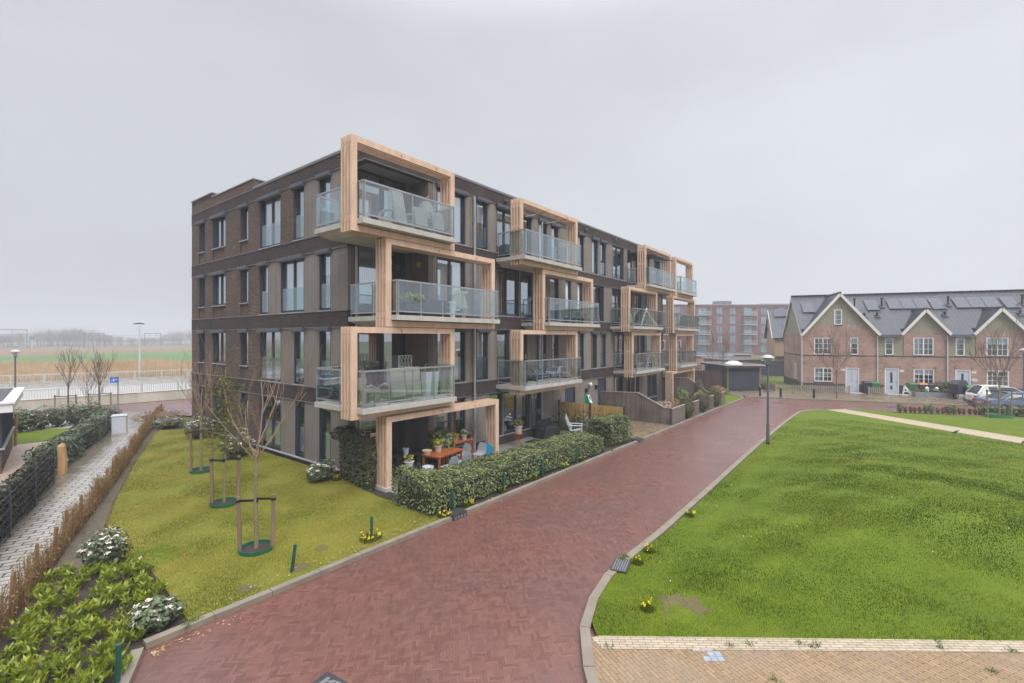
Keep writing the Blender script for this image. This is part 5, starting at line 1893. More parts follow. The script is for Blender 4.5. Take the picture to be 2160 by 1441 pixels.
sloped_fence('plank_fence', 'weathered brown plank fence sloping down beside the wet entrance slabs', 27.0, [(13.95, 1.62), (11.5, 1.70), (9.9, 0.95), (9.47, 0.95)], 9.47, 29.2, 0.93)
sloped_fence('plank_fence', 'second plank fence with sloping top, at the far garden by the shed', 37.6, [(13.95, 1.85), (11.9, 1.85), (10.2, 0.7), (9.6, 0.7)], 9.6, None)
for lab, x0, x1 in (('short grey plank fence between the first and second yew bushes', 30.75, 32.1), ('short grey plank fence between the second and third yew bushes', 34.3, 35.5), ('short grey plank fence past the third yew bush, nearest the shed', 37.0, 38.6)):
    t = thing('garden_fence', lab, 'fence', (x0, 9.5, 0.03), 0, 'short plank fences along the gardens')
    mb = MB()
    n = round((x1 - x0) / 0.13)
    for k in range(n): mb.box((x1 - x0) * k / n + 0.005, (x1 - x0) * (k + 1) / n - 0.005, -0.02 - 0.004 * (k % 2), 0.02, 0, 0.9)
    mb.build('boards', M['plank'], t)
    mb = MB()
    mb.bar((-0.03, 0, 0.915), (x1 - x0 + 0.03, 0, 0.915), 0.09, 0.03)
    mb.build('cap_rail', M['plank_cap'], t)
for lab, x, r, h, sd in (('olive yew bush nearest the sloping plank fence', 30.0, 0.62, 1.3, 1), ('olive yew bush in the middle of the garden row', 33.2, 0.72, 1.45, 2), ('olive yew bush farthest along the garden row', 36.4, 0.62, 1.35, 3)):
    t = thing('yew_bush', lab, 'bush', (x, 9.65, 0.03), 0, 'yew bushes along the gardens')
    P, N = bush_pts(1500, r, r * 0.8, h / 2, 0.12, -1, sd)
    P[:, 2] += h / 2
    P[:, 2] *= 1.0
    soup('foliage', leaf_quads(P, N + np.array([0, 0, 0.8]), np.full(1500, 0.16), 0.22, 0.6), 4, M['leaf_yew'], t)
    mb = MB()
    mb.sphere((0, 0, h * 0.45), r * 0.68, r * 0.55, h * 0.4, 10, 6)
    mb.build('branches', M['bark_dark'], t)
for lab, x, y, r, h, leafm, nm in (('mound of dry brown hydrangea heads behind the plank fence', 28.3, 10.3, 0.85, 1.15, 'reed', 'hydrangea'), ('second dry hydrangea by the far timber posts', 31.4, 10.6, 0.6, 1.1, 'leaf_brown', 'hydrangea'), ('green pine shrub beside the far timber frame posts', 34.6, 11.4, 0.55, 1.4, 'leaf_hedge', 'pine_shrub'),
                               ('pale flowering shrub behind the second yew', 35.3, 10.4, 0.5, 1.2, 'reed', 'garden_shrub'), ('reddish twiggy shrub in front of the dark shed', 43.5, 11.3, 0.6, 0.9, 'leaf_brown', 'garden_shrub'), ('low green shrub beside the dark shed', 44.5, 11.2, 0.7, 0.6, 'leaf_laurel', 'garden_shrub')):
    bush(nm, lab, (x, y, 0.03), r, h, 700, M[leafm], 0.12, group=None, seed=int(x))
t = thing('slim_conifer', 'narrow dark clipped conifer in the far garden', 'conifer', (36.9, 10.9, 0.03))
P, N = bush_pts(900, 0.38, 0.38, 0.95, 0.08, -1, 5)
P[:, 2] += 0.95
soup('crown', leaf_quads(P, N, np.full(900, 0.1), 0.3), 4, M['leaf_dark'], t)
mb = MB()
mb.lathe([(0.05, 0), (0.3, 0.3), (0.28, 1.3), (0.0, 1.8)], 10)
mb.build('trunk', M['bark_dark'], t)
# ---- patio furniture
M['orange_wood'] = m_plain('oiled_orange_wood', (0.33, 0.095, 0.025), 0.4, 0.2, 4, stretch=(6, 1, 1))
M['grey_plastic'] = m_plain('grey_plastic', (0.30, 0.32, 0.35), 0.5, 0.06)
M['pale_grey'] = m_plain('pale_grey_slats', (0.50, 0.53, 0.57), 0.55, 0.08)
M['dark_grey'] = m_plain('dark_grey_resin', (0.018, 0.02, 0.024), 0.5, 0.2)
M['pot_stone'] = m_plain('stone_pot', (0.42, 0.36, 0.31), 0.8, 0.15)
M['pot_white'] = m_plain('white_pot', (0.62, 0.63, 0.60), 0.6, 0.08)
M['pot_blue'] = m_plain('pale_blue_pot', (0.42, 0.52, 0.62), 0.5, 0.08)
M['terracotta'] = m_plain('terracotta', (0.40, 0.22, 0.13), 0.8, 0.12)
M['wicker'] = m_boards('pale_wicker', (0.33, 0.30, 0.265), 0.03, 0.006, 0.2, 0.8, dark=0.5, vertical=False)
M['teak_grey'] = m_plain('greyed_teak', (0.40, 0.37, 0.34), 0.7, 0.12)
PZ = 0.05


def table(name, label, loc, lx, ly, h, mat, rz=0):
    t = thing(name, label, 'table', loc, rz)
    mb = MB()
    n = 6
    for k in range(n): mb.box(-lx / 2, lx / 2, -ly / 2 + ly * k / n + 0.004, -ly / 2 + ly * (k + 1) / n - 0.004, h - 0.03, h)
    mb.box(-lx / 2 + 0.06, lx / 2 - 0.06, -ly / 2 + 0.05, ly / 2 - 0.05, h - 0.09, h - 0.032)
    mb.build('tabletop', mat, t)
    for sx in (-1, 1):
        for sy in (-1, 1):
            q = MB()
            q.box(sx * (lx / 2 - 0.08) - 0.03, sx * (lx / 2 - 0.08) + 0.03, sy * (ly / 2 - 0.07) - 0.03, sy * (ly / 2 - 0.07) + 0.03, 0, h - 0.032)
            q.build('leg', mat, t)
    return t


def pot(name, label, loc, r, h, mat, plant=None, fl=0, flm=None, group=None, pr=0.16, ph=0.2, n=160, size=0.06):
    t = thing(name, label, 'potted plant' if plant else 'pot', loc, 0, group)
    mb = MB()
    mb.lathe([(r * 0.72, 0), (r * 0.95, h * 0.85), (r * 1.06, h * 0.86), (r * 1.06, h), (r * 0.9, h), (r * 0.85, h * 0.9), (0, h * 0.9)], 18)
    mb.build('pot', mat, t)
    if plant:
        P, N = bush_pts(n, pr, pr, ph / 2, 0.2, -0.5, int(loc[0] * 10))
        P[:, 2] += h + ph * 0.4
        soup('foliage', leaf_quads(P, N + np.array([0, 0, 0.5]), np.full(n, size), 0.45), 4, M[plant], t)
    if fl:
        P, N = bush_pts(fl, pr, pr, ph / 2, 0.2, 0.1, 3)
        P[:, 2] += h + ph * 0.5
        P = np.repeat(P, 6, 0) + RNG.normal(size=(fl * 6, 3)) * 0.015
        soup('flowers', leaf_quads(P, np.tile([0, 0, 1.0], (fl * 6, 1)), np.full(fl * 6, 0.05), 0.8, 0.7), 4, flm, t)
    return t


def shell_chair(label, loc, rz):
    t = thing('shell_chair', label, 'chair', loc, rz, 'grey moulded chairs at the orange table')
    mb = MB()
    prof = [(-0.22, 0.44), (-0.05, 0.42), (0.15, 0.44), (0.22, 0.52), (0.26, 0.70), (0.28, 0.83)]
    wid = [0.20, 0.23, 0.23, 0.23, 0.22, 0.15]
    for i in range(len(prof) - 1):
        (y0, z0), (y1, z1) = prof[i], prof[i + 1]
        for s in (0, 1):
            q = [(-wid[i], y0, z0), (wid[i], y0, z0), (wid[i + 1], y1, z1), (-wid[i + 1], y1, z1)]
            off = Vector((0, 0.012, -0.012)) * s
            q = [tuple(Vector(p) + off) for p in q]
            mb.face(q if not s else q[::-1])
    mb.build('seat', M['grey_plastic'], t, True)
    for sx in (-1, 1):
        for sy in (-1, 1):
            q = MB()
            q.tube([(sx * 0.14, sy * 0.14, 0.42), (sx * 0.21, sy * 0.2, 0.0)], 0.013, 6)
            q.build('leg', M['orange_wood'], t)


table('garden_table', 'orange wooden dining table under the front timber arch', (12.35, 12.85, PZ), 1.5, 0.85, 0.74, M['orange_wood'], 0.15)
table('side_table', 'long orange wooden side table against the brick wall', (13.9, 13.45, PZ), 1.35, 0.42, 0.82, M['orange_wood'], 0.0)
for lab, x, y, rz in (('grey moulded chair at the hedge side of the orange table, nearest the timber posts', 11.85, 12.05, PI), ('grey moulded chair at the hedge side of the orange table, second from the posts', 12.55, 12.1, PI),
                      ('grey moulded chair at the wall end of the orange table', 13.35, 12.8, -PI / 2), ('grey moulded chair between the orange table and the hose reel', 13.85, 12.45, -PI / 2)):
    shell_chair(lab, (x, y, PZ), rz)
pot('flower_pot', 'stone pot of yellow primroses on the orange dining table', (12.25, 13.0, PZ + 0.74), 0.15, 0.24, M['pot_stone'], 'leaf_laurel', 22, M['petal_yellow'], 'flower pots on the terrace')
pot('flower_pot', 'low cream planter without flowers on the orange dining table', (11.75, 13.05, PZ + 0.74), 0.17, 0.14, m_plain('cream_pot', (0.5, 0.42, 0.28), 0.7), None)
pot('flower_pot', 'terracotta bowl of orange-yellow pansies on the side table', (13.55, 13.45, PZ + 0.82), 0.16, 0.17, M['terracotta'], 'leaf_laurel', 26, m_leaf('orange_petals', [(0.7, 0.33, 0.01), (0.75, 0.5, 0.02)], 0.6, 0.2, 0.2), 'flower pots on the terrace')
pot('flower_pot', 'stone pot of white hyacinths on the side table', (14.1, 13.45, PZ + 0.82), 0.13, 0.2, M['pot_stone'], 'leaf_hedge', 14, M['petal_white'], 'flower pots on the terrace')
pot('flower_pot', 'dark pot of green leaves at the end of the side table', (14.42, 13.5, PZ + 0.82), 0.11, 0.13, M['black'], 'leaf_hedge')
pot('flower_pot', 'pale green bowl of pale yellow flowers beside the black chair', (10.75, 12.85, PZ + 0.55), 0.17, 0.17, M['pot_white'], 'leaf_hedge', 12, M['petal_yellow'], 'flower pots on the terrace')
table('black_table', 'small black metal table holding a pale flower bowl', (10.75, 12.85, PZ), 0.6, 0.5, 0.55, M['black'])
pot('bucket', 'pale grey bucket standing between black table and orange table', (11.25, 12.45, PZ), 0.19, 0.5, M['pale_grey'], None)
table('black_table', 'long black table along the loggia back wall', (11.4, 13.75, PZ), 1.3, 0.5, 0.7, M['black'])
pot('tool_pot', 'pale blue pot of brushes and tools on the long black table', (11.35, 13.75, PZ + 0.7), 0.12, 0.22, M['pot_blue'], 'leaf_mesh', pr=0.10, ph=0.2, n=50)
pot('potted_palm', 'large potted bushy palm with fine green fronds by the loggia corner', (12.95, 13.6, PZ), 0.2, 0.4, M['terracotta'], 'leaf_hedge', pr=0.5, ph=1.15, n=900, size=0.16)


def slat_chair(name, label, loc, rz, mat, group=None):
    t = thing(name, label, 'chair', loc, rz, group)
    mb = MB()
    for k in range(6): mb.box(-0.24, 0.24, -0.24 + k * 0.08, -0.175 + k * 0.08, 0.40, 0.425)
    mb.build('seat', mat, t)
    mb = MB()
    for k in range(7):
        x = -0.24 + k * 0.08
        mb.obox((x, 0.32, 0.72), (1, 0, 0), (0, 1, 0.25), (0, -0.25, 1), 0.025, 0.012, 0.32)
    mb.bar((-0.26, 0.38, 1.02), (0.26, 0.38, 1.02), 0.03, 0.06)
    mb.build('backrest', mat, t)
    for s in (-1, 1):
        q = MB()
        q.box(s * 0.27 - 0.025, s * 0.27 + 0.025, -0.26, 0.36, 0.60, 0.63)
        q.build('armrest', mat, t)
        for y in (-0.22, 0.26):
            q = MB()
            q.box(s * 0.27 - 0.025, s * 0.27 + 0.025, y - 0.025, y + 0.025, 0, 0.60)
            q.build('leg', mat, t)
    return t


slat_chair('garden_chair', 'black high-backed garden chair in the dark corner loggia', (10.45, 13.75, PZ), 0.2, M['black'])
# hose reel
t = thing('hose_reel', 'blue garden hose reel with grey handle by the timber posts', 'hose reel', (15.05, 12.95, PZ), 0.5)
M['hose_blue'] = m_plain('bright_blue_plastic', (0.01, 0.27, 0.45), 0.35, 0.1)
for x in (-0.17, 0.17):
    q = MB()
    q.tube([(x - 0.02, 0, 0.36), (x + 0.02, 0, 0.36)], 0.23, 20)
    q.build('side_plate', M['hose_blue'], t)
q = MB()
q.tube([(-0.15, 0, 0.36), (0.15, 0, 0.36)], 0.17, 18)
q.build('hose', m_plain('coiled_hose', (0.2, 0.14, 0.08), 0.5), t)
q = MB()
q.tube([(-0.16, 0.05, 0.4), (-0.14, 0.16, 1.0), (0.14, 0.16, 1.0), (0.16, 0.05, 0.4)], 0.012, 6)
q.tube([(-0.2, -0.15, 0.1), (0.2, -0.15, 0.1)], 0.09, 12)
q.build('handle', M['steel'], t)
# black storage bench
t = thing('storage_bench', 'black storage bench with armrests by the cladding wall', 'bench', (19.95, 13.25, PZ), 0.0)
q = MB()
q.box(-0.7, 0.7, -0.28, 0.28, 0.0, 0.42)
q.build('chest', M['dark_grey'], t)
q = MB()
q.box(-0.62, 0.62, -0.31, 0.26, 0.421, 0.46)
q.build('seat', m_plain('dark_grey_seat', (0.035, 0.037, 0.042), 0.5), t)
q = MB()
q.box(-0.62, 0.62, 0.2, 0.28, 0.461, 0.86)
for k in range(3): q.box(-0.6, 0.6, 0.19, 0.2, 0.50 + k * 0.12, 0.59 + k * 0.12)
q.build('backrest', M['dark_grey'], t)
for s in (-1, 1):
    q = MB()
    q.box(s * 0.66 - 0.04, s * 0.66 + 0.04, -0.3, 0.28, 0.62, 0.66)
    q.box(s * 0.66 - 0.035, s * 0.66 + 0.035, -0.3, -0.24, 0.421, 0.62)
    q.box(s * 0.66 - 0.035, s * 0.66 + 0.035, 0.22, 0.28, 0.421, 0.62)
    q.build('armrest', M['dark_grey'], t)


def adirondack(label, loc, rz):
    t = thing('adirondack_chair', label, 'chair', loc, rz, 'pale slatted garden chairs by the bamboo fence')
    q = MB()
    for k in range(7):
        x = -0.24 + k * 0.08
        hh = 0.42 - 0.10 * abs(k - 3) ** 1.5 / 5.2
        q.obox((x * 1.1, 0.36 + 0.02 * abs(k - 3), 0.30 + hh), (1, 0, 0), (0, 0.93, 0.36), (0, 0.36, 0.93), 0.034, 0.012, hh)
    q.build('backrest', M['pale_grey'], t)
    q = MB()
    for k in range(6): q.obox((0, -0.25 + k * 0.09, 0.38 - k * 0.025), (1, 0, 0), (0, 1, -0.28), (0, 0.28, 1), 0.27, 0.036, 0.012)
    q.build('seat', M['pale_grey'], t)
    for s in (-1, 1):
        q = MB()
        q.box(s * 0.33 - 0.06, s * 0.33 + 0.06, -0.33, 0.35, 0.57, 0.595)
        q.build('armrest', M['pale_grey'], t)
        for y in (-0.27, 0.27):
            q = MB()
            q.box(s * 0.31 - 0.015, s * 0.31 + 0.015, y - 0.045, y + 0.045, 0, 0.57)
            q.build('leg', M['pale_grey'], t)


adirondack('pale grey fan-back garden chair nearer the building wall', (20.95, 12.2, PZ), 0.5)
adirondack('pale grey fan-back garden chair nearer the hedge', (21.25, 11.2, PZ), 0.9)
pot('potted_plant', 'green plant in a stone pot on a wooden stand before the terrace door', (17.3, 13.1, PZ + 0.62), 0.19, 0.34, M['pot_stone'], 'leaf_conifer', pr=0.26, ph=0.34, n=260, size=0.1)
t = thing('plant_stand', 'crossed wooden stand carrying a stone flower pot', 'plant stand', (17.3, 13.1, PZ))
q = MB()
q.lathe([(0.2, 0.58), (0.2, 0.62)], 12)
q.build('top', M['orange_wood'], t)
for a in range(3):
    q = MB()
    c, s = math.cos(a * 2.094), math.sin(a * 2.094)
    q.bar((c * 0.18, s * 0.18, 0.58), (-c * 0.22, -s * 0.22, 0.0), 0.04)
    q.build('leg', M['orange_wood'], t)
q = MB()
q.box(-0.4, 0.4, -0.25, 0.25, 0, 0.02)
o = q.build('doormat', M['dark_grey'])
o.location = (18.6, 13.2, PZ)
tag(o, 'black doormat on the patio in front of the terrace door', 'doormat')
slat_chair('deck_chair', 'pale grey folding deck chair behind the dry hydrangea', (30.2, 12.9, 0.04), 0.4, M['pale_grey'])
# ---- things on the balconies


def armchair(label, loc, rz, group, tall=0.9):
    t = thing('wicker_armchair', label, 'chair', loc, rz, group)
    q = MB()
    q.box(-0.28, 0.28, -0.3, 0.2, 0.12, 0.42)
    q.build('seat', M['wicker'], t)
    q = MB()
    q.obox((0, 0.27, 0.35 + tall * 0.3), (1, 0, 0), (0, 1, 0.2), (0, -0.2, 1), 0.28, 0.04, tall * 0.45)
    q.build('backrest', M['wicker'], t)
    for s in (-1, 1):
        q = MB()
        q.tube([(s * 0.31, -0.3, 0.05), (s * 0.31, -0.28, 0.52), (s * 0.31, 0.0, 0.62), (s * 0.31, 0.28, 0.58)], 0.05, 8)
        q.build('armrest', M['wicker'], t)


b3 = FL[3] + 0.002
armchair('tall pale wicker chair behind the glass of the top corner balcony', (10.25, 13.1, b3), 0.2 + PI, 'wicker chairs on the top corner balcony', 1.25)
for lab, x in (('low wicker seat in the middle of the top corner balcony', 11.15), ('low wicker seat at the street end of the top corner balcony', 11.95)):
    armchair(lab, (x, 13.0, b3), PI, 'wicker chairs on the top corner balcony', 0.7)
t = thing('hanging_chair', 'egg-shaped hanging chair at the right end of the top corner balcony', 'hanging chair', (12.15, 13.55, b3))
q = MB()
q.sphere((0, 0, 1.0), 0.32, 0.3, 0.5, 14, 8)
q.build('basket', M['wicker'], t, True)
q = MB()
q.tube([(0.3, 0.2, 0), (0.36, 0.25, 1.2), (0.2, 0.1, 1.75), (0, 0, 1.6)], 0.025, 6)
q.build('stand', M['steel'], t)
b2 = FL[2] + 0.002
t = slat_chair('slatted_bench', 'greyed teak slatted bench chair on the second floor corner balcony', (13.2, 13.2, b2), PI + 0.2, M['teak_grey'])
t.scale = (1.5, 1.1, 1.0)
pot('potted_plant', 'bushy yellow-green plant behind the glass of the second floor corner balcony', (10.75, 12.75, b2), 0.24, 0.42, M['dark_grey'], 'leaf_laurel', 40, M['petal_yellow'], pr=0.42, ph=0.38, n=500, size=0.09)
pot('tall_planter', 'tall slim white planter on the second floor corner balcony', (12.75, 12.75, b2), 0.13, 0.62, M['pot_white'], None)
for lab, x, y, w, h in (('big dark grey storage box by the loggia wall of the second floor balcony', 10.6, 13.8, 0.5, 1.05), ('low dark box with pitched lid on the second floor balcony', 11.0, 12.95, 0.4, 0.45), ('dark grey cushion box in the middle of the second floor balcony', 12.2, 13.3, 0.55, 0.62)):
    t = thing('storage_box', lab, 'box', (x, y, b2))
    q = MB()
    q.box(-w, w, -0.25, 0.25, 0, h)
    q.build('body', M['dark_grey'], t)
    q = MB()
    q.box(-w - 0.02, w + 0.02, -0.27, 0.27, h + 0.001, h + 0.04)
    q.build('lid', M['anthracite'], t)
t = thing('bird_house', 'small green lantern bird house on the lawn side of the second floor balcony', 'bird house', (10.15, 13.9, b2))
q = MB()
q.box(-0.1, 0.1, -0.1, 0.1, 0.35, 0.6)
q.tube([(0, 0, 0), (0, 0, 0.35)], 0.02, 6)
q.build('box', M['lamp_post'], t)
q = MB()
q.lathe([(0.19, 0.6), (0.0, 0.78)], 4)
q.build('roof', M['green_post'], t)
b1 = FL[1] + 0.002
for lab, x, y, rz, tall in (('low wicker chair at the lawn end of the first floor corner balcony', 9.15, 13.2, 1.9, 0.7), ('tall wicker chair in the middle of the first floor corner balcony', 10.2, 13.05, PI, 1.05), ('second tall wicker chair on the first floor corner balcony', 10.95, 13.1, PI - 0.2, 1.05)):
    armchair(lab, (x, y, b1), rz, 'wicker chairs on the first floor corner balcony', tall)
t = table('wicker_table', 'small pale wicker table at the rail of the first floor balcony', (8.98, 12.75, b1), 0.5, 0.5, 0.55, M['wicker'])
t = thing('trellis', 'pale geometric trellis panel on the first floor corner balcony', 'trellis', (11.45, 13.9, b1))
q = MB()
for k in range(3):
    for s in (-1, 1):
        for j in range(4):
            q.bar((-0.28 + 0.14 * j, 0, 0.3 + k * 0.4), (-0.28 + 0.14 * (j + s * 0.5 + 0.5) , 0, 0.5 + k * 0.4), 0.015)
            q.bar((-0.28 + 0.14 * (j + s * 0.5 + 0.5), 0, 0.5 + k * 0.4), (-0.28 + 0.14 * j, 0, 0.7 + k * 0.4), 0.015)
for x in (-0.3, 0.3): q.bar((x, 0, 0), (x, 0, 1.5), 0.025)
for z in (0.3, 0.7, 1.1, 1.5): q.bar((-0.3, 0, z), (0.3, 0, z), 0.02)
q.build('lattice', M['pot_white'], t)
q = MB()
q.box(-0.3, 0.3, -0.1, 0.1, 0.02, 0.28)
q.build('planter', M['wicker'], t)
for lab, x in (('tall square grey planter left of its twin on the first floor balcony', 11.95), ('tall square grey planter at the right end of the first floor balcony', 12.3)):
    t = thing('tall_planter', lab, 'planter', (x, 13.3, b1), 0, 'tall square planters')
    q = MB()
    q.hexa([(-0.1, -0.1, 0), (0.1, -0.1, 0), (0.1, 0.1, 0), (-0.1, 0.1, 0), (-0.15, -0.15, 0.9), (0.15, -0.15, 0.9), (0.15, 0.15, 0.9), (-0.15, 0.15, 0.9)])
    q.build('body', M['pale_grey'], t)
    q = MB()
    q.box(-0.13, 0.13, -0.13, 0.13, 0.901, 0.91)
    q.build('soil', M['soil'], t)
c = thing('leafy_screen', 'dark leafy screen plant at the lawn side of the first floor balcony', 'plant', (9.1, 14.4, b1))
P = np.stack([RNG.normal(size=500) * 0.08, RNG.random(500) * 0.9 - 0.45, RNG.random(500) * 1.1 + 0.05], 1)
soup('foliage', leaf_quads(P, rdir(500), np.full(500, 0.09), 0.5), 4, M['leaf_dark'], c)
q = MB()
q.box(-0.1, 0.1, -0.45, 0.45, 0, 0.2)
q.build('planter', M['dark_grey'], c)
pot('flower_pot', 'white pot of brown heather on the second top floor balcony', (17.25, 13.3, b3), 0.24, 0.5, M['pot_white'], 'leaf_brown', pr=0.2, ph=0.2)
t = thing('storage_box', 'dark storage box on the second top floor balcony beside the white pot', 'box', (17.35, 13.75, b3))
q = MB(); q.box(-0.3, 0.3, -0.2, 0.2, 0, 0.6); q.build('body', M['dark_grey'], t)
q = MB(); q.box(-0.32, 0.32, -0.22, 0.22, 0.601, 0.64); q.build('lid', M['anthracite'], t)
for k, (lab, x, y, z) in enumerate((('leafy potted plant at the lawn end of the middle second floor balcony', 19.2, 12.8, b2), ('row of green balcony plants, first on the middle second floor balcony', 20.9, 12.75, b2), ('row of green balcony plants, second on the middle second floor balcony', 21.6, 12.75, b2), ('row of green balcony plants, last on the middle second floor balcony', 22.4, 12.75, b2),
                                    ('red flowering pot on the middle first floor balcony', 17.5, 12.9, b1), ('red flowering pot at the window of the middle first floor balcony', 19.4, 13.6, b1))):
    pot('potted_plant', lab, (x, y, z), 0.17, 0.3, M['dark_grey'], 'leaf_hedge', 0 if k < 4 else 14, M['petal_red'], 'potted plants on the middle balconies', pr=0.28, ph=0.4, n=220, size=0.09)
t = thing('drying_rack', 'white folding clothes rack on the far first floor balcony', 'clothes rack', (32.7, 12.9, b1))
for s in (-1, 1):
    q = MB()
    q.bar((-0.3, s * 0.3, 0), (0.3, s * 0.3, 0.9), 0.025); q.bar((0.3, s * 0.3, 0), (-0.3, s * 0.3, 0.9), 0.025)
    q.build('leg', M['white'], t)
q = MB()
for k in range(6): q.bar((-0.3 + k * 0.12, -0.3, 0.9), (-0.3 + k * 0.12, 0.3, 0.9), 0.015)
q.build('rail', M['white'], t)
armchair('dark cushioned armchair on the far second floor balcony', (29.0, 13.2, b2), PI, None, 0.8)
slat_chair('garden_chair', 'black metal chair on the far first floor balcony', (29.5, 13.3, b1), 2.5, M['black'])
t = thing('folded_parasol', 'pale folded parasol leaning across the far second floor balcony', 'parasol', (30.6, 12.7, b2))
q = MB(); q.tube([(-0.3, 0, 0.05), (0.65, 0, 1.25)], [0.03, 0.06], 8); q.build('canopy', M['pot_white'], t)
q = MB(); q.tube([(0.65, 0, 1.25), (0.72, 0, 1.34)], 0.015, 6); q.build('pole', M['steel'], t)
# ------------------------------------------------------------------ terraced houses on the right
M['brick_red'] = m_brick('mottled_red_brick', (0.39, 0.25, 0.20), (0.26, 0.155, 0.125), (0.39, 0.32, 0.28), 0.21, 0.062, 0.007, big=0.22)
M['brick_beige'] = m_brick('beige_brick', (0.42, 0.275, 0.19), (0.36, 0.235, 0.165), (0.36, 0.27, 0.2), 0.21, 0.062, 0.007, big=0.1)
M['plinth'] = m_plain('dark_plinth', (0.07, 0.055, 0.055), 0.8, 0.2)
M['sage_v'] = m_boards('sage_vertical_boards', (0.255, 0.245, 0.185), 0.24, 0.012, 0.05, 0.6, grain=0.4, dark=0.5)
M['sage_h'] = m_boards('sage_lap_siding', (0.265, 0.255, 0.18), 0.18, 0.014, 0.05, 0.6, vertical=False, grain=0.4, dark=0.4)
M['tiles'] = m_tiles('anthracite_roof_tiles', (0.046, 0.048, 0.06))
M['solar'] = m_plain('solar_panel', (0.03, 0.036, 0.055), 0.25, 0.1, 1.0, spec=0.6)
M['door_grey'] = m_plain('pale_blue_grey_door', (0.46, 0.49, 0.56), 0.45, 0.04)
M['dark_glass'] = m_plain('dark_door_glass', (0.03, 0.035, 0.04), 0.1, 0.2)
M['zinc'] = m_plain('grey_gutter', (0.17, 0.18, 0.20), 0.4, 0.1, metal=0.3)
M['pipe_white'] = m_plain('white_downpipe', (0.52, 0.52, 0.54), 0.45, 0.06)
M['house_pane'] = m_glass('house_glass', (0.78, 0.84, 0.88), 1.0, 0.12)


def hmap(h, d, z): return (h, d, z)


def gable_win(parent, a, b, z0, z1, cols, rows, mapf=hmap, bars=2, blind=None):
    """white framed window with glazing bars"""
    fr = MB()
    gl = MB()
    w = 0.075
    for (p, q, r, s) in ((a, a + w, z0, z1), (b - w, b, z0, z1), (a + w, b - w, z0, z0 + w), (a + w, b - w, z1 - w, z1)):
        mbox(fr, mapf, p, q, 0.02, 0.12, r, s)
    cw = (b - a - 2 * w - (cols - 1) * 0.09) / cols
    for c in range(cols):
        x0 = a + w + c * (cw + 0.09)
        if c: mbox(fr, mapf, x0 - 0.09, x0, 0.015, 0.12, z0 + w, z1 - w)
        for k in range(1, bars):
            x = x0 + cw * k / bars
            mbox(fr, mapf, x - 0.014, x + 0.014, 0.05, 0.085, z0 + w, z1 - w)
        for k in range(1, rows):
            z = z0 + w + (z1 - z0 - 2 * w) * k / rows
            mbox(fr, mapf, x0, x0 + cw, 0.052, 0.083, z - 0.014, z + 0.014)
        mbox(gl, mapf, x0, x0 + cw, 0.09, 0.10, z0 + w, z1 - w)
    f = fr.build('window', M['white'], parent)
    gl.build('pane', M['house_pane'], f)
    s = MB()
    mbox(s, mapf, a - 0.04, b + 0.04, -0.05, 0.04, z0 - 0.06, z0 - 0.002)
    s.build('sill', M['plinth'], f)
    if blind:
        q = MB()
        m, lo, hi, l0, l1 = blind
        mbox(q, mapf, a + (b - a) * l0, a + (b - a) * l1, 0.18, 0.19, z0 + (z1 - z0) * lo, z0 + (z1 - z0) * hi)
        q.build('curtain', M[m], f)
    return f


def roof_slab(mb, x0, x1, ya, za, yb, zb, th=0.12):
    """sloped slab with tile uv (u along x, v down the slope)"""
    L = math.hypot(yb - ya, zb - za)
    n = Vector((0, -(zb - za), (yb - ya))).normalized() * th
    if n.z < 0: n = -n
    A, B, C_, D = Vector((x0, ya, za)), Vector((x1, ya, za)), Vector((x1, yb, zb)), Vector((x0, yb, zb))
    mb.face([A, B, C_, D], [(x0, L), (x1, L), (x1, 0), (x0, 0)])
    q = [p - n for p in (A, B, C_, D)]
    mb.face(q[::-1])
    for i in range(4):
        a, b = (A, B, C_, D)[i], (A, B, C_, D)[(i + 1) % 4]
        mb.face([q[i], q[(i + 1) % 4], b, a])


EZ, RZ, RY = 5.42, 9.1, 4.5      # eaves, ridge, half depth
SL = (RZ - EZ) / RY
UNITS = [(0.0, 5.8), (5.8, 10.75), (10.75, 15.85), (15.85, 20.95), (20.95, 26.0)]
HL = ['end-of-row brick house with the big cross gable, left of the row', 'second brick house from the left with the small gable, white ornament by its door', 'third brick house from the left behind the parked white car', 'fourth brick house of the row, cut by the picture edge', 'fifth brick house of the row beyond the picture edge']


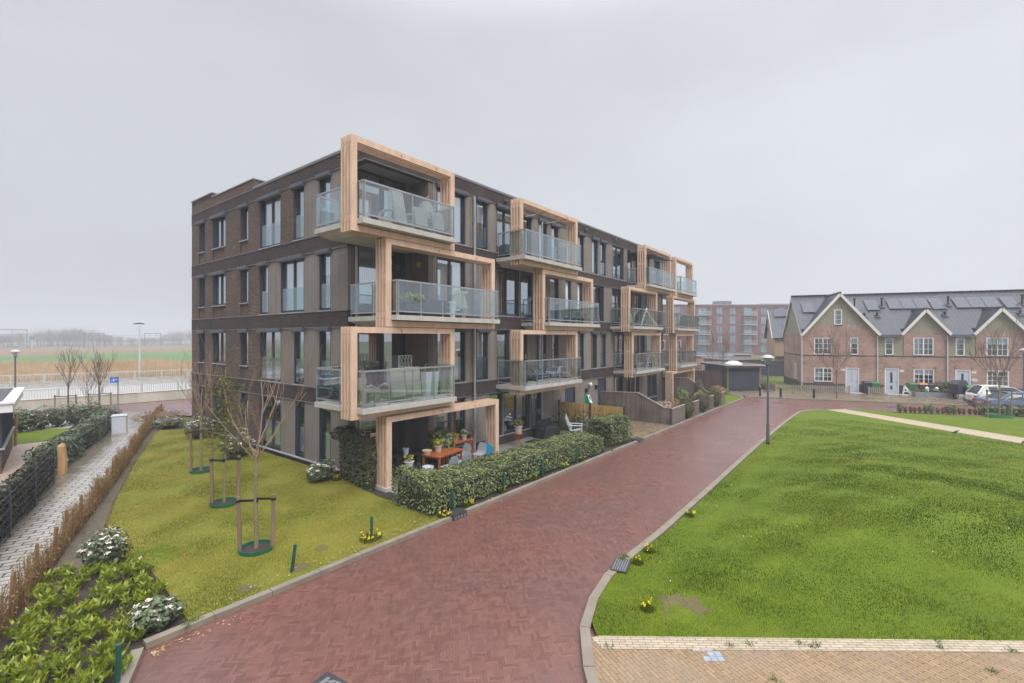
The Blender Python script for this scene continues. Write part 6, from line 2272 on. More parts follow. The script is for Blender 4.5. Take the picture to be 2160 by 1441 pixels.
def terrace_house(i, x0, x1, label):
    t = thing('terraced_house', label, 'house', (HC.x, HC.y, 0), HA, 'terraced brick houses on the right')
    first = i == 0
    W = MB()      # 0 brick 1 plinth
    S1, S2 = MB(), MB()
    # openings: list of (a, b, z0, z1)
    if first:
        op = [(0.97, 2.40, 3.49, 5.03), (0.98, 2.42, 0.99, 2.28), (3.79, 4.41, 3.49, 5.04), (3.42, 4.46, 0.08, 2.33), (2.55, 3.16, 6.2, 7.59)]
        bx0, bx1 = x0, x1
    else:
        o = x0 - 5.8
        bx0, bx1 = o + 7.72, x1 - 0.02
        op = [(o + 8.42, o + 9.85, 3.5, 5.04), (o + 8.44, o + 9.88, 0.98, 2.3), (o + 6.38, o + 7.0, 3.49, 5.04), (o + 6.36, o + 7.40, 0.08, 2.33)]
    # front wall as a grid with holes
    xs = sorted({x0 + 0.001, x1 - 0.001, bx0, *[v for q in op for v in q[:2]]})
    zs = sorted({0.0, 0.85, 3.4, EZ, *[v for q in op if q[3] < EZ for v in q[2:]]})
    for a, b in zip(xs, xs[1:]):
        for c, d in zip(zs, zs[1:]):
            m = ((a + b) / 2, (c + d) / 2)
            if any(q[0] < m[0] < q[1] and q[2] < m[1] < q[3] for q in op): continue
            if not first and m[0] < bx0 and m[1] > 3.4:
                mbox(S2, hmap, a, b, 0.05, 0.2, c, d)
                continue
            W.cm = 1 if (d <= 0.86 and (c < 0.1 or d <= 0.86)) else 0
            mbox(W, hmap, a, b, 0.0 if W.cm == 0 else -0.004, 0.2, c, d)
    W.cm = 0
    # side and back walls
    if first:
        W.box(0.0, 0.2, 0.201, 9.0, 0.86, EZ)
        W.cm = 1
        W.box(-0.004, 0.2, 0.201, 9.0, 0.0, 0.855)
        W.cm = 0
    bw = MB()
    bw.box(x0 + 0.201, x1 - 0.001, 8.8, 9.0, 0.0, EZ)
    bw.build('back_wall', M['brick_red'], t)
    # gable triangle
    gx = (x0 + x1) / 2 if not first else 2.94
    if first:
        hw_, ga, gb = 2.94, 0.0, 5.8
        apex = RZ - 0.10
        gs = (apex - EZ) / 2.9
    else:
        gx = (bx0 + bx1) / 2
        hw_ = (bx1 - bx0) / 2 + 0.12
        apex = 7.42
        gs = (apex - EZ) / hw_
    # brick part up to 6.2 on the first, boards above
    zb = 6.2 if first else EZ + 0.002
    if first:
        k = (zb - EZ) / gs
        W.face([(ga + 0.02, 0.0, EZ), (gb - 0.02, 0.0, EZ), (gb - 0.05 - k, 0.0, zb), (ga + 0.05 + k, 0.0, zb)])
        W.face([(ga + 0.02, 0.2, EZ), (ga + 0.05 + k, 0.2, zb), (gb - 0.05 - k, 0.2, zb), (gb - 0.02, 0.2, EZ)])
    k = (zb - EZ) / gs
    l, r = gx - hw_ + k + 0.06, gx + hw_ - k - 0.06
    if first:
        for (pa, pb) in ((l, 2.55), (3.16, r)):     # boards either side of the attic window
            s_ = 1 if pa == l else -1
            e = pb
            za = apex - gs * abs(gx - e) - 0.05
            q = [(pa, 0.02, zb), (e, 0.02, zb), (e, 0.02, za)] if s_ > 0 else [(e - 0 if False else pa, 0.02, zb), (pb, 0.02, zb), (pa, 0.02, apex - gs * abs(gx - pa) - 0.05)]
            S1.face(q)
        z1 = apex - gs * 0.39 - 0.05
        S1.face([(2.55, 0.02, 7.59), (3.16, 0.02, 7.59), (3.16, 0.02, apex - gs * 0.22 - 0.05), (gx, 0.02, apex - 0.05), (2.55, 0.02, z1)])
        mbox(S1, hmap, l, r, 0.30, 0.34, zb - 0.4, zb)
    else:
        S1.face([(l, 0.02, zb), (r, 0.02, zb), (gx, 0.02, apex - 0.06)])
    W.build('wall', [M['brick_red'], M['plinth']], t)
    S1.build('gable_boards', M['sage_v'], t)
    if S2.f: S2.build('lap_siding', M['sage_h'], t)
    tr = MB()
    mbox(tr, hmap, bx0 if first else x0 + 0.001, x1 - 0.001, -0.03, 0.0, 3.36, 3.42)
    if first:
        tr.box(-0.03, 0.0, 0.0, 9.0, 3.36, 3.42)
    tr.build('string_course', M['plinth'], t)
    if first:        # end gable: brick to the eaves, boards above
        e = MB()
        e.face([(0.03, 0.0, EZ), (0.03, RY, RZ - 0.08), (0.03, 2 * RY, EZ)])
        e.build('end_gable_boards', M['sage_v'], t)
        bb = MB()
        for (ya, yb) in ((-0.35, RY), (2 * RY + 0.35, RY)):
            za, zb_ = EZ + SL * (ya if ya < RY else 2 * RY - ya), RZ
            bb.bar((-0.10, ya, za - 0.06), (-0.10, yb, zb_ - 0.06), 0.05, 0.22)
            bb.bar((-0.045, ya, za - 0.15), (-0.045, yb, zb_ - 0.15), 0.10, 0.03)
        bb.build('bargeboard', M['offwhite'], t)
    # main roof
    rf = MB()
    xa = x0 - (0.12 if first else 0)
    ov = 0.32
    ga_, gb_ = gx - hw_ - 0.02, gx + hw_ + 0.02
    for (p, q, y_) in ((xa, max(xa, ga_), -ov), (max(xa, ga_), min(x1, gb_), 0.35), (min(x1, gb_), x1, -ov)):
        if q - p > 0.02: roof_slab(rf, p, q, y_, EZ + SL * y_ + 0.12, RY, RZ + 0.12)
    roof_slab(rf, xa, x1, 2 * RY + ov, EZ - SL * ov + 0.12, RY, RZ + 0.12)
    # cross gable roof, both slopes run back into the main slope
    eo = 0.28
    for s in (-1, 1):
        ax, az = gx, apex + 0.10
        ex_, ez_ = gx + s * (hw_ + 0.14), apex + 0.10 - gs * (hw_ + 0.14)
        yr = min(RY, (az - EZ - 0.05) / SL)
        ye = max(0.0, (ez_ - EZ - 0.05) / SL)
        L = math.hypot(ax - ex_, az - ez_)
        P = [Vector((ax, -eo, az)), Vector((ex_, -eo, ez_)), Vector((ex_, ye, ez_)), Vector((ax, yr, az))]
        n = Vector((s * gs, 0, 1)).normalized() * 0.11
        uv = [(-eo, 0), (-eo, L), (ye, L), (yr, 0)]
        rf.face(P if s < 0 else P[::-1], uv if s < 0 else uv[::-1])
        Q = [p - n for p in P]
        rf.face(Q[::-1] if s < 0 else Q)
        rf.face([P[0], P[1], Q[1], Q[0]])
        rf.face([P[1], P[2], Q[2], Q[1]])
    rf.bar((gx, -eo - 0.02, apex + 0.13), (gx, min(RY, (apex + 0.1 - EZ) / SL), apex + 0.13), 0.2, 0.1)
    n = int((x1 - xa) / 0.34)
    for k in range(n): rf.obox((xa + (k + 0.5) * (x1 - xa) / n, RY, RZ + 0.16), (1, 0, 0.05), (0, 1, 0), (0, 0, 1), 0.165, 0.11, 0.06)
    roof = rf.build('roof', M['tiles'], t)
    bg = MB()
    for s in (-1, 1):
        bg.bar((gx, -eo - 0.02, apex - 0.04), (gx + s * (hw_ + 0.08), -eo - 0.02, apex - 0.04 - gs * (hw_ + 0.08)), 0.04, 0.22)
        bg.bar((gx, -eo + 0.14, apex - 0.125), (gx + s * (hw_ + 0.08), -eo + 0.14, apex - 0.125 - gs * (hw_ + 0.08)), 0.30, 0.03)
    bg.build('bargeboard', M['offwhite'], t)
    gt = MB()
    if not first:
        gt.box(x0, bx0 - 0.1, -ov - 0.10, -ov + 0.02, EZ - SL * ov - 0.04, EZ - SL * ov + 0.06)
        gt.build('gutter', M['zinc'], t)
    else:
        gt.box(xa, 0.1, -ov - 0.10, -ov + 0.02, EZ - SL * ov - 0.04, EZ - SL * ov + 0.06)
        gt.build('gutter', M['zinc'], t)
    # solar panels and roof vents
    def panel(xp, yp, n_):
        for k in range(n_):
            q = MB()
            a = Vector((xp + k * 1.04, yp, EZ + SL * yp + 0.22))
            up = Vector((0, 1, SL)).normalized()
            nn_ = Vector((0, -SL, 1)).normalized()
            q.obox(a + Vector((0.5, 0, 0)) + up * 0.8, (1, 0, 0), up, nn_, 0.5, 0.8, 0.02)
            q.build('solar_panel', M['solar'], roof)
    o = x0
    if first:
        panel(0.55, 2.25, 1); panel(4.2, 2.3, 1); panel(5.2 - 0.35, 2.3, 0)
    else:
        panel(o + 0.0, 2.4, 1)
        panel(o + 1.75, 2.5, 3)
    for (xv, yv, h) in ((o + (4.9 if first else 1.25), 2.9, 0.85), (o + (5.35 if first else 0.55), 1.75, 0.35)):
        q = MB()
        z = EZ + SL * yv
        q.tube([(xv, yv, z), (xv, yv, z + h)], 0.07, 10)
        q.tube([(xv, yv, z + h), (xv, yv, z + h + 0.12)], 0.11, 10)
        q.obox((xv, yv, z + 0.16), (1, 0, 0), (0, 1, SL), (0, -SL, 1), 0.2, 0.2, 0.03)
        q.build('roof_vent', M['black'], roof)
    # windows, doors
    bl = [('curtain', 0.1, 0.98, 0.1, 0.9), None, ('blind', 0.6, 0.98, 0.05, 0.95), None, ('blind', 0.65, 0.98, 0.05, 0.95)]
    for j, q in enumerate(op):
        if q[2] < 0.5: continue
        wide = q[1] - q[0] > 1
        gable_win(t, q[0] + 0.003, q[1] - 0.003, q[2] + 0.003, q[3] - 0.003, 2 if wide else 1, 3, bars=2 if wide else 1,
                  blind=(('curtain', 0.05, 0.95, 0.1, 0.42) if (i + j) % 3 == 1 else ('blind', 0.62, 0.95, 0.05, 0.95) if (i + j) % 3 == 2 else None))
    dq = [q for q in op if q[2] < 0.5][0]
    f = MB()
    a, b, z0, z1 = dq
    for (p, q, r, s) in ((a + .002, a + 0.08, z0, z1 - .002), (b - 0.08, b - .002, z0, z1 - .002), (a + 0.08, b - 0.08, z1 - 0.09, z1 - .002)):
        mbox(f, hmap, p, q, 0.02, 0.14, r, s)
    d = MB()
    mbox(d, hmap, a + 0.081, b - 0.081, 0.07, 0.12, z0, z1 - 0.091)
    do = d.build('door', M['door_grey'], t)
    f.build('door_frame', M['white'], do)
    g = MB()
    c = (a + b) / 2
    mbox(g, hmap, c - 0.10, c + 0.06, 0.06, 0.069, z0 + 0.95, z1 - 0.35)
    mbox(g, hmap, c - 0.10, c + 0.06, 0.06, 0.069, z0 + 0.38, z0 + 0.72)
    g.build('door_glass', M['dark_glass'] if not first else M['lamp_white'], do)
    h = MB()
    mbox(h, hmap, b - 0.2, b - 0.17, 0.03, 0.07, z0 + 0.95, z0 + 1.15)
    h.build('handle', M['steel'], do)
    p = MB()
    mbox(p, hmap, b + 0.05 if not first else a - 0.35, b + 0.35 if not first else a - 0.05, -0.02, 0.0, 2.02, 2.2)
    p.build('number_plate', M['offwhite'], t)
    p = MB()
    xx = -0.04 if first else x0 + 0.0
    p.tube([(xx, -0.08, 0.1), (xx, -0.08, EZ - 0.2)], 0.05, 10)
    p.build('downpipe', M['pipe_white'], t)
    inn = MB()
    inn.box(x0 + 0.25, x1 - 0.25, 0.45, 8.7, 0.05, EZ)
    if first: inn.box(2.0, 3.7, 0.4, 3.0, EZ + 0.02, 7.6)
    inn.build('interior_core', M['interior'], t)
    an = MB()      # small wall anchors above the ground floor openings
    for q in op:
        if q[3] < 2.6:
            for x in (q[0] - 0.07, q[1] + 0.03): an.box(x, x + 0.04, -0.035, 0.0, q[3] + 0.08, q[3] + 0.18)
    an.build('wall_anchor', M['black'], t)
    if i == 2:
        p = MB()
        p.lathe([(0.0, 0.0), (0.17, 0.0), (0.17, 0.03), (0.0, 0.035)], 18)
        o_ = p.build('wall_plaque', M['pale_grey'], t)
        o_.location = (x0 + 2.03 - 0.2, -0.005, 1.45)
        o_.rotation_euler = (PI / 2, 0, 0)
        o_.scale = (1.25, 0.9, 1)
    if first:        # tall narrow window in the end wall
        gable_win(t, 0.75, 1.45, 0.99, 2.5, 1, 1, mapf=lambda h, d, z: (d - 0.12, h + 1.6, z), bars=1)
    return t


for i, (a, b) in enumerate(UNITS): terrace_house(i, a, b, HL[i])
# house of another row behind, gable towards the alley
t = thing('terraced_house', 'beige brick house with solar roof behind the alley, left of the row', 'house', (74.4, 11.8, 0), HA, 'beige houses behind')
W = MB()
W.box(0, 14, 0, 7.6, 0, 5.3)
W.build('wall', M['brick_beige'], t)
g = MB()
g.face([(-0.001, 0, 5.3), (-0.001, 3.8, 9.0), (-0.001, 7.6, 5.3)])
g.build('gable_boards', M['brick_beige'], t)
r = MB()
sl = 3.75 / 3.8
roof_slab(r, -0.35, 14, -0.4, 5.3 - 0.4 * sl + 0.1, 3.8, 9.1)
roof_slab(r, -0.35, 14, 8.0, 5.3 - 0.4 * sl + 0.1, 3.8, 9.1)
ro = r.build('roof', M['tiles'], t)
b = MB()
for ya in (-0.4, 8.0): b.bar((-0.36, ya, 5.3 - 0.4 * sl - 0.05), (-0.36, 3.8, 8.98), 0.05, 0.25)
b.build('bargeboard', M['offwhite'], t)
b = MB()
b.bar((-0.30, 3.8, 8.7), (-0.30, 3.8, 6.4), 0.08)
b.build('gable_post', M['offwhite'], t)
for k, (xa, xb, ya, yb) in enumerate(((0.3, 6.5, 2.55, 3.6), (1.2, 6.5, 0.2, 1.9))):
    q = MB()
    for j in range(6):
        w = (xb - xa) / 6
        up = Vector((0, 1, sl)).normalized()
        yy = (ya + yb) / 2
        q.obox((xa + (j + 0.5) * w, yy, 5.3 + sl * yy + 0.24), (1, 0, 0), up, Vector((0, -sl, 1)).normalized(), w / 2 - 0.01, (yb - ya) / 2 * 1.4, 0.02)
    q.build('solar_panel', M['solar'], ro)
q = MB(); q.tube([(2.4, 2.2, 7.2), (2.4, 2.2, 8.2)], 0.1, 8); q.obox((2.4, 2.1, 7.55), (1, 0, 0), (0, 1, sl), (0, -sl, 1), 0.35, 0.2, 0.05); q.build('roof_vent', M['plinth'], ro)
f = MB()
f.box(2.6, 3.4, -0.03, 0.0, 3.2, 5.0)
fo = f.build('window', M['white'], t)
f = MB(); f.box(2.68, 3.32, -0.035, -0.031, 3.3, 4.92); f.build('pane', M['dark_glass'], fo)
f = MB(); f.box(0.1, 4, -0.5, 0.0, 2.35, 2.5); f.build('canopy', M['plinth'], t)
f = MB(); f.box(1.2, 4, -0.3, -0.0, 1.55, 1.8); f.build('awning_box', M['anthracite'], t)

# ------------------------------------------------------------------ red apartment flats in the haze
M['brick_flats'] = m_brick('deep_red_brick', (0.19, 0.075, 0.065), (0.15, 0.06, 0.055), (0.15, 0.08, 0.075), 0.21, 0.062, 0.006, big=0.1)
M['flat_pane'] = m_plain('blue_grey_window', (0.16, 0.24, 0.27), 0.15, 0.5, 0.25, spec=0.9)
RA = math.atan2(-FX, FY)
p0 = Vector((FX, FY, 0)) * 144 + Vector((FY, -FX, 0)) * 38
t = thing('red_flats', 'hazy five-storey red brick flats with balconies far behind the houses', 'building', p0, RA)
W = MB()
W.box(0, 70, 0.25, 12, 0, 15.0)
W.box(18.5, 70, 0.0, 0.249, 14.2, 14.9)
W.build('wall', M['brick_flats'], t)
W = MB()
W.box(-0.1, 14, -0.05, 12, 15.001, 15.25)
W.box(37, 70, -0.15, 12, 15.001, 15.35)
W.box(14, 37, 0.0, 12, 15.001, 15.15)
W.build('roof_edge', M['coping'], t)
W = MB()
for x in (25.1, 27.6): W.box(x, x + 2.2, 3, 6, 15.16, 16.4)
W.build('roof_unit', M['zinc'], t)
cols = [(6.5, 's'), (12.0, 'w'), (19.6, 'b'), (24.8, 'w'), (28.8, 'w'), (33.4, 'b'), (38.2, 'w'), (43.5, 'w'), (48.5, 'b'), (54, 'w')]
for lv in range(5):
    for x, k in cols:
        wd = 1.6 if k != 'b' else 2.5
        z = 0.6 + lv * 2.9
        f = MB()
        for a, b in ((x - wd / 2, x - 0.06), (x + 0.06, x + wd / 2)): f.box(a, b, 0.20, 0.252, z, z + 2.1)
        f.build('window', M['flat_pane'], t)
        if k == 'b' and lv:
            f = MB()
            f.box(x - 1.9, x + 2.1, -1.4, 0.2, z - 0.45, z - 0.22)
            f.box(x + 2.0, x + 2.08, -1.35, -1.28, z - 0.2, z + 2.3)
            bo = f.build('balcony', M['concrete'], t)
            f = MB()
            f.box(x - 1.85, x + 2.05, -1.36, -1.33, z - 0.1, z + 0.9)
            f.build('railing', M['railglass'], bo)
# red brick block nearer, seen between the far balconies
t = thing('red_brick_house', 'two-storey red brick house seen through the far timber balconies', 'house', (83.5, 29.0, 0), RA)
W = MB()
W.box(-8, 3.2, 0, 8, 0, 5.5)
W.build('wall', M['brick_flats'], t)
W = MB(); W.box(-8.1, 3.3, -0.1, 8.1, 5.501, 5.65); W.build('roof', M['coping'], t)
for x in (-5.5, -2.6, 0.2):
    f = MB(); f.box(x, x + 1.1, -0.04, -0.001, 2.9, 4.6); fo = f.build('window', M['offwhite'], t)
    f = MB(); f.box(x + 0.1, x + 0.5, -0.05, -0.041, 3.0, 4.5); f.box(x + 0.6, x + 1.0, -0.05, -0.041, 3.0, 4.5); f.build('pane', M['dark_glass'], fo)
# ------------------------------------------------------------------ shed, garages, back gardens
M['shed_boards'] = m_boards('dark_blue_grey_boards', (0.036, 0.042, 0.056), 0.16, 0.014, 0.12, 0.5, vertical=False, dark=0.3)
sd = Vector((49.28, 9.08, 0)) - Vector((47.46, 11.42, 0))
SA = math.atan2(sd.y, sd.x)
t = thing('garden_shed', 'dark grey boarded garden shed with flat roof and skylight at the end of the street', 'shed', (47.46, 11.42, 0), SA)
W = MB(); W.box(0, 2.96, 0, 5.2, 0, 2.25); W.build('wall', M['shed_boards'], t)
for x in (-0.06, 2.90):
    W = MB()
    W.box(x, x + 0.12, -0.05, 0.05, 0, 2.25)
    W.build('corner_post', M['stake'], t)
W = MB(); W.box(-0.35, 3.3, -0.35, 5.5, 2.251, 2.42); W.build('roof_slab', M['brick_panel'], t)
W = MB()
for (a, b, c, d) in ((-0.4, 3.35, -0.4, -0.28), (-0.4, 3.35, 5.4, 5.52), (-0.4, -0.28, -0.28, 5.4), (3.23, 3.35, -0.28, 5.4)): W.box(a, b, c, d, 2.421, 2.5)
W.build('roof_edge', M['lamp_white'], t)
W = MB(); W.box(-0.28, 3.23, -0.28, 5.4, 2.421, 2.44); W.build('roof_felt', M['roof_felt'], t)
W = MB(); W.hexa([(1.0, 1.6, 2.441), (2.2, 1.6, 2.441), (2.2, 3.0, 2.441), (1.0, 3.0, 2.441), (1.35, 1.95, 2.75), (1.85, 1.95, 2.75), (1.85, 2.65, 2.75), (1.35, 2.65, 2.75)]); W.build('skylight', M['white'], t)
for k, (lab, x, y, L, hh) in enumerate((('low brick garage with white-edged flat roof behind the garden shed', 57.5, 14.5, 4.5, 2.5), ('second low brick garage with white-edged flat roof, further back', 63.5, 19.5, 5.0, 2.6), ('third low garage roof between the shed and the red flats', 70.5, 19.5, 6.0, 2.6))):
    t = thing('garage', lab, 'garage', (x, y, 0), SA, 'low garages behind the shed')
    W = MB(); W.box(0, L, 0, 5, 0, hh); W.build('wall', M['brick_beige'], t)
    W = MB(); W.box(-0.2, L + 0.2, -0.2, 5.2, hh + 0.001, hh + 0.16); W.build('roof', M['lamp_white'], t)
    W = MB(); W.box(-0.05, L + 0.05, -0.05, 5.05, hh + 0.161, hh + 0.17); W.build('roof_felt', M['roof_felt'], t)
t = thing('board_fence', 'tall dark brown board fence left of the garden shed', 'fence', (43.2, 15.2, 0), math.atan2(11.9 - 15.2, 47.3 - 43.2))
W = MB()
n = 34
for k in range(n): W.box(k * 0.155, k * 0.155 + 0.145, 0.004 * (k % 2), 0.03, 0.05, 1.95)
W.build('boards', m_boards('dark_brown_boards', (0.06, 0.036, 0.032), 0.15, 0.01, 0.4, 0.8), t)
W = MB()
for k in range(4): W.box(k * 1.7 - 0.04, k * 1.7 + 0.04, 0.031, 0.11, 0, 2.05)
W.build('post', M['darkpost'], t)
t = thing('board_fence', 'dark grey slat fence across the end of the alley', 'fence', (70.0, 10.8, 0), SA)
W = MB(); W.box(-7.5, 7, 0, 0.05, 0.05, 2.0); W.build('boards', M['shed_boards'], t)
W = MB()
for k in range(8): W.box(-7.5 + k * 2.05, -7.4 + k * 2.05, -0.06, -0.001, 0, 2.1)
W.build('post', M['darkpost'], t)
struct_l = sheet('side_lawn', [hw(-2.9, 0.5), hw(-0.1, 0.2), hw(-0.1, 15), hw(-2.9, 15)], 0.09, M['grass_green'])
struct_l2 = sheet('back_gardens', [(43, 16), (48.5, 12.2), (60, 12.5), (75, 14), (100, 30), (80, 60), (43, 40)], 0.02, M['soil_pale'])
for k, (x, y, r, h, lab) in enumerate(((52, 19, 1.4, 1.9, 'pale green shrub in the back gardens left of the shed'), (58.5, 21.5, 1.6, 2.1, 'olive shrub in the back gardens behind the board fence'), (66, 15.2, 1.6, 2.0, 'brown hedge behind the shed roof'), (74, 25, 2.2, 2.8, 'pale hedge before the red flats'))):
    bush('garden_shrub', lab, (x, y, 0), r, h, 700, M['leaf_conifer' if k != 2 else 'leaf_brown'], 0.3, seed=k + 3)
for k, (x, y, lab) in enumerate(((50.5, 17.0, 'slender bare tree behind the board fence'), (60.5, 23, 'thin bare tree in the back gardens before the flats'), (50.9, 13.0, 'bare young tree just left of the shed roof'))):
    bare_tree(lab, (x, y, 0), 1.6, 4.6 + k * 0.4, 0.05, 50 + k, M['bark_grey'], M['bark_grey'], group='bare trees in the back gardens', n=7, spread=0.8, minr=0.012)
for k, (x, y) in enumerate(((56.5, 17.5), (61.0, 18.5))):
    t = thing('board_fence', ('low brown slatted garden fence behind the board fence', 'second low slatted garden fence, further back')[k], 'fence', (x - 9, y + 6.5, 0), SA + 0.15)
    W = MB()
    for j in range(5): W.box(0, 11, 0, 0.04, 0.3 + j * 0.3, 0.5 + j * 0.3)
    W.build('slats', M['plank'], t)
    W = MB()
    for j in range(6): W.box(j * 2.2 - 0.05, j * 2.2 + 0.05, 0.041, 0.12, 0, 1.85)
    W.build('post', M['plank'], t)
# mesh fence with posts and whip hedge along the alley
t = thing('mesh_fence', 'wire mesh garden fence on thin green posts beside the alley', 'fence', (HC.x, HC.y, 0), HA)
W = MB()
for k in range(8): W.box(-2.95, -2.91, -0.6 + k * 1.6, -0.56 + k * 1.6, 0, 1.35)
W.build('post', M['green_post'], t)
W = MB()
for z in (0.3, 0.6, 0.9, 1.2): W.bar((-2.93, -0.6, z), (-2.93, 11, z), 0.008)
for k in range(60): W.bar((-2.93, -0.6 + k * 0.19, 0.1), (-2.93, -0.6 + k * 0.19, 1.3), 0.005)
W.build('wire_mesh', M['steel'], t)
hedge('whip_hedge', 'low brown whip hedge along the alley mesh fence', hw(-3.15, -0.4), hw(-3.15, 10), 0.3, 0.5, 900, M['leaf_brown'], 0.12)
# bollards
for k, (lab, u) in enumerate((('black bollard nearest the garden shed', (44.75, 8.2)), ('black bollard in the middle, at the mouth of the alley', (44.75, 6.66)), ('black bollard in front of the picket fence', (46.0, 4.45)))):
    t = thing('bollard', lab, 'bollard', (*u, 0.05), 0, 'black bollards at the end of the street')
    W = MB(); W.lathe([(0.085, 0), (0.085, 0.72), (0.08, 0.78)], 12); W.build('post', M['black'], t)
    W = MB(); W.lathe([(0.087, 0.78), (0.087, 0.84), (0.05, 0.9), (0, 0.91)], 12); W.build('cap', M['trim'], t)


def picket(label, pts, h=0.62, gap=0.135):
    t = thing('picket_fence', label, 'fence', (HC.x, HC.y, 0.05), HA)
    pk, rl = MB(), MB()
    for a, b in zip(pts, pts[1:]):
        a, b = Vector((*a, 0)), Vector((*b, 0))
        L = (b - a).length
        e = (b - a).normalized()
        nrm = Vector((e.y, -e.x, 0))
        n = int(L / gap)
        for k in range(n):
            p = a + e * (k + 0.5) * L / n + nrm * 0.025
            hh = h + 0.02 * ((k * 7) % 3)
            pk.obox((p.x, p.y, hh / 2 + 0.03), e, nrm, (0, 0, 1), 0.038, 0.01, hh / 2)
        for z in (0.2, 0.5): rl.bar(a + Vector((0, 0, z)), b + Vector((0, 0, z)), 0.028, 0.05)
    pk.build('pickets', M['picket'], t)
    rl.build('rails', M['picket'], t)
    for p in pts:
        q = MB(); q.box(p[0] - 0.04, p[0] + 0.04, p[1] - 0.03, p[1] + 0.05, -0.05, h + 0.12); q.build('post', M['picket'], t)


M['picket'] = m_plain('greyed_picket', (0.29, 0.245, 0.185), 0.8, 0.2, 5)
picket('greyed picket fence round the corner garden of the first house', [(-2.9, 1.6), (-2.35, -1.0), (3.45, -1.0)])
picket('short greyed picket fence before the green bin of the first house', [(4.85, -1.1), (5.95, -1.1)])
# bins
M['bin_green'] = m_plain('bin_green', (0.035, 0.17, 0.07), 0.5, 0.1)
M['bin_dark'] = m_plain('bin_dark', (0.03, 0.033, 0.04), 0.5, 0.1)
M['bin_orange'] = m_plain('bin_orange', (0.55, 0.24, 0.04), 0.5, 0.1)


def bin_(label, lx, ly, body, lid, h=1.05):
    p = hw(lx, ly)
    t = thing('wheelie_bin', label, 'bin', (*p, 0.08), HA, 'wheelie bins before the houses')
    W = MB(); W.hexa([(-0.22, -0.24, 0.08), (0.22, -0.24, 0.08), (0.22, 0.2, 0.08), (-0.22, 0.2, 0.08), (-0.29, -0.33, h - 0.1), (0.29, -0.33, h - 0.1), (0.29, 0.3, h - 0.1), (-0.29, 0.3, h - 0.1)]); W.build('body', M[body], t)
    W = MB(); W.hexa([(-0.31, -0.36, h - 0.099), (0.31, -0.36, h - 0.099), (0.31, 0.36, h - 0.099), (-0.31, 0.36, h - 0.099), (-0.28, -0.30, h - 0.02), (0.28, -0.30, h - 0.02), (0.28, 0.34, h + 0.02), (-0.28, 0.34, h + 0.02)]); W.build('lid', M[lid], t)
    for s in (-1, 1):
        W = MB(); W.tube([(s * 0.2, 0.26, 0.1), (s * 0.26, 0.26, 0.1)], 0.1, 10); W.build('wheel', M['black'], t)


bin_('dark wheelie bin by the downpipe of the first house', 4.95, -0.35, 'bin_dark', 'bin_dark')
bin_('green wheelie bin behind the short picket fence', 5.5, -0.4, 'bin_green', 'bin_green')
bin_('green-lidded wheelie bin left of the orange-lidded bin', 8.15, -0.5, 'bin_green', 'bin_green')
bin_('dark wheelie bin with orange lid under the window', 8.85, -0.5, 'bin_dark', 'bin_orange')
bin_('dark wheelie bin right of the orange lid', 9.5, -0.5, 'bin_dark', 'bin_dark')
bin_('large green wheelie bin right of the covered cargo bike', 11.15, -2.6, 'bin_green', 'bin_green', 1.1)
# grey raised planter
t = thing('raised_planter', 'long raised grey plank planter in front of the second house', 'planter', (HC.x, HC.y, 0.07), HA)
W = MB()
for z in (0, 0.15, 0.30):
    W.box(7.85, 10.55, -2.06, -2.0, z, z + 0.142)
    W.box(7.85, 7.91, -2.0, -0.95, z, z + 0.142)
    W.box(10.49, 10.55, -2.0, -0.95, z, z + 0.142)
W.build('planks', m_plain('blue_grey_planks', (0.23, 0.24, 0.26), 0.7, 0.2, 3), t)
W = MB(); W.box(7.92, 10.48, -1.99, -0.95, 0.0, 0.36); W.build('soil', M['soil'], t)
for k, (lx, r, h, lf, lab) in enumerate(((8.1, 0.28, 0.45, 'leaf_brown', 'brown twiggy plant at the left end of the grey planter'), (8.65, 0.22, 0.32, 'leaf_laurel', 'small yellow-green plant in the grey planter'), (9.35, 0.3, 0.4, 'leaf_hedge', 'low green plant in the middle of the grey planter'), (10.1, 0.3, 0.42, 'leaf_conifer', 'olive plant at the right end of the grey planter'))):
    bush('planter_plant', lab, (*hw(lx, -1.5), 0.4), r, h, 220, M[lf], 0.09, seed=k + 1)
for k, (lx, ly, r) in enumerate(((9.95, -0.7, 0.42), (10.45, -0.9, 0.42))):
    bush('ball_shrub', ('dark round topiary ball left of its twin before the second house', 'dark round topiary ball beside the covered cargo bike')[k], (*hw(lx, ly), 0.55), r, 0.85, 500, M['leaf_dark'], 0.1, seed=k + 9)
for k, lx in enumerate((8.95, 9.6)):
    t = thing('white_lantern', ('white garden lantern left of its twin on the grey planter', 'white garden lantern right of its twin on the grey planter')[k], 'lantern', (*hw(lx, -1.1), 0.43), HA, 'white lanterns on the planter')
    W = MB(); W.box(-0.1, 0.1, -0.1, 0.1, 0.05, 0.33); W.build('body', M['white'], t)
    W = MB(); W.hexa([(-0.13, -0.13, 0.331), (0.13, -0.13, 0.331), (0.13, 0.13, 0.331), (-0.13, 0.13, 0.331), (-0.02, -0.02, 0.47), (0.02, -0.02, 0.47), (0.02, 0.02, 0.47), (-0.02, 0.02, 0.47)]); W.build('roof', M['white'], t)
# white open ornament beside the second front door
t = thing('white_ornament', 'white painted open wooden ornament standing beside the second front door', 'ornament', (*hw(7.55, -1.2), 0.08), HA)
W = MB()
W.bar((-0.3, 0, 0.03), (-0.18, 0, 0.85), 0.06, 0.10)
W.bar((-0.18, 0, 0.8), (0.3, 0, 0.1), 0.06, 0.16)
W.bar((-0.28, 0, 0.35), (0.2, 0, 0.38), 0.06, 0.10)
W.bar((-0.32, 0, 0.07), (0.36, 0, 0.07), 0.06, 0.12)
W.build('figure', M['white'], t)
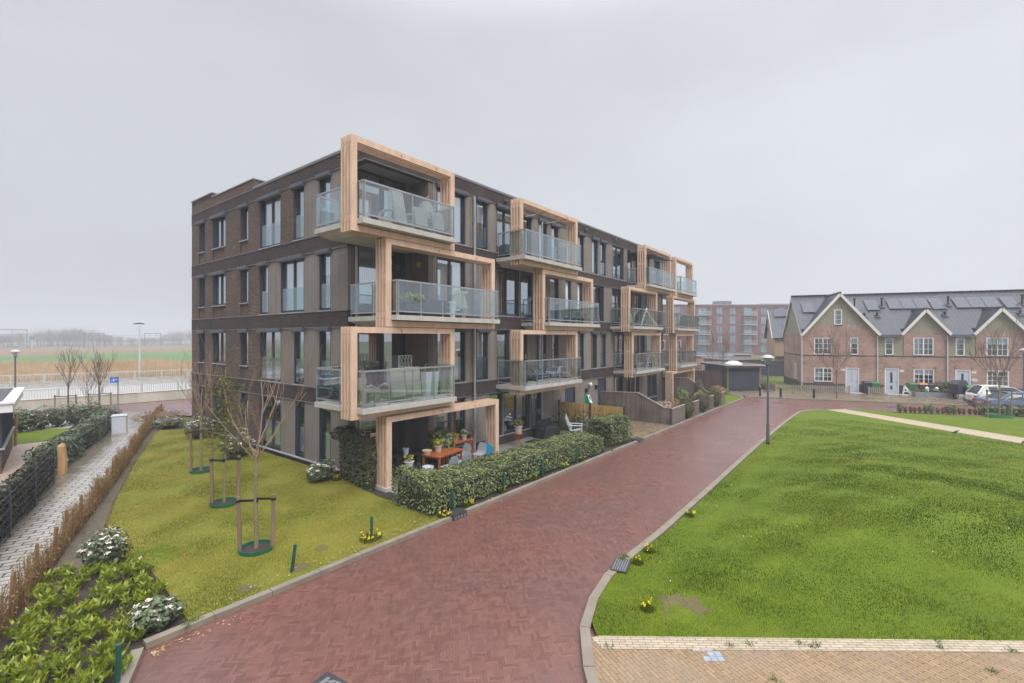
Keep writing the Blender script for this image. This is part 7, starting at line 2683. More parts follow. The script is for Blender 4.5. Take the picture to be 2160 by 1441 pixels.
# covered cargo bike
t = thing('cargo_bike', 'cargo bike under a dark rain cover beside the green bin', 'cargo bike', (*hw(10.75, -2.2), 0.08), HA + 0.6)
W = MB(); W.hexa([(-0.75, -0.33, 0.4), (0.25, -0.33, 0.4), (0.25, 0.33, 0.4), (-0.75, 0.33, 0.4), (-0.85, -0.36, 1.2), (0.35, -0.30, 1.2), (0.35, 0.30, 1.2), (-0.85, 0.36, 1.2)])
W.hexa([(-0.85, -0.36, 1.201), (0.35, -0.30, 1.201), (0.35, 0.30, 1.201), (-0.85, 0.36, 1.201), (-0.5, -0.28, 1.5), (0.2, -0.26, 1.5), (0.2, 0.26, 1.5), (-0.5, 0.28, 1.5)])
W.build('rain_cover', m_plain('dark_cover', (0.035, 0.038, 0.05), 0.5, 0.2), t)
for x in (-0.55, 0.75):
    W = MB()
    n = 20
    for k in range(n):
        a, b = 2 * PI * k / n, 2 * PI * (k + 1) / n
        W.bar((x + 0.26 * math.cos(a), 0, 0.28 + 0.26 * math.sin(a)), (x + 0.26 * math.cos(b), 0, 0.28 + 0.26 * math.sin(b)), 0.04)
    for k in range(5): W.bar((x, 0, 0.28), (x + 0.25 * math.cos(k * 1.26), 0, 0.28 + 0.25 * math.sin(k * 1.26)), 0.008)
    W.build('wheel', M['black'], t)
W = MB(); W.bar((0.2, 0, 0.45), (0.75, 0, 0.3), 0.05); W.bar((0.55, 0, 0.35), (0.5, 0, 0.95), 0.04); W.bar((0.3, -0.3, 1.15), (0.3, 0.3, 1.15), 0.03); W.build('frame', M['black'], t)
W = MB(); W.box(0.38, 0.64, -0.09, 0.09, 0.95, 1.02); W.build('saddle', M['black'], t)
# door slabs
for k, lx in enumerate((3.95, 6.9)):
    W = MB(); W.box(-0.6, 0.6, -1.0, -0.05, 0, 0.03)
    o = W.build('door_slab', M['concrete'])
    o.location = (*hw(lx, 0), 0.082)
    o.rotation_euler = (0, 0, HA)
    struct(o)


# ------------------------------------------------------------------ cars
def car(label, loc, rz, L, Wd, H, prof, roofp, mat, plate=True, hatch=True):
    """prof: stations (x, z_sill, z_belt, half width); roofp: (x_rear_base, x_rear_top, x_front_top, x_front_base)"""
    t = thing('parked_car', label, 'car', loc, rz, 'cars parked before the houses')
    W = MB()
    R = []
    for (x, zs, zb, hw2) in prof:
        R.append([(x, -hw2 * 0.90, zs), (x, -hw2 * 0.99, zs + (zb - zs) * 0.35), (x, -hw2, zs + (zb - zs) * 0.62), (x, -hw2 * 0.955, zb), (x, -hw2 * 0.80, zb + 0.025), (x, 0, zb + 0.045),
                  (x, hw2 * 0.80, zb + 0.025), (x, hw2 * 0.955, zb), (x, hw2, zs + (zb - zs) * 0.62), (x, hw2 * 0.99, zs + (zb - zs) * 0.35), (x, hw2 * 0.90, zs)])
    for i in range(len(R) - 1):
        for k in range(10): W.face([R[i][k], R[i + 1][k], R[i + 1][k + 1], R[i][k + 1]])
        W.face([R[i][10], R[i + 1][10], R[i + 1][0], R[i][0]])
    W.face(R[0]); W.face(R[-1][::-1])
    # roof and pillars
    xr0, xr1, xf1, xf0 = roofp
    zb = max(p[2] for p in prof)
    hw2 = Wd / 2
    def belt(x):
        for a, b in zip(prof, prof[1:]):
            if a[0] <= x <= b[0]:
                f = (x - a[0]) / (b[0] - a[0])
                return a[2] + (b[2] - a[2]) * f
        return zb
    top = [(xr1, H - 0.05), ((xr1 * 0.6 + xf1 * 0.4), H), ((xr1 * 0.3 + xf1 * 0.7), H - 0.005), (xf1, H - 0.06)]
    G = [(xr0, belt(xr0) + 0.02, hw2 * 0.86)] + [(x, z, hw2 * 0.70) for x, z in top] + [(xf0, belt(xf0) + 0.02, hw2 * 0.84)]
    for i in range(len(G) - 1):
        (xa, za, ha), (xb, zb_, hb) = G[i], G[i + 1]
        if 0 < i < len(G) - 2:
            W.face([(xa, -ha, za), (xb, -hb, zb_), (xb, 0, zb_ + 0.035), (xa, 0, za + 0.035)])
            W.face([(xa, 0, za + 0.035), (xb, 0, zb_ + 0.035), (xb, hb, zb_), (xa, ha, za)])
    # pillars: A, B, C as bars on both sides
    gl = MB()
    for s in (-1, 1):
        base = lambda x: Vector((x, s * hw2 * 0.93, belt(x) - 0.02))
        tp = lambda x, z: Vector((x, s * hw2 * 0.70, z))
        W.bar(base(xf0 + 0.02), tp(xf1, H - 0.06), 0.07, 0.06)
        mid = (xr1 * 0.5 + xf1 * 0.5)
        W.bar(base(mid), tp(mid, H - 0.02), 0.07, 0.04)
        W.bar(base(xr0 + 0.05), tp(xr1 + 0.02, H - 0.05), 0.13 if hatch else 0.10, 0.10)
        xq = xr1 + (0.35 if hatch else 0.2)
        W.bar(tp(xr1, H - 0.05), tp(xf1, H - 0.06), 0.06, 0.05)
        if hatch: W.face([base(xr0 + 0.05), base(xr0 + 0.75), tp(xr1 + 0.22, H - 0.05), tp(xr1, H - 0.05)] if s < 0 else [base(xr0 + 0.05), tp(xr1, H - 0.05), tp(xr1 + 0.22, H - 0.05), base(xr0 + 0.75)])
        q = [base(xr0 + 0.1), base(xf0 - 0.05), tp(xf1, H - 0.07), tp(xr1 + 0.05, H - 0.07)]
        q = [p - Vector((0, s * 0.012, 0)) for p in q]
        gl.face(q if s < 0 else q[::-1])
    gl.face([(xr0 - 0.01, hw2 * 0.80, belt(xr0) + 0.03), (xr0 - 0.01, -hw2 * 0.80, belt(xr0) + 0.03), (xr1 - 0.01, -hw2 * 0.64, H - 0.07), (xr1 - 0.01, hw2 * 0.64, H - 0.07)])
    gl.face([(xf0, -hw2 * 0.82, belt(xf0) + 0.03), (xf0, hw2 * 0.82, belt(xf0) + 0.03), (xf1, hw2 * 0.66, H - 0.07), (xf1, -hw2 * 0.66, H - 0.07)])
    b = W.build('body', mat, t, True)
    gl.build('car_window', M['car_glass'], t)
    for x in (L * 0.19, L * 0.80):
        for s in (-1, 1):
            q = MB()
            c = Vector((x, s * (hw2 - 0.10), 0.31))
            q.tube([c - Vector((0, 0.11 * s, 0)), c + Vector((0, 0.115 * s, 0))], 0.31, 22)
            w = q.build('wheel', M['tyre'], t)
            q = MB()
            q.tube([c + Vector((0, 0.116 * s, 0)), c + Vector((0, 0.125 * s, 0))], 0.2, 18)
            q.build('rim', M['steel'], w)
            q = MB()
            for k in range(14):
                a, a2 = PI * k / 14 - 0.15, PI * (k + 1) / 14 - 0.10
                q.bar((x + 0.36 * math.cos(a), s * (hw2 - 0.02), 0.31 + 0.36 * math.sin(a)), (x + 0.36 * math.cos(a2), s * (hw2 - 0.02), 0.31 + 0.36 * math.sin(a2)), 0.05, 0.05)
            q.build('wheel_arch', M['black'], t)
    z = prof[1][2]
    for s in (-1, 1):
        q = MB()
        q.box(prof[0][0] - 0.02, prof[0][0] + 0.28, s * hw2 * 0.66, s * hw2 * 0.94, z - 0.17, z - 0.02)
        q.build('tail_light', M['tail'], t)
        q = MB()
        q.box(L - 0.35, L - 0.02, s * hw2 * 0.6, s * hw2 * 0.88, 0.62, 0.74)
        q.build('headlight', M['lamp_white'], t)
        q = MB()
        q.box(xf0 - 0.25, xf0 - 0.12, s * hw2 * 0.98, s * (hw2 + 0.17), belt(xf0) + 0.02, belt(xf0) + 0.15)
        q.build('mirror', mat, t)
    q = MB(); q.box(prof[0][0] - 0.03, prof[0][0] - 0.002, -0.26, 0.26, 0.62, 0.73); q.build('number_plate', M['plate'], t)
    q = MB(); q.box(prof[0][0] - 0.025, prof[0][0] + 0.1, -hw2 * 0.8, hw2 * 0.8, 0.24, 0.36); q.build('bumper_trim', M['black'], t)
    q = MB()
    for s in (-1, 1):
        for x in (xr1 * 0.5 + xf1 * 0.5 + 0.15, xr1 * 0.5 + xf1 * 0.5 - 0.95): q.box(x, x + 0.18, s * (hw2 + 0.0), s * (hw2 + 0.015), 0.78, 0.81)
    q.build('door_handle', mat, t)
    return t


M['car_white'] = m_plain('white_car_paint', (0.68, 0.68, 0.67), 0.25, 0.03, spec=0.6)
M['car_blue'] = m_plain('grey_blue_car_paint', (0.12, 0.145, 0.235), 0.25, 0.08, spec=0.7)
M['car_glass'] = m_plain('dark_car_glass', (0.03, 0.045, 0.05), 0.05, 0.1, spec=0.9)
M['tyre'] = m_plain('tyre_rubber', (0.012, 0.012, 0.013), 0.8, 0.1)
M['tail'] = m_plain('red_tail_light', (0.32, 0.02, 0.02), 0.2, 0.1)
M['plate'] = m_plain('yellow_number_plate', (0.62, 0.40, 0.02), 0.5, 0.03)
profW = [(0.0, 0.42, 0.62, 0.70), (0.05, 0.28, 0.80, 0.80), (0.22, 0.24, 0.97, 0.86), (0.9, 0.22, 0.97, 0.875), (2.0, 0.2, 0.95, 0.875), (3.0, 0.22, 0.92, 0.87), (3.6, 0.24, 0.84, 0.85), (4.0, 0.28, 0.70, 0.76), (4.1, 0.4, 0.55, 0.62)]
car('white hatchback parked by the pavement of the third house', (*hw(9.75, -5.75), 0.0), HA, 4.1, 1.75, 1.5, profW, (0.12, 0.55, 2.15, 3.15), M['car_white'])
profB = [(0.0, 0.42, 0.70, 0.74), (0.05, 0.28, 0.88, 0.84), (0.25, 0.24, 0.96, 0.88), (0.9, 0.22, 0.95, 0.90), (2.0, 0.2, 0.93, 0.90), (3.2, 0.22, 0.90, 0.89), (4.0, 0.24, 0.80, 0.86), (4.35, 0.28, 0.68, 0.76), (4.45, 0.4, 0.55, 0.64)]
car('blue-grey saloon parked nearest the lawn, before the white car', (*hw(8.45, -9.95), 0.0), HA, 4.45, 1.8, 1.43, profB, (0.6, 1.3, 2.5, 3.4), M['car_blue'], hatch=False)
car('white car nose showing past the far corner of the apartment end wall', (15.3, 43.6, 0.0), 0.45, 4.1, 1.75, 1.5, profW, (0.12, 0.55, 2.15, 3.15), M['car_white'])
# ------------------------------------------------------------------ trees, hedge plants, birds on the right
bare_tree('bare young tree before the first house, in the pavement', (46.6, 2.95, 0.08), 1.7, 5.0, 0.055, 61, M['bark_grey'], M['bark_grey'], group='bare street trees on the right', n=9, spread=0.9, minr=0.010)
bare_tree('bare young staked tree on the back lawn before the blue car', (41.45, -5.65, 0.1), 1.9, 4.7, 0.055, 64, M['stake_green'], M['bark_grey'], group='bare street trees on the right', n=8, spread=0.7, minr=0.009)
M['ring_pale'] = m_plain('pale_green_plastic', (0.06, 0.20, 0.11), 0.5, 0.2)
stakes('greenish stakes with strap and pale green ring on the back lawn', (41.45, -5.65, 0.1), (41.05, -5.10), (41.8, -6.2), 1.75, post='stake_green', ringr=0.62, ringh=0.22, ringmat='ring_pale')
rs = random.Random(12)
for k in range(15):
    f = k / 14
    lx = 3.1 + f * 4.1
    big = k in (0, 5, 6, 9, 10)
    p = hw(lx + rs.uniform(-.06, .06), -12.72 + 0.4 * f)
    bush('hedge_plant', 'young hedge plant in the thin row along the cross street', (*p, 0.08), 0.26 if big else 0.17, 0.72 if big else 0.55, 170 if big else 60, M['leaf_hedge' if big else 'leaf_brown'], 0.085, group='young hedge plants along the cross street', seed=k)
hedge('low_hedge', 'low evergreen hedge in front of the blue-grey car', hw(7.35, -12.15), hw(12.5, -11.9), 0.6, 0.62, 1700, M['leaf_hedge'], 0.1)
hedge('low_hedge', 'low evergreen hedge by the lamp at the right picture edge', hw(9.6, -11.2), hw(14, -10.9), 0.6, 0.7, 1200, M['leaf_dark'], 0.1)


def bird(label, loc, rz):
    t = thing('jackdaw', label, 'bird', loc, rz, 'black birds on the lawn')
    W = MB()
    S = [(-0.19, 0.10, 0.006, 0.012), (-0.10, 0.115, 0.022, 0.02), (-0.03, 0.135, 0.05, 0.048), (0.05, 0.15, 0.055, 0.055), (0.11, 0.175, 0.035, 0.035), (0.14, 0.20, 0.032, 0.032), (0.17, 0.205, 0.028, 0.028), (0.20, 0.20, 0.010, 0.010), (0.235, 0.195, 0.002, 0.002)]
    n = 10
    R = [[(x, ry * math.cos(2 * PI * k / n), z + rz_ * math.sin(2 * PI * k / n)) for k in range(n)] for x, z, ry, rz_ in S]
    for i in range(len(R) - 1):
        for k in range(n): W.face([R[i][k], R[i + 1][k], R[i + 1][(k + 1) % n], R[i][(k + 1) % n]])
    for s in (-1, 1):
        W.tube([(0.0, s * 0.025, 0.10), (-0.01, s * 0.028, 0.045), (0.01, s * 0.03, 0.0)], [0.012, 0.006, 0.005], 5)
        W.tube([(-0.01, s * 0.03, 0.003), (0.05, s * 0.035, 0.003)], 0.005, 4)
    W.build('body', M['black'], t, True)
    q = MB()
    for s in (-1, 1): q.sphere((0.165, s * 0.026, 0.212), 0.006, 0.004, 0.006, 6, 4)
    q.build('eye', M['pale_grey'], t)


bird('black jackdaw on the lawn beside the pale path', (32.9, -2.9, lawn_h(32.9, -2.9) - 0.005), -0.9)
bird('second black bird on the lawn at the right picture edge', (31.7, -5.1, lawn_h(31.7, -5.1)), -0.6)
# ------------------------------------------------------------------ left side: gardens, ramp, railway, wood
# corner of the neighbouring house with a flat roof
t = thing('flat_roofed_house', 'house corner with white flat roof edge, cut by the left edge', 'house', (2.38, 25.2, 0), math.radians(-8.5))
W = MB(); W.box(-7, -0.12, 0.12, 6.0, 0.0, 0.92); W.build('wall', M['brick_brown'], t)
W = MB(); W.box(-7, -0.35, 0.4, 5.8, 0.921, 2.3); W.build('interior_core', M['interior'], t)
W = MB()
for y in np.arange(0.15, 6.0, 0.58): W.box(-0.19, -0.11, y, y + 0.07, 0.98, 2.3)
W.box(-7, -0.12, 0.12, 0.2, 2.15, 2.3)
for x in np.arange(-7, -0.2, 0.7): W.box(x, x + 0.07, 0.12, 0.2, 0.98, 2.15)
f = W.build('window', M['anthracite'], t)
W = MB(); W.box(-0.17, -0.16, 0.2, 5.95, 0.98, 2.3); W.box(-7, -0.2, 0.16, 0.17, 0.98, 2.15); W.build('pane', M['dark_glass'], f)
W = MB(); W.box(-7, -0.04, 0.04, 6.05, 0.921, 0.98); W.build('sill', M['coping'], f)
W = MB(); W.box(-7.5, 0.18, -0.3, 6.6, 2.31, 2.62); W.box(-7.5, 0.24, -0.36, 6.66, 2.621, 2.69); W.build('roof_edge', M['white'], t)
W = MB(); W.box(-7.4, -0.1, 0.0, 6.3, 2.691, 2.71); W.build('roof_felt', M['roof_felt'], t)
# mesh fence overgrown with dark ivy
mf = hedge('ivy_fence', 'dark ivy overgrown wire fence with posts along the left of the path', (0.72, 14.6), (3.02, 22.25), 0.35, 1.2, 7000, M['leaf_mesh'], 0.085, cat='fence', lump=0.05, round_=0.15, aspect=0.7)
off = mf.location
A, B = Vector((0.72, 14.6, 0)), Vector((3.02, 22.25, 0))
e = (B - A).normalized()
nr = Vector((e.y, -e.x, 0))
k = 0.0
while k <= (B - A).length + 0.01:
    W = MB()
    p = A + e * k + nr * 0.20 - off
    W.obox((p.x, p.y, 0.65), e, nr, (0, 0, 1), 0.03, 0.02, 0.65)
    W.build('post', M['anthracite'], mf)
    k += 2.66
W = MB()
for z in (0.2, 0.4, 0.6, 0.8, 1.0, 1.15): W.bar(A + nr * 0.22 + Vector((0, 0, z)) - off, B + nr * 0.22 + Vector((0, 0, z)) - off, 0.008)
W.build('wire_mesh', M['anthracite'], mf)
hedge('laurel_hedge', 'loose grey-green evergreen hedge along the left side of the paved path', (3.35, 24.6), (7.15, 34.4), 1.15, 0.85, 4600, M['leaf_dark'], 0.12, lump=0.16, round_=0.4)
hedge('laurel_hedge', 'short evergreen hedge end between ivy fence and timber post', (2.9, 22.7), (3.25, 24.1), 0.6, 0.8, 900, M['leaf_dark'], 0.11, lump=0.12, round_=0.4)
W = MB()
W.tube([(0, 0, -0.1), (0.03, 0, 0.5), (0.0, 0.0, 1.02), (0.04, 0, 1.12)], [0.15, 0.14, 0.12, 0.04], 9)
o = W.build('timber_post', m_plain('fresh_split_timber', (0.42, 0.25, 0.11), 0.8, 0.25, 5, stretch=(1, 1, 0.2)), None)
o.location = (3.62, 23.6, 0.04)
tag(o, 'thick pale split timber post beside the paved path between two hedges', 'post')
W = MB()
W.tube([(0, 0, -0.05), (0.02, 0, 1.5)], [0.06, 0.05], 8)
o = W.build('timber_post', M['bamboo'])
o.location = (3.25, 31.3, 0.04)
tag(o, 'thin pale timber post at the corner of the flat-roofed house', 'post')
t = thing('utility_cabinet', 'pale grey utility cabinet beside the paved path and hedge', 'cabinet', (6.95, 31.0, 0.05), -0.35)
W = MB(); W.box(-0.3, 0.3, -0.17, 0.17, 0, 0.95); W.build('body', M['concrete'], t)
W = MB(); W.hexa([(-0.33, -0.2, 0.951), (0.33, -0.2, 0.951), (0.33, 0.2, 0.951), (-0.33, 0.2, 0.951), (-0.3, -0.16, 1.02), (0.3, -0.16, 1.02), (0.3, 0.16, 1.02), (-0.3, 0.16, 1.02)]); W.build('lid', M['lamp_white'], t)
W = MB(); W.box(-0.27, 0.27, -0.178, -0.171, 0.08, 0.88); W.build('door', M['pale_grey'], t)
t = thing('street_sign', 'small blue sign on a thin grey pole at the end of the paved path', 'sign', (7.75, 34.9, 0.0), -0.55)
W = MB(); W.tube([(0, 0, 0), (0, 0, 2.75)], 0.035, 8); W.build('pole', M['steel'], t)
W = MB(); W.box(-0.36, 0.04, -0.06, -0.036, 2.42, 2.74); W.build('sign_plate', m_plain('sign_blue', (0.03, 0.16, 0.55), 0.4, 0.05), t)
W = MB()
W.box(-0.29, -0.12, -0.064, -0.061, 2.55, 2.585); W.box(-0.20, -0.165, -0.064, -0.061, 2.50, 2.66); W.box(-0.10, -0.02, -0.064, -0.061, 2.60, 2.63)
W.build('sign_mark', M['white'], t)
# evergreen shrubs in a row before the back road
for k in range(6):
    f = k / 5
    lab = 'glossy evergreen shrub, number %s of the row before the back road' % ('one', 'two', 'three', 'four', 'five', 'six')[k]
    lab = ('glossy evergreen shrub at the left end of the row before the back road', 'glossy evergreen shrub, second from the left in the row before the back road', 'glossy evergreen shrub, third from the left before the back road', 'glossy evergreen shrub, third from the right before the back road',
           'glossy evergreen shrub, second from the right before the back road', 'glossy evergreen shrub at the path end of the row before the back road')[k]
    bush('evergreen_shrub', lab, (3.2 + 3.7 * f, 35.6 + 1.2 * f, 0.03), 0.62, 1.25, 560, M['leaf_dark'], 0.15, group='evergreen shrubs before the back road', seed=k + 20, lump=0.25)
bush('evergreen_shrub', 'dark shrub at the foot of the multi-stemmed bare tree', (7.6, 37.0, 0.03), 0.8, 0.9, 500, M['leaf_dark'], 0.14, seed=31)
bare_tree('bare staked tree left of its twin beside the back road', (6.86, 42.6, 0.0), 1.7, 3.5, 0.05, 71, M['bark_dark'], M['bark_dark'], group='bare trees by the back road', n=6, spread=0.45, minr=0.006, depth=2, kids=(2, 4))
bare_tree('bare staked tree right of its twin beside the back road', (8.4, 42.4, 0.0), 1.6, 3.6, 0.06, 74, M['bark_dark'], M['bark_dark'], group='bare trees by the back road', n=8, spread=0.6, minr=0.006, depth=2, kids=(2, 4))
stakes('thin stakes with strap round the left bare tree by the back road', (6.86, 42.6, 0.0), (6.25, 42.9), (7.2, 42.4), 1.25, ring=False, post='stake_green', tilt=0.0)
stakes('thin stakes with strap round the right bare tree by the back road', (8.4, 42.4, 0.0), (7.85, 42.5), (8.95, 42.1), 1.25, ring=False, post='stake_green', tilt=0.0)
bare_tree('pale multi-stemmed bare shrub tree by the path hedge', (7.0, 37.6, 0.0), 0.6, 2.7, 0.03, 77, M['bark_grey'], M['bark_grey'], group='bare trees by the back road', n=6, spread=0.5, minr=0.006)
# concrete wall, railings and ramp
M['wall_concrete'] = m_plain('stained_concrete_wall', (0.50, 0.455, 0.385), 0.85, 0.2, 0.6, bump=0.1)
M['rail_white'] = m_plain('white_railing', (0.46, 0.465, 0.47), 0.5, 0.05)


def wall_line(name, label, pts, h, th, mat, z0=-0.1, cat='wall', cap=None):
    o = pts[0]
    t = thing(name, label, cat, (o[0], o[1], 0))
    W = MB()
    C_ = MB()
    for a, b in zip(pts, pts[1:]):
        a, b = Vector((a[0] - o[0], a[1] - o[1], 0)), Vector((b[0] - o[0], b[1] - o[1], 0))
        L = (b - a).length
        e = (b - a).normalized()
        n = max(1, int(L / 3.0))
        for k in range(n):
            p = a + e * (L * (k + 0.5) / n)
            W.obox((p.x, p.y, (z0 + h) / 2), e, (-e.y, e.x, 0), (0, 0, 1), L / n / 2 - 0.008, th / 2, (h - z0) / 2)
        C_.bar(a + Vector((0, 0, h + 0.02)), b + Vector((0, 0, h + 0.02)), th + 0.08, 0.04)
    W.build('wall_panel', mat, t)
    C_.build('coping', cap or mat, t)
    return t


def bar_rail(label, pts, z0, z1, gap=0.2):
    o = pts[0]
    t = thing('railing', label, 'railing', (o[0], o[1], 0), 0, 'white railings of the ramp')
    B_, R_ = MB(), MB()
    for a, b in zip(pts, pts[1:]):
        a, b = Vector((a[0] - o[0], a[1] - o[1], 0)), Vector((b[0] - o[0], b[1] - o[1], 0))
        L = (b - a).length
        n = int(L / gap)
        for k in range(n):
            p = a.lerp(b, (k + 0.5) / n)
            B_.box(p.x - 0.016, p.x + 0.016, p.y - 0.016, p.y + 0.016, z0 + 0.08, z1 - 0.05)
        for z in (z0 + 0.08, z1): R_.bar(a + Vector((0, 0, z)), b + Vector((0, 0, z)), 0.06, 0.07)
        for k in range(int(L / 2.4) + 1):
            p = a + (b - a).normalized() * k * 2.4
            R_.box(p.x - 0.04, p.x + 0.04, p.y - 0.04, p.y + 0.04, z0 - 0.1, z1 + 0.02)
    B_.build('bars', M['rail_white'], t)
    R_.build('rails', M['rail_white'], t)


W1 = [(-20, 48.2), (4.5, 46.3), (14.6, 45.4), (40, 57.0)]
W2 = [(-20, 75.0), (6.6, 67.3), (20.7, 63.5), (52, 67.0)]
wall_line('concrete_wall', 'low stained concrete wall along the far side of the back road', W1, 0.74, 0.25, M['wall_concrete'])
bar_rail('white bar railing behind the low stained concrete wall', [(p[0] + 0.1, p[1] + 0.6) for p in W1], 0.5, 1.35, 0.14)
wall_line('concrete_wall', 'pale retaining wall on the far side of the ramp road', W2, 0.45, 0.3, M['concrete'], -0.6)
bar_rail('white bar railing on the far retaining wall before the reeds', [(p[0] + 0.1, p[1] + 0.5) for p in W2], 0.5, 1.3, 0.2)
sheet('road_verge', [(-20, 47.6), (4.45, 46.0), (14.5, 45.1), (14.3, 44.8), (4.3, 45.5), (-20, 47.0)], 0.01, M['verge'])
# tall pale road lamp
t = thing('road_lamp', 'tall slim white road lamp beside the reed field', 'street lamp', (16.7, 66.5, 0))
W = MB(); W.lathe([(0.12, 0), (0.09, 3), (0.06, 6.55)], 10); W.build('pole', M['rail_white'], t)
W = MB(); W.tube([(-0.35, 0, 6.6), (0, 0, 6.68), (0.35, 0, 6.6)], 0.07, 8); W.box(-0.55, -0.15, -0.12, 0.12, 6.56, 6.64); W.box(0.15, 0.45, -0.12, 0.12, 6.56, 6.64); W.build('lamp_head', M['black'], t)
# reeds
def reeds(name, label, poly, n, h, w, seed, mat):
    xs = [p[0] for p in poly]; ys = [p[1] for p in poly]
    x = RNG.uniform(min(xs), max(xs), n * 3); y = RNG.uniform(min(ys), max(ys), n * 3)
    k = in_poly(poly, x, y)
    x, y = x[k][:n], y[k][:n]
    n = len(x)
    hh = h * (0.55 + 0.5 * RNG.random(n)) * (1 + 0.28 * vnoise(x, y, 0.35, seed))
    a = RNG.random(n) * PI
    l = RNG.normal(size=(n, 2)) * 0.22 * hh[:, None]
    v = np.empty((n, 3, 3))
    v[:, 0] = np.stack([x - np.cos(a) * w, y - np.sin(a) * w, 0 * x - 0.1], 1)
    v[:, 1] = np.stack([x + np.cos(a) * w, y + np.sin(a) * w, 0 * x - 0.1], 1)
    v[:, 2] = np.stack([x + l[:, 0], y + l[:, 1], hh], 1)
    rnd = np.clip(0.5 + 0.25 * vnoise(x, y, 0.25, seed + 1) + 0.5 * (RNG.random(n) - 0.5), 0, 1)
    o = soup(name, v.reshape(-1, 3), 3, mat, rnd=rnd)
    tag(o, label, 'reeds', kind='stuff')


reeds('reed_bed', 'band of dry golden reeds beyond the ramp railings', [(-15, 77), (6.6, 69.0), (20.7, 65.0), (52, 68.6), (70, 74), (29, 86.5), (10, 108), (-30, 116)], 60000, 1.75, 0.05, 5, M['reed'])
# railway portals and a signal
M['steel_dark'] = m_plain('dark_portal_steel', (0.10, 0.11, 0.12), 0.6, 0.1)


def portal(label, a, b, h=9.0):
    a, b = Vector((*a, -0.07)), Vector((*b, -0.07))
    t = thing('railway_portal', label, 'railway gantry', a, 0, 'overhead line portals of the railway')
    d = b - a
    for q in (Vector((0, 0, 0)), d):
        W = MB(); W.box(q.x - 0.16, q.x + 0.16, q.y - 0.16, q.y + 0.16, 0, h); W.build('mast', M['steel_dark'], t)
    W = MB(); W.bar((0, 0, h - 0.2), d + Vector((0, 0, h - 0.2)), 0.25, 0.35); W.bar((0, 0, h - 1.0), d * 0.12 + Vector((0, 0, h - 0.2)), 0.12); W.bar(d + Vector((0, 0, h - 1.0)), d * 0.88 + Vector((0, 0, h - 0.2)), 0.12); W.build('beam', M['steel_dark'], t)
    W = MB()
    for f in (0.3, 0.7):
        p = d * f
        W.bar(p + Vector((0, 0, h - 0.3)), p + Vector((0, 0, h - 2.0)), 0.12)
        W.bar(p + Vector((0, 0, h - 0.3)) + d * 0.08, p + Vector((0, 0, h - 1.3)), 0.09)
    W.build('hanger', M['steel_dark'], t)


portal('nearest overhead line portal of the railway, cut by the left edge', (20, 318), (37.4, 323), 9.2)
portal('middle overhead line portal of the railway behind the green field', (57, 317), (68, 332), 7.6)
portal('farthest overhead line portal, beside the white road lamp', (90, 349), (101, 359), 8.0)
t = thing('railway_signal', 'white and dark railway signal post right of the nearest portal', 'railway signal', (39.0, 322.5, -0.07))
W = MB(); W.tube([(0, 0, 0), (0, 0, 4.2)], 0.22, 8); W.build('post', M['rail_white'], t)
W = MB(); W.lathe([(0.45, 4.2), (0.9, 4.8), (0.9, 5.6), (0.45, 6.2)], 12); W.build('signal_head', M['steel_dark'], t)
# contact wires
W = MB()
for o_ in ((6, 0), (12, 0)): W.tube([(-200 + o_[0], 255, 6.6), (26 + o_[0], 320, 6.6), (62 + o_[0], 324, 6.2), (95 + o_[0], 353, 6.4), (300, 520, 6.4)], 0.05, 4)
o = W.build('contact_wire', M['steel_dark'])
tag(o, 'thin overhead contact wires strung along the railway', 'wire')
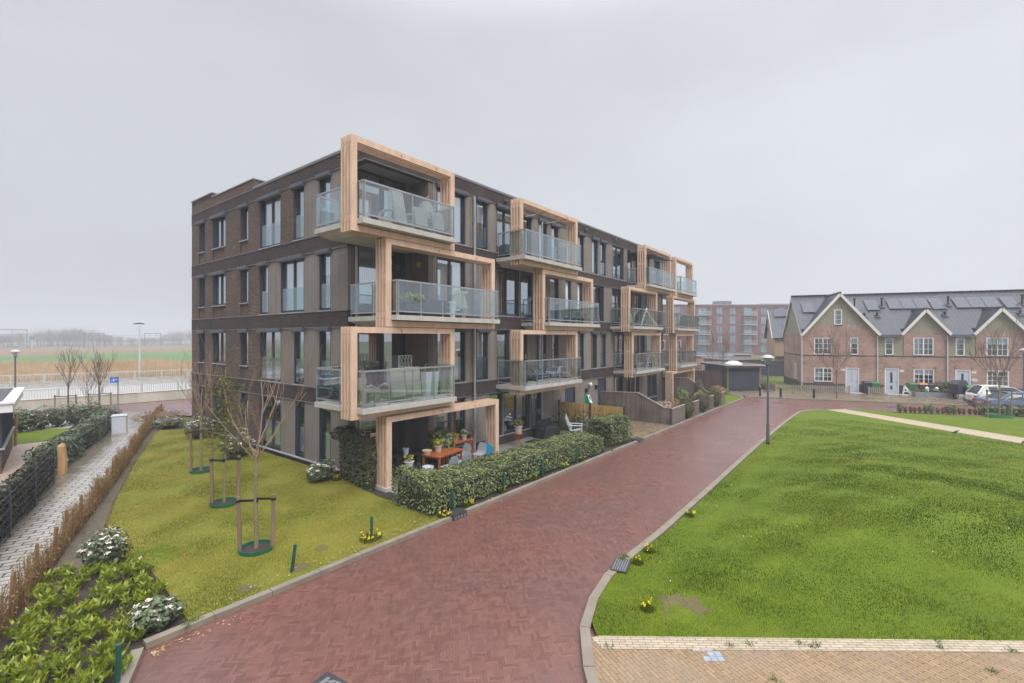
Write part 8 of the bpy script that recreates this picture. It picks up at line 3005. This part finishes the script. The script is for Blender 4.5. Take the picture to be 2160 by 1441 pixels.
# far bare wood
def wood(name, label, pts, n, seed):
    g = np.random.default_rng(seed)
    V = []
    seg = [Vector((*p, 0)) for p in pts]
    for k in range(n):
        i = g.integers(0, len(seg) - 1)
        f = g.random()
        c = seg[i].lerp(seg[i + 1], f) + Vector((g.normal() * 3, 14 * g.random(), 0))
        h = 9.5 * (0.75 + 0.5 * g.random()) * (1 + 0.35 * math.sin(c.x * 0.08 + seed))
        r = h * 0.3
        a = np.array([[c.x - 0.15, c.y, 0], [c.x + 0.15, c.y, 0], [c.x + 0.06, c.y, h * 0.8]])
        V.append(a)
        m = 95
        z0 = h * (0.22 + 0.4 * g.random(m))
        d = unit(g.normal(size=(m, 3)) * np.array([1, 1, 0.3]) + np.array([0, 0, 0.75]))
        ln = r * (0.6 + 0.9 * g.random(m))
        p0 = np.stack([c.x + g.normal(size=m) * 0.35 * r, c.y + g.normal(size=m) * 0.35 * r, z0], 1)
        p1 = p0 + d * ln[:, None]
        w = 0.055
        an = g.random(m) * PI
        q = np.empty((m, 3, 3))
        q[:, 0] = p0 + np.stack([np.cos(an) * w, np.sin(an) * w, 0 * an], 1)
        q[:, 1] = p0 - np.stack([np.cos(an) * w, np.sin(an) * w, 0 * an], 1)
        q[:, 2] = p1
        V.append(q.reshape(-1, 3))
    o = soup(name, np.concatenate(V), 3, M['leaf_wood'])
    tag(o, label, 'wood', kind='stuff')


M['leaf_wood'] = m_leaf('bare_winter_twigs', [(0.16, 0.13, 0.115), (0.21, 0.175, 0.15), (0.26, 0.21, 0.175)], 0.9, 0.1, 0)
wood('bare_wood', 'far misty belt of bare winter trees beyond the railway', [(-80, 372), (20, 380), (70, 392), (130, 405), (230, 420)], 420, 3)
wood('bare_wood', 'taller misty clump of bare trees rising above the far tree belt', [(60, 386), (76, 392)], 26, 8)
# ------------------------------------------------------------------ haze
W = MB()
W.box(-260, 420, -120, 640, -1.2, 24)
hz = W.build('haze', bpy.data.materials.new('haze_air'))
hz['kind'] = 'stuff'
hz['label'] = 'pale even spring haze over the whole scene'
hm = hz.data.materials[0]
hm.use_nodes = True
hn = hm.node_tree
hn.nodes.clear()
ho = hn.nodes.new('ShaderNodeOutputMaterial')
hv = hn.nodes.new('ShaderNodeVolumePrincipled')
hv.inputs['Color'].default_value = (0.92, 0.94, 1.0, 1)
hv.inputs['Density'].default_value = 0.0016
hv.inputs['Anisotropy'].default_value = 0.0
hn.links.new(hv.outputs[0], ho.inputs['Volume'])
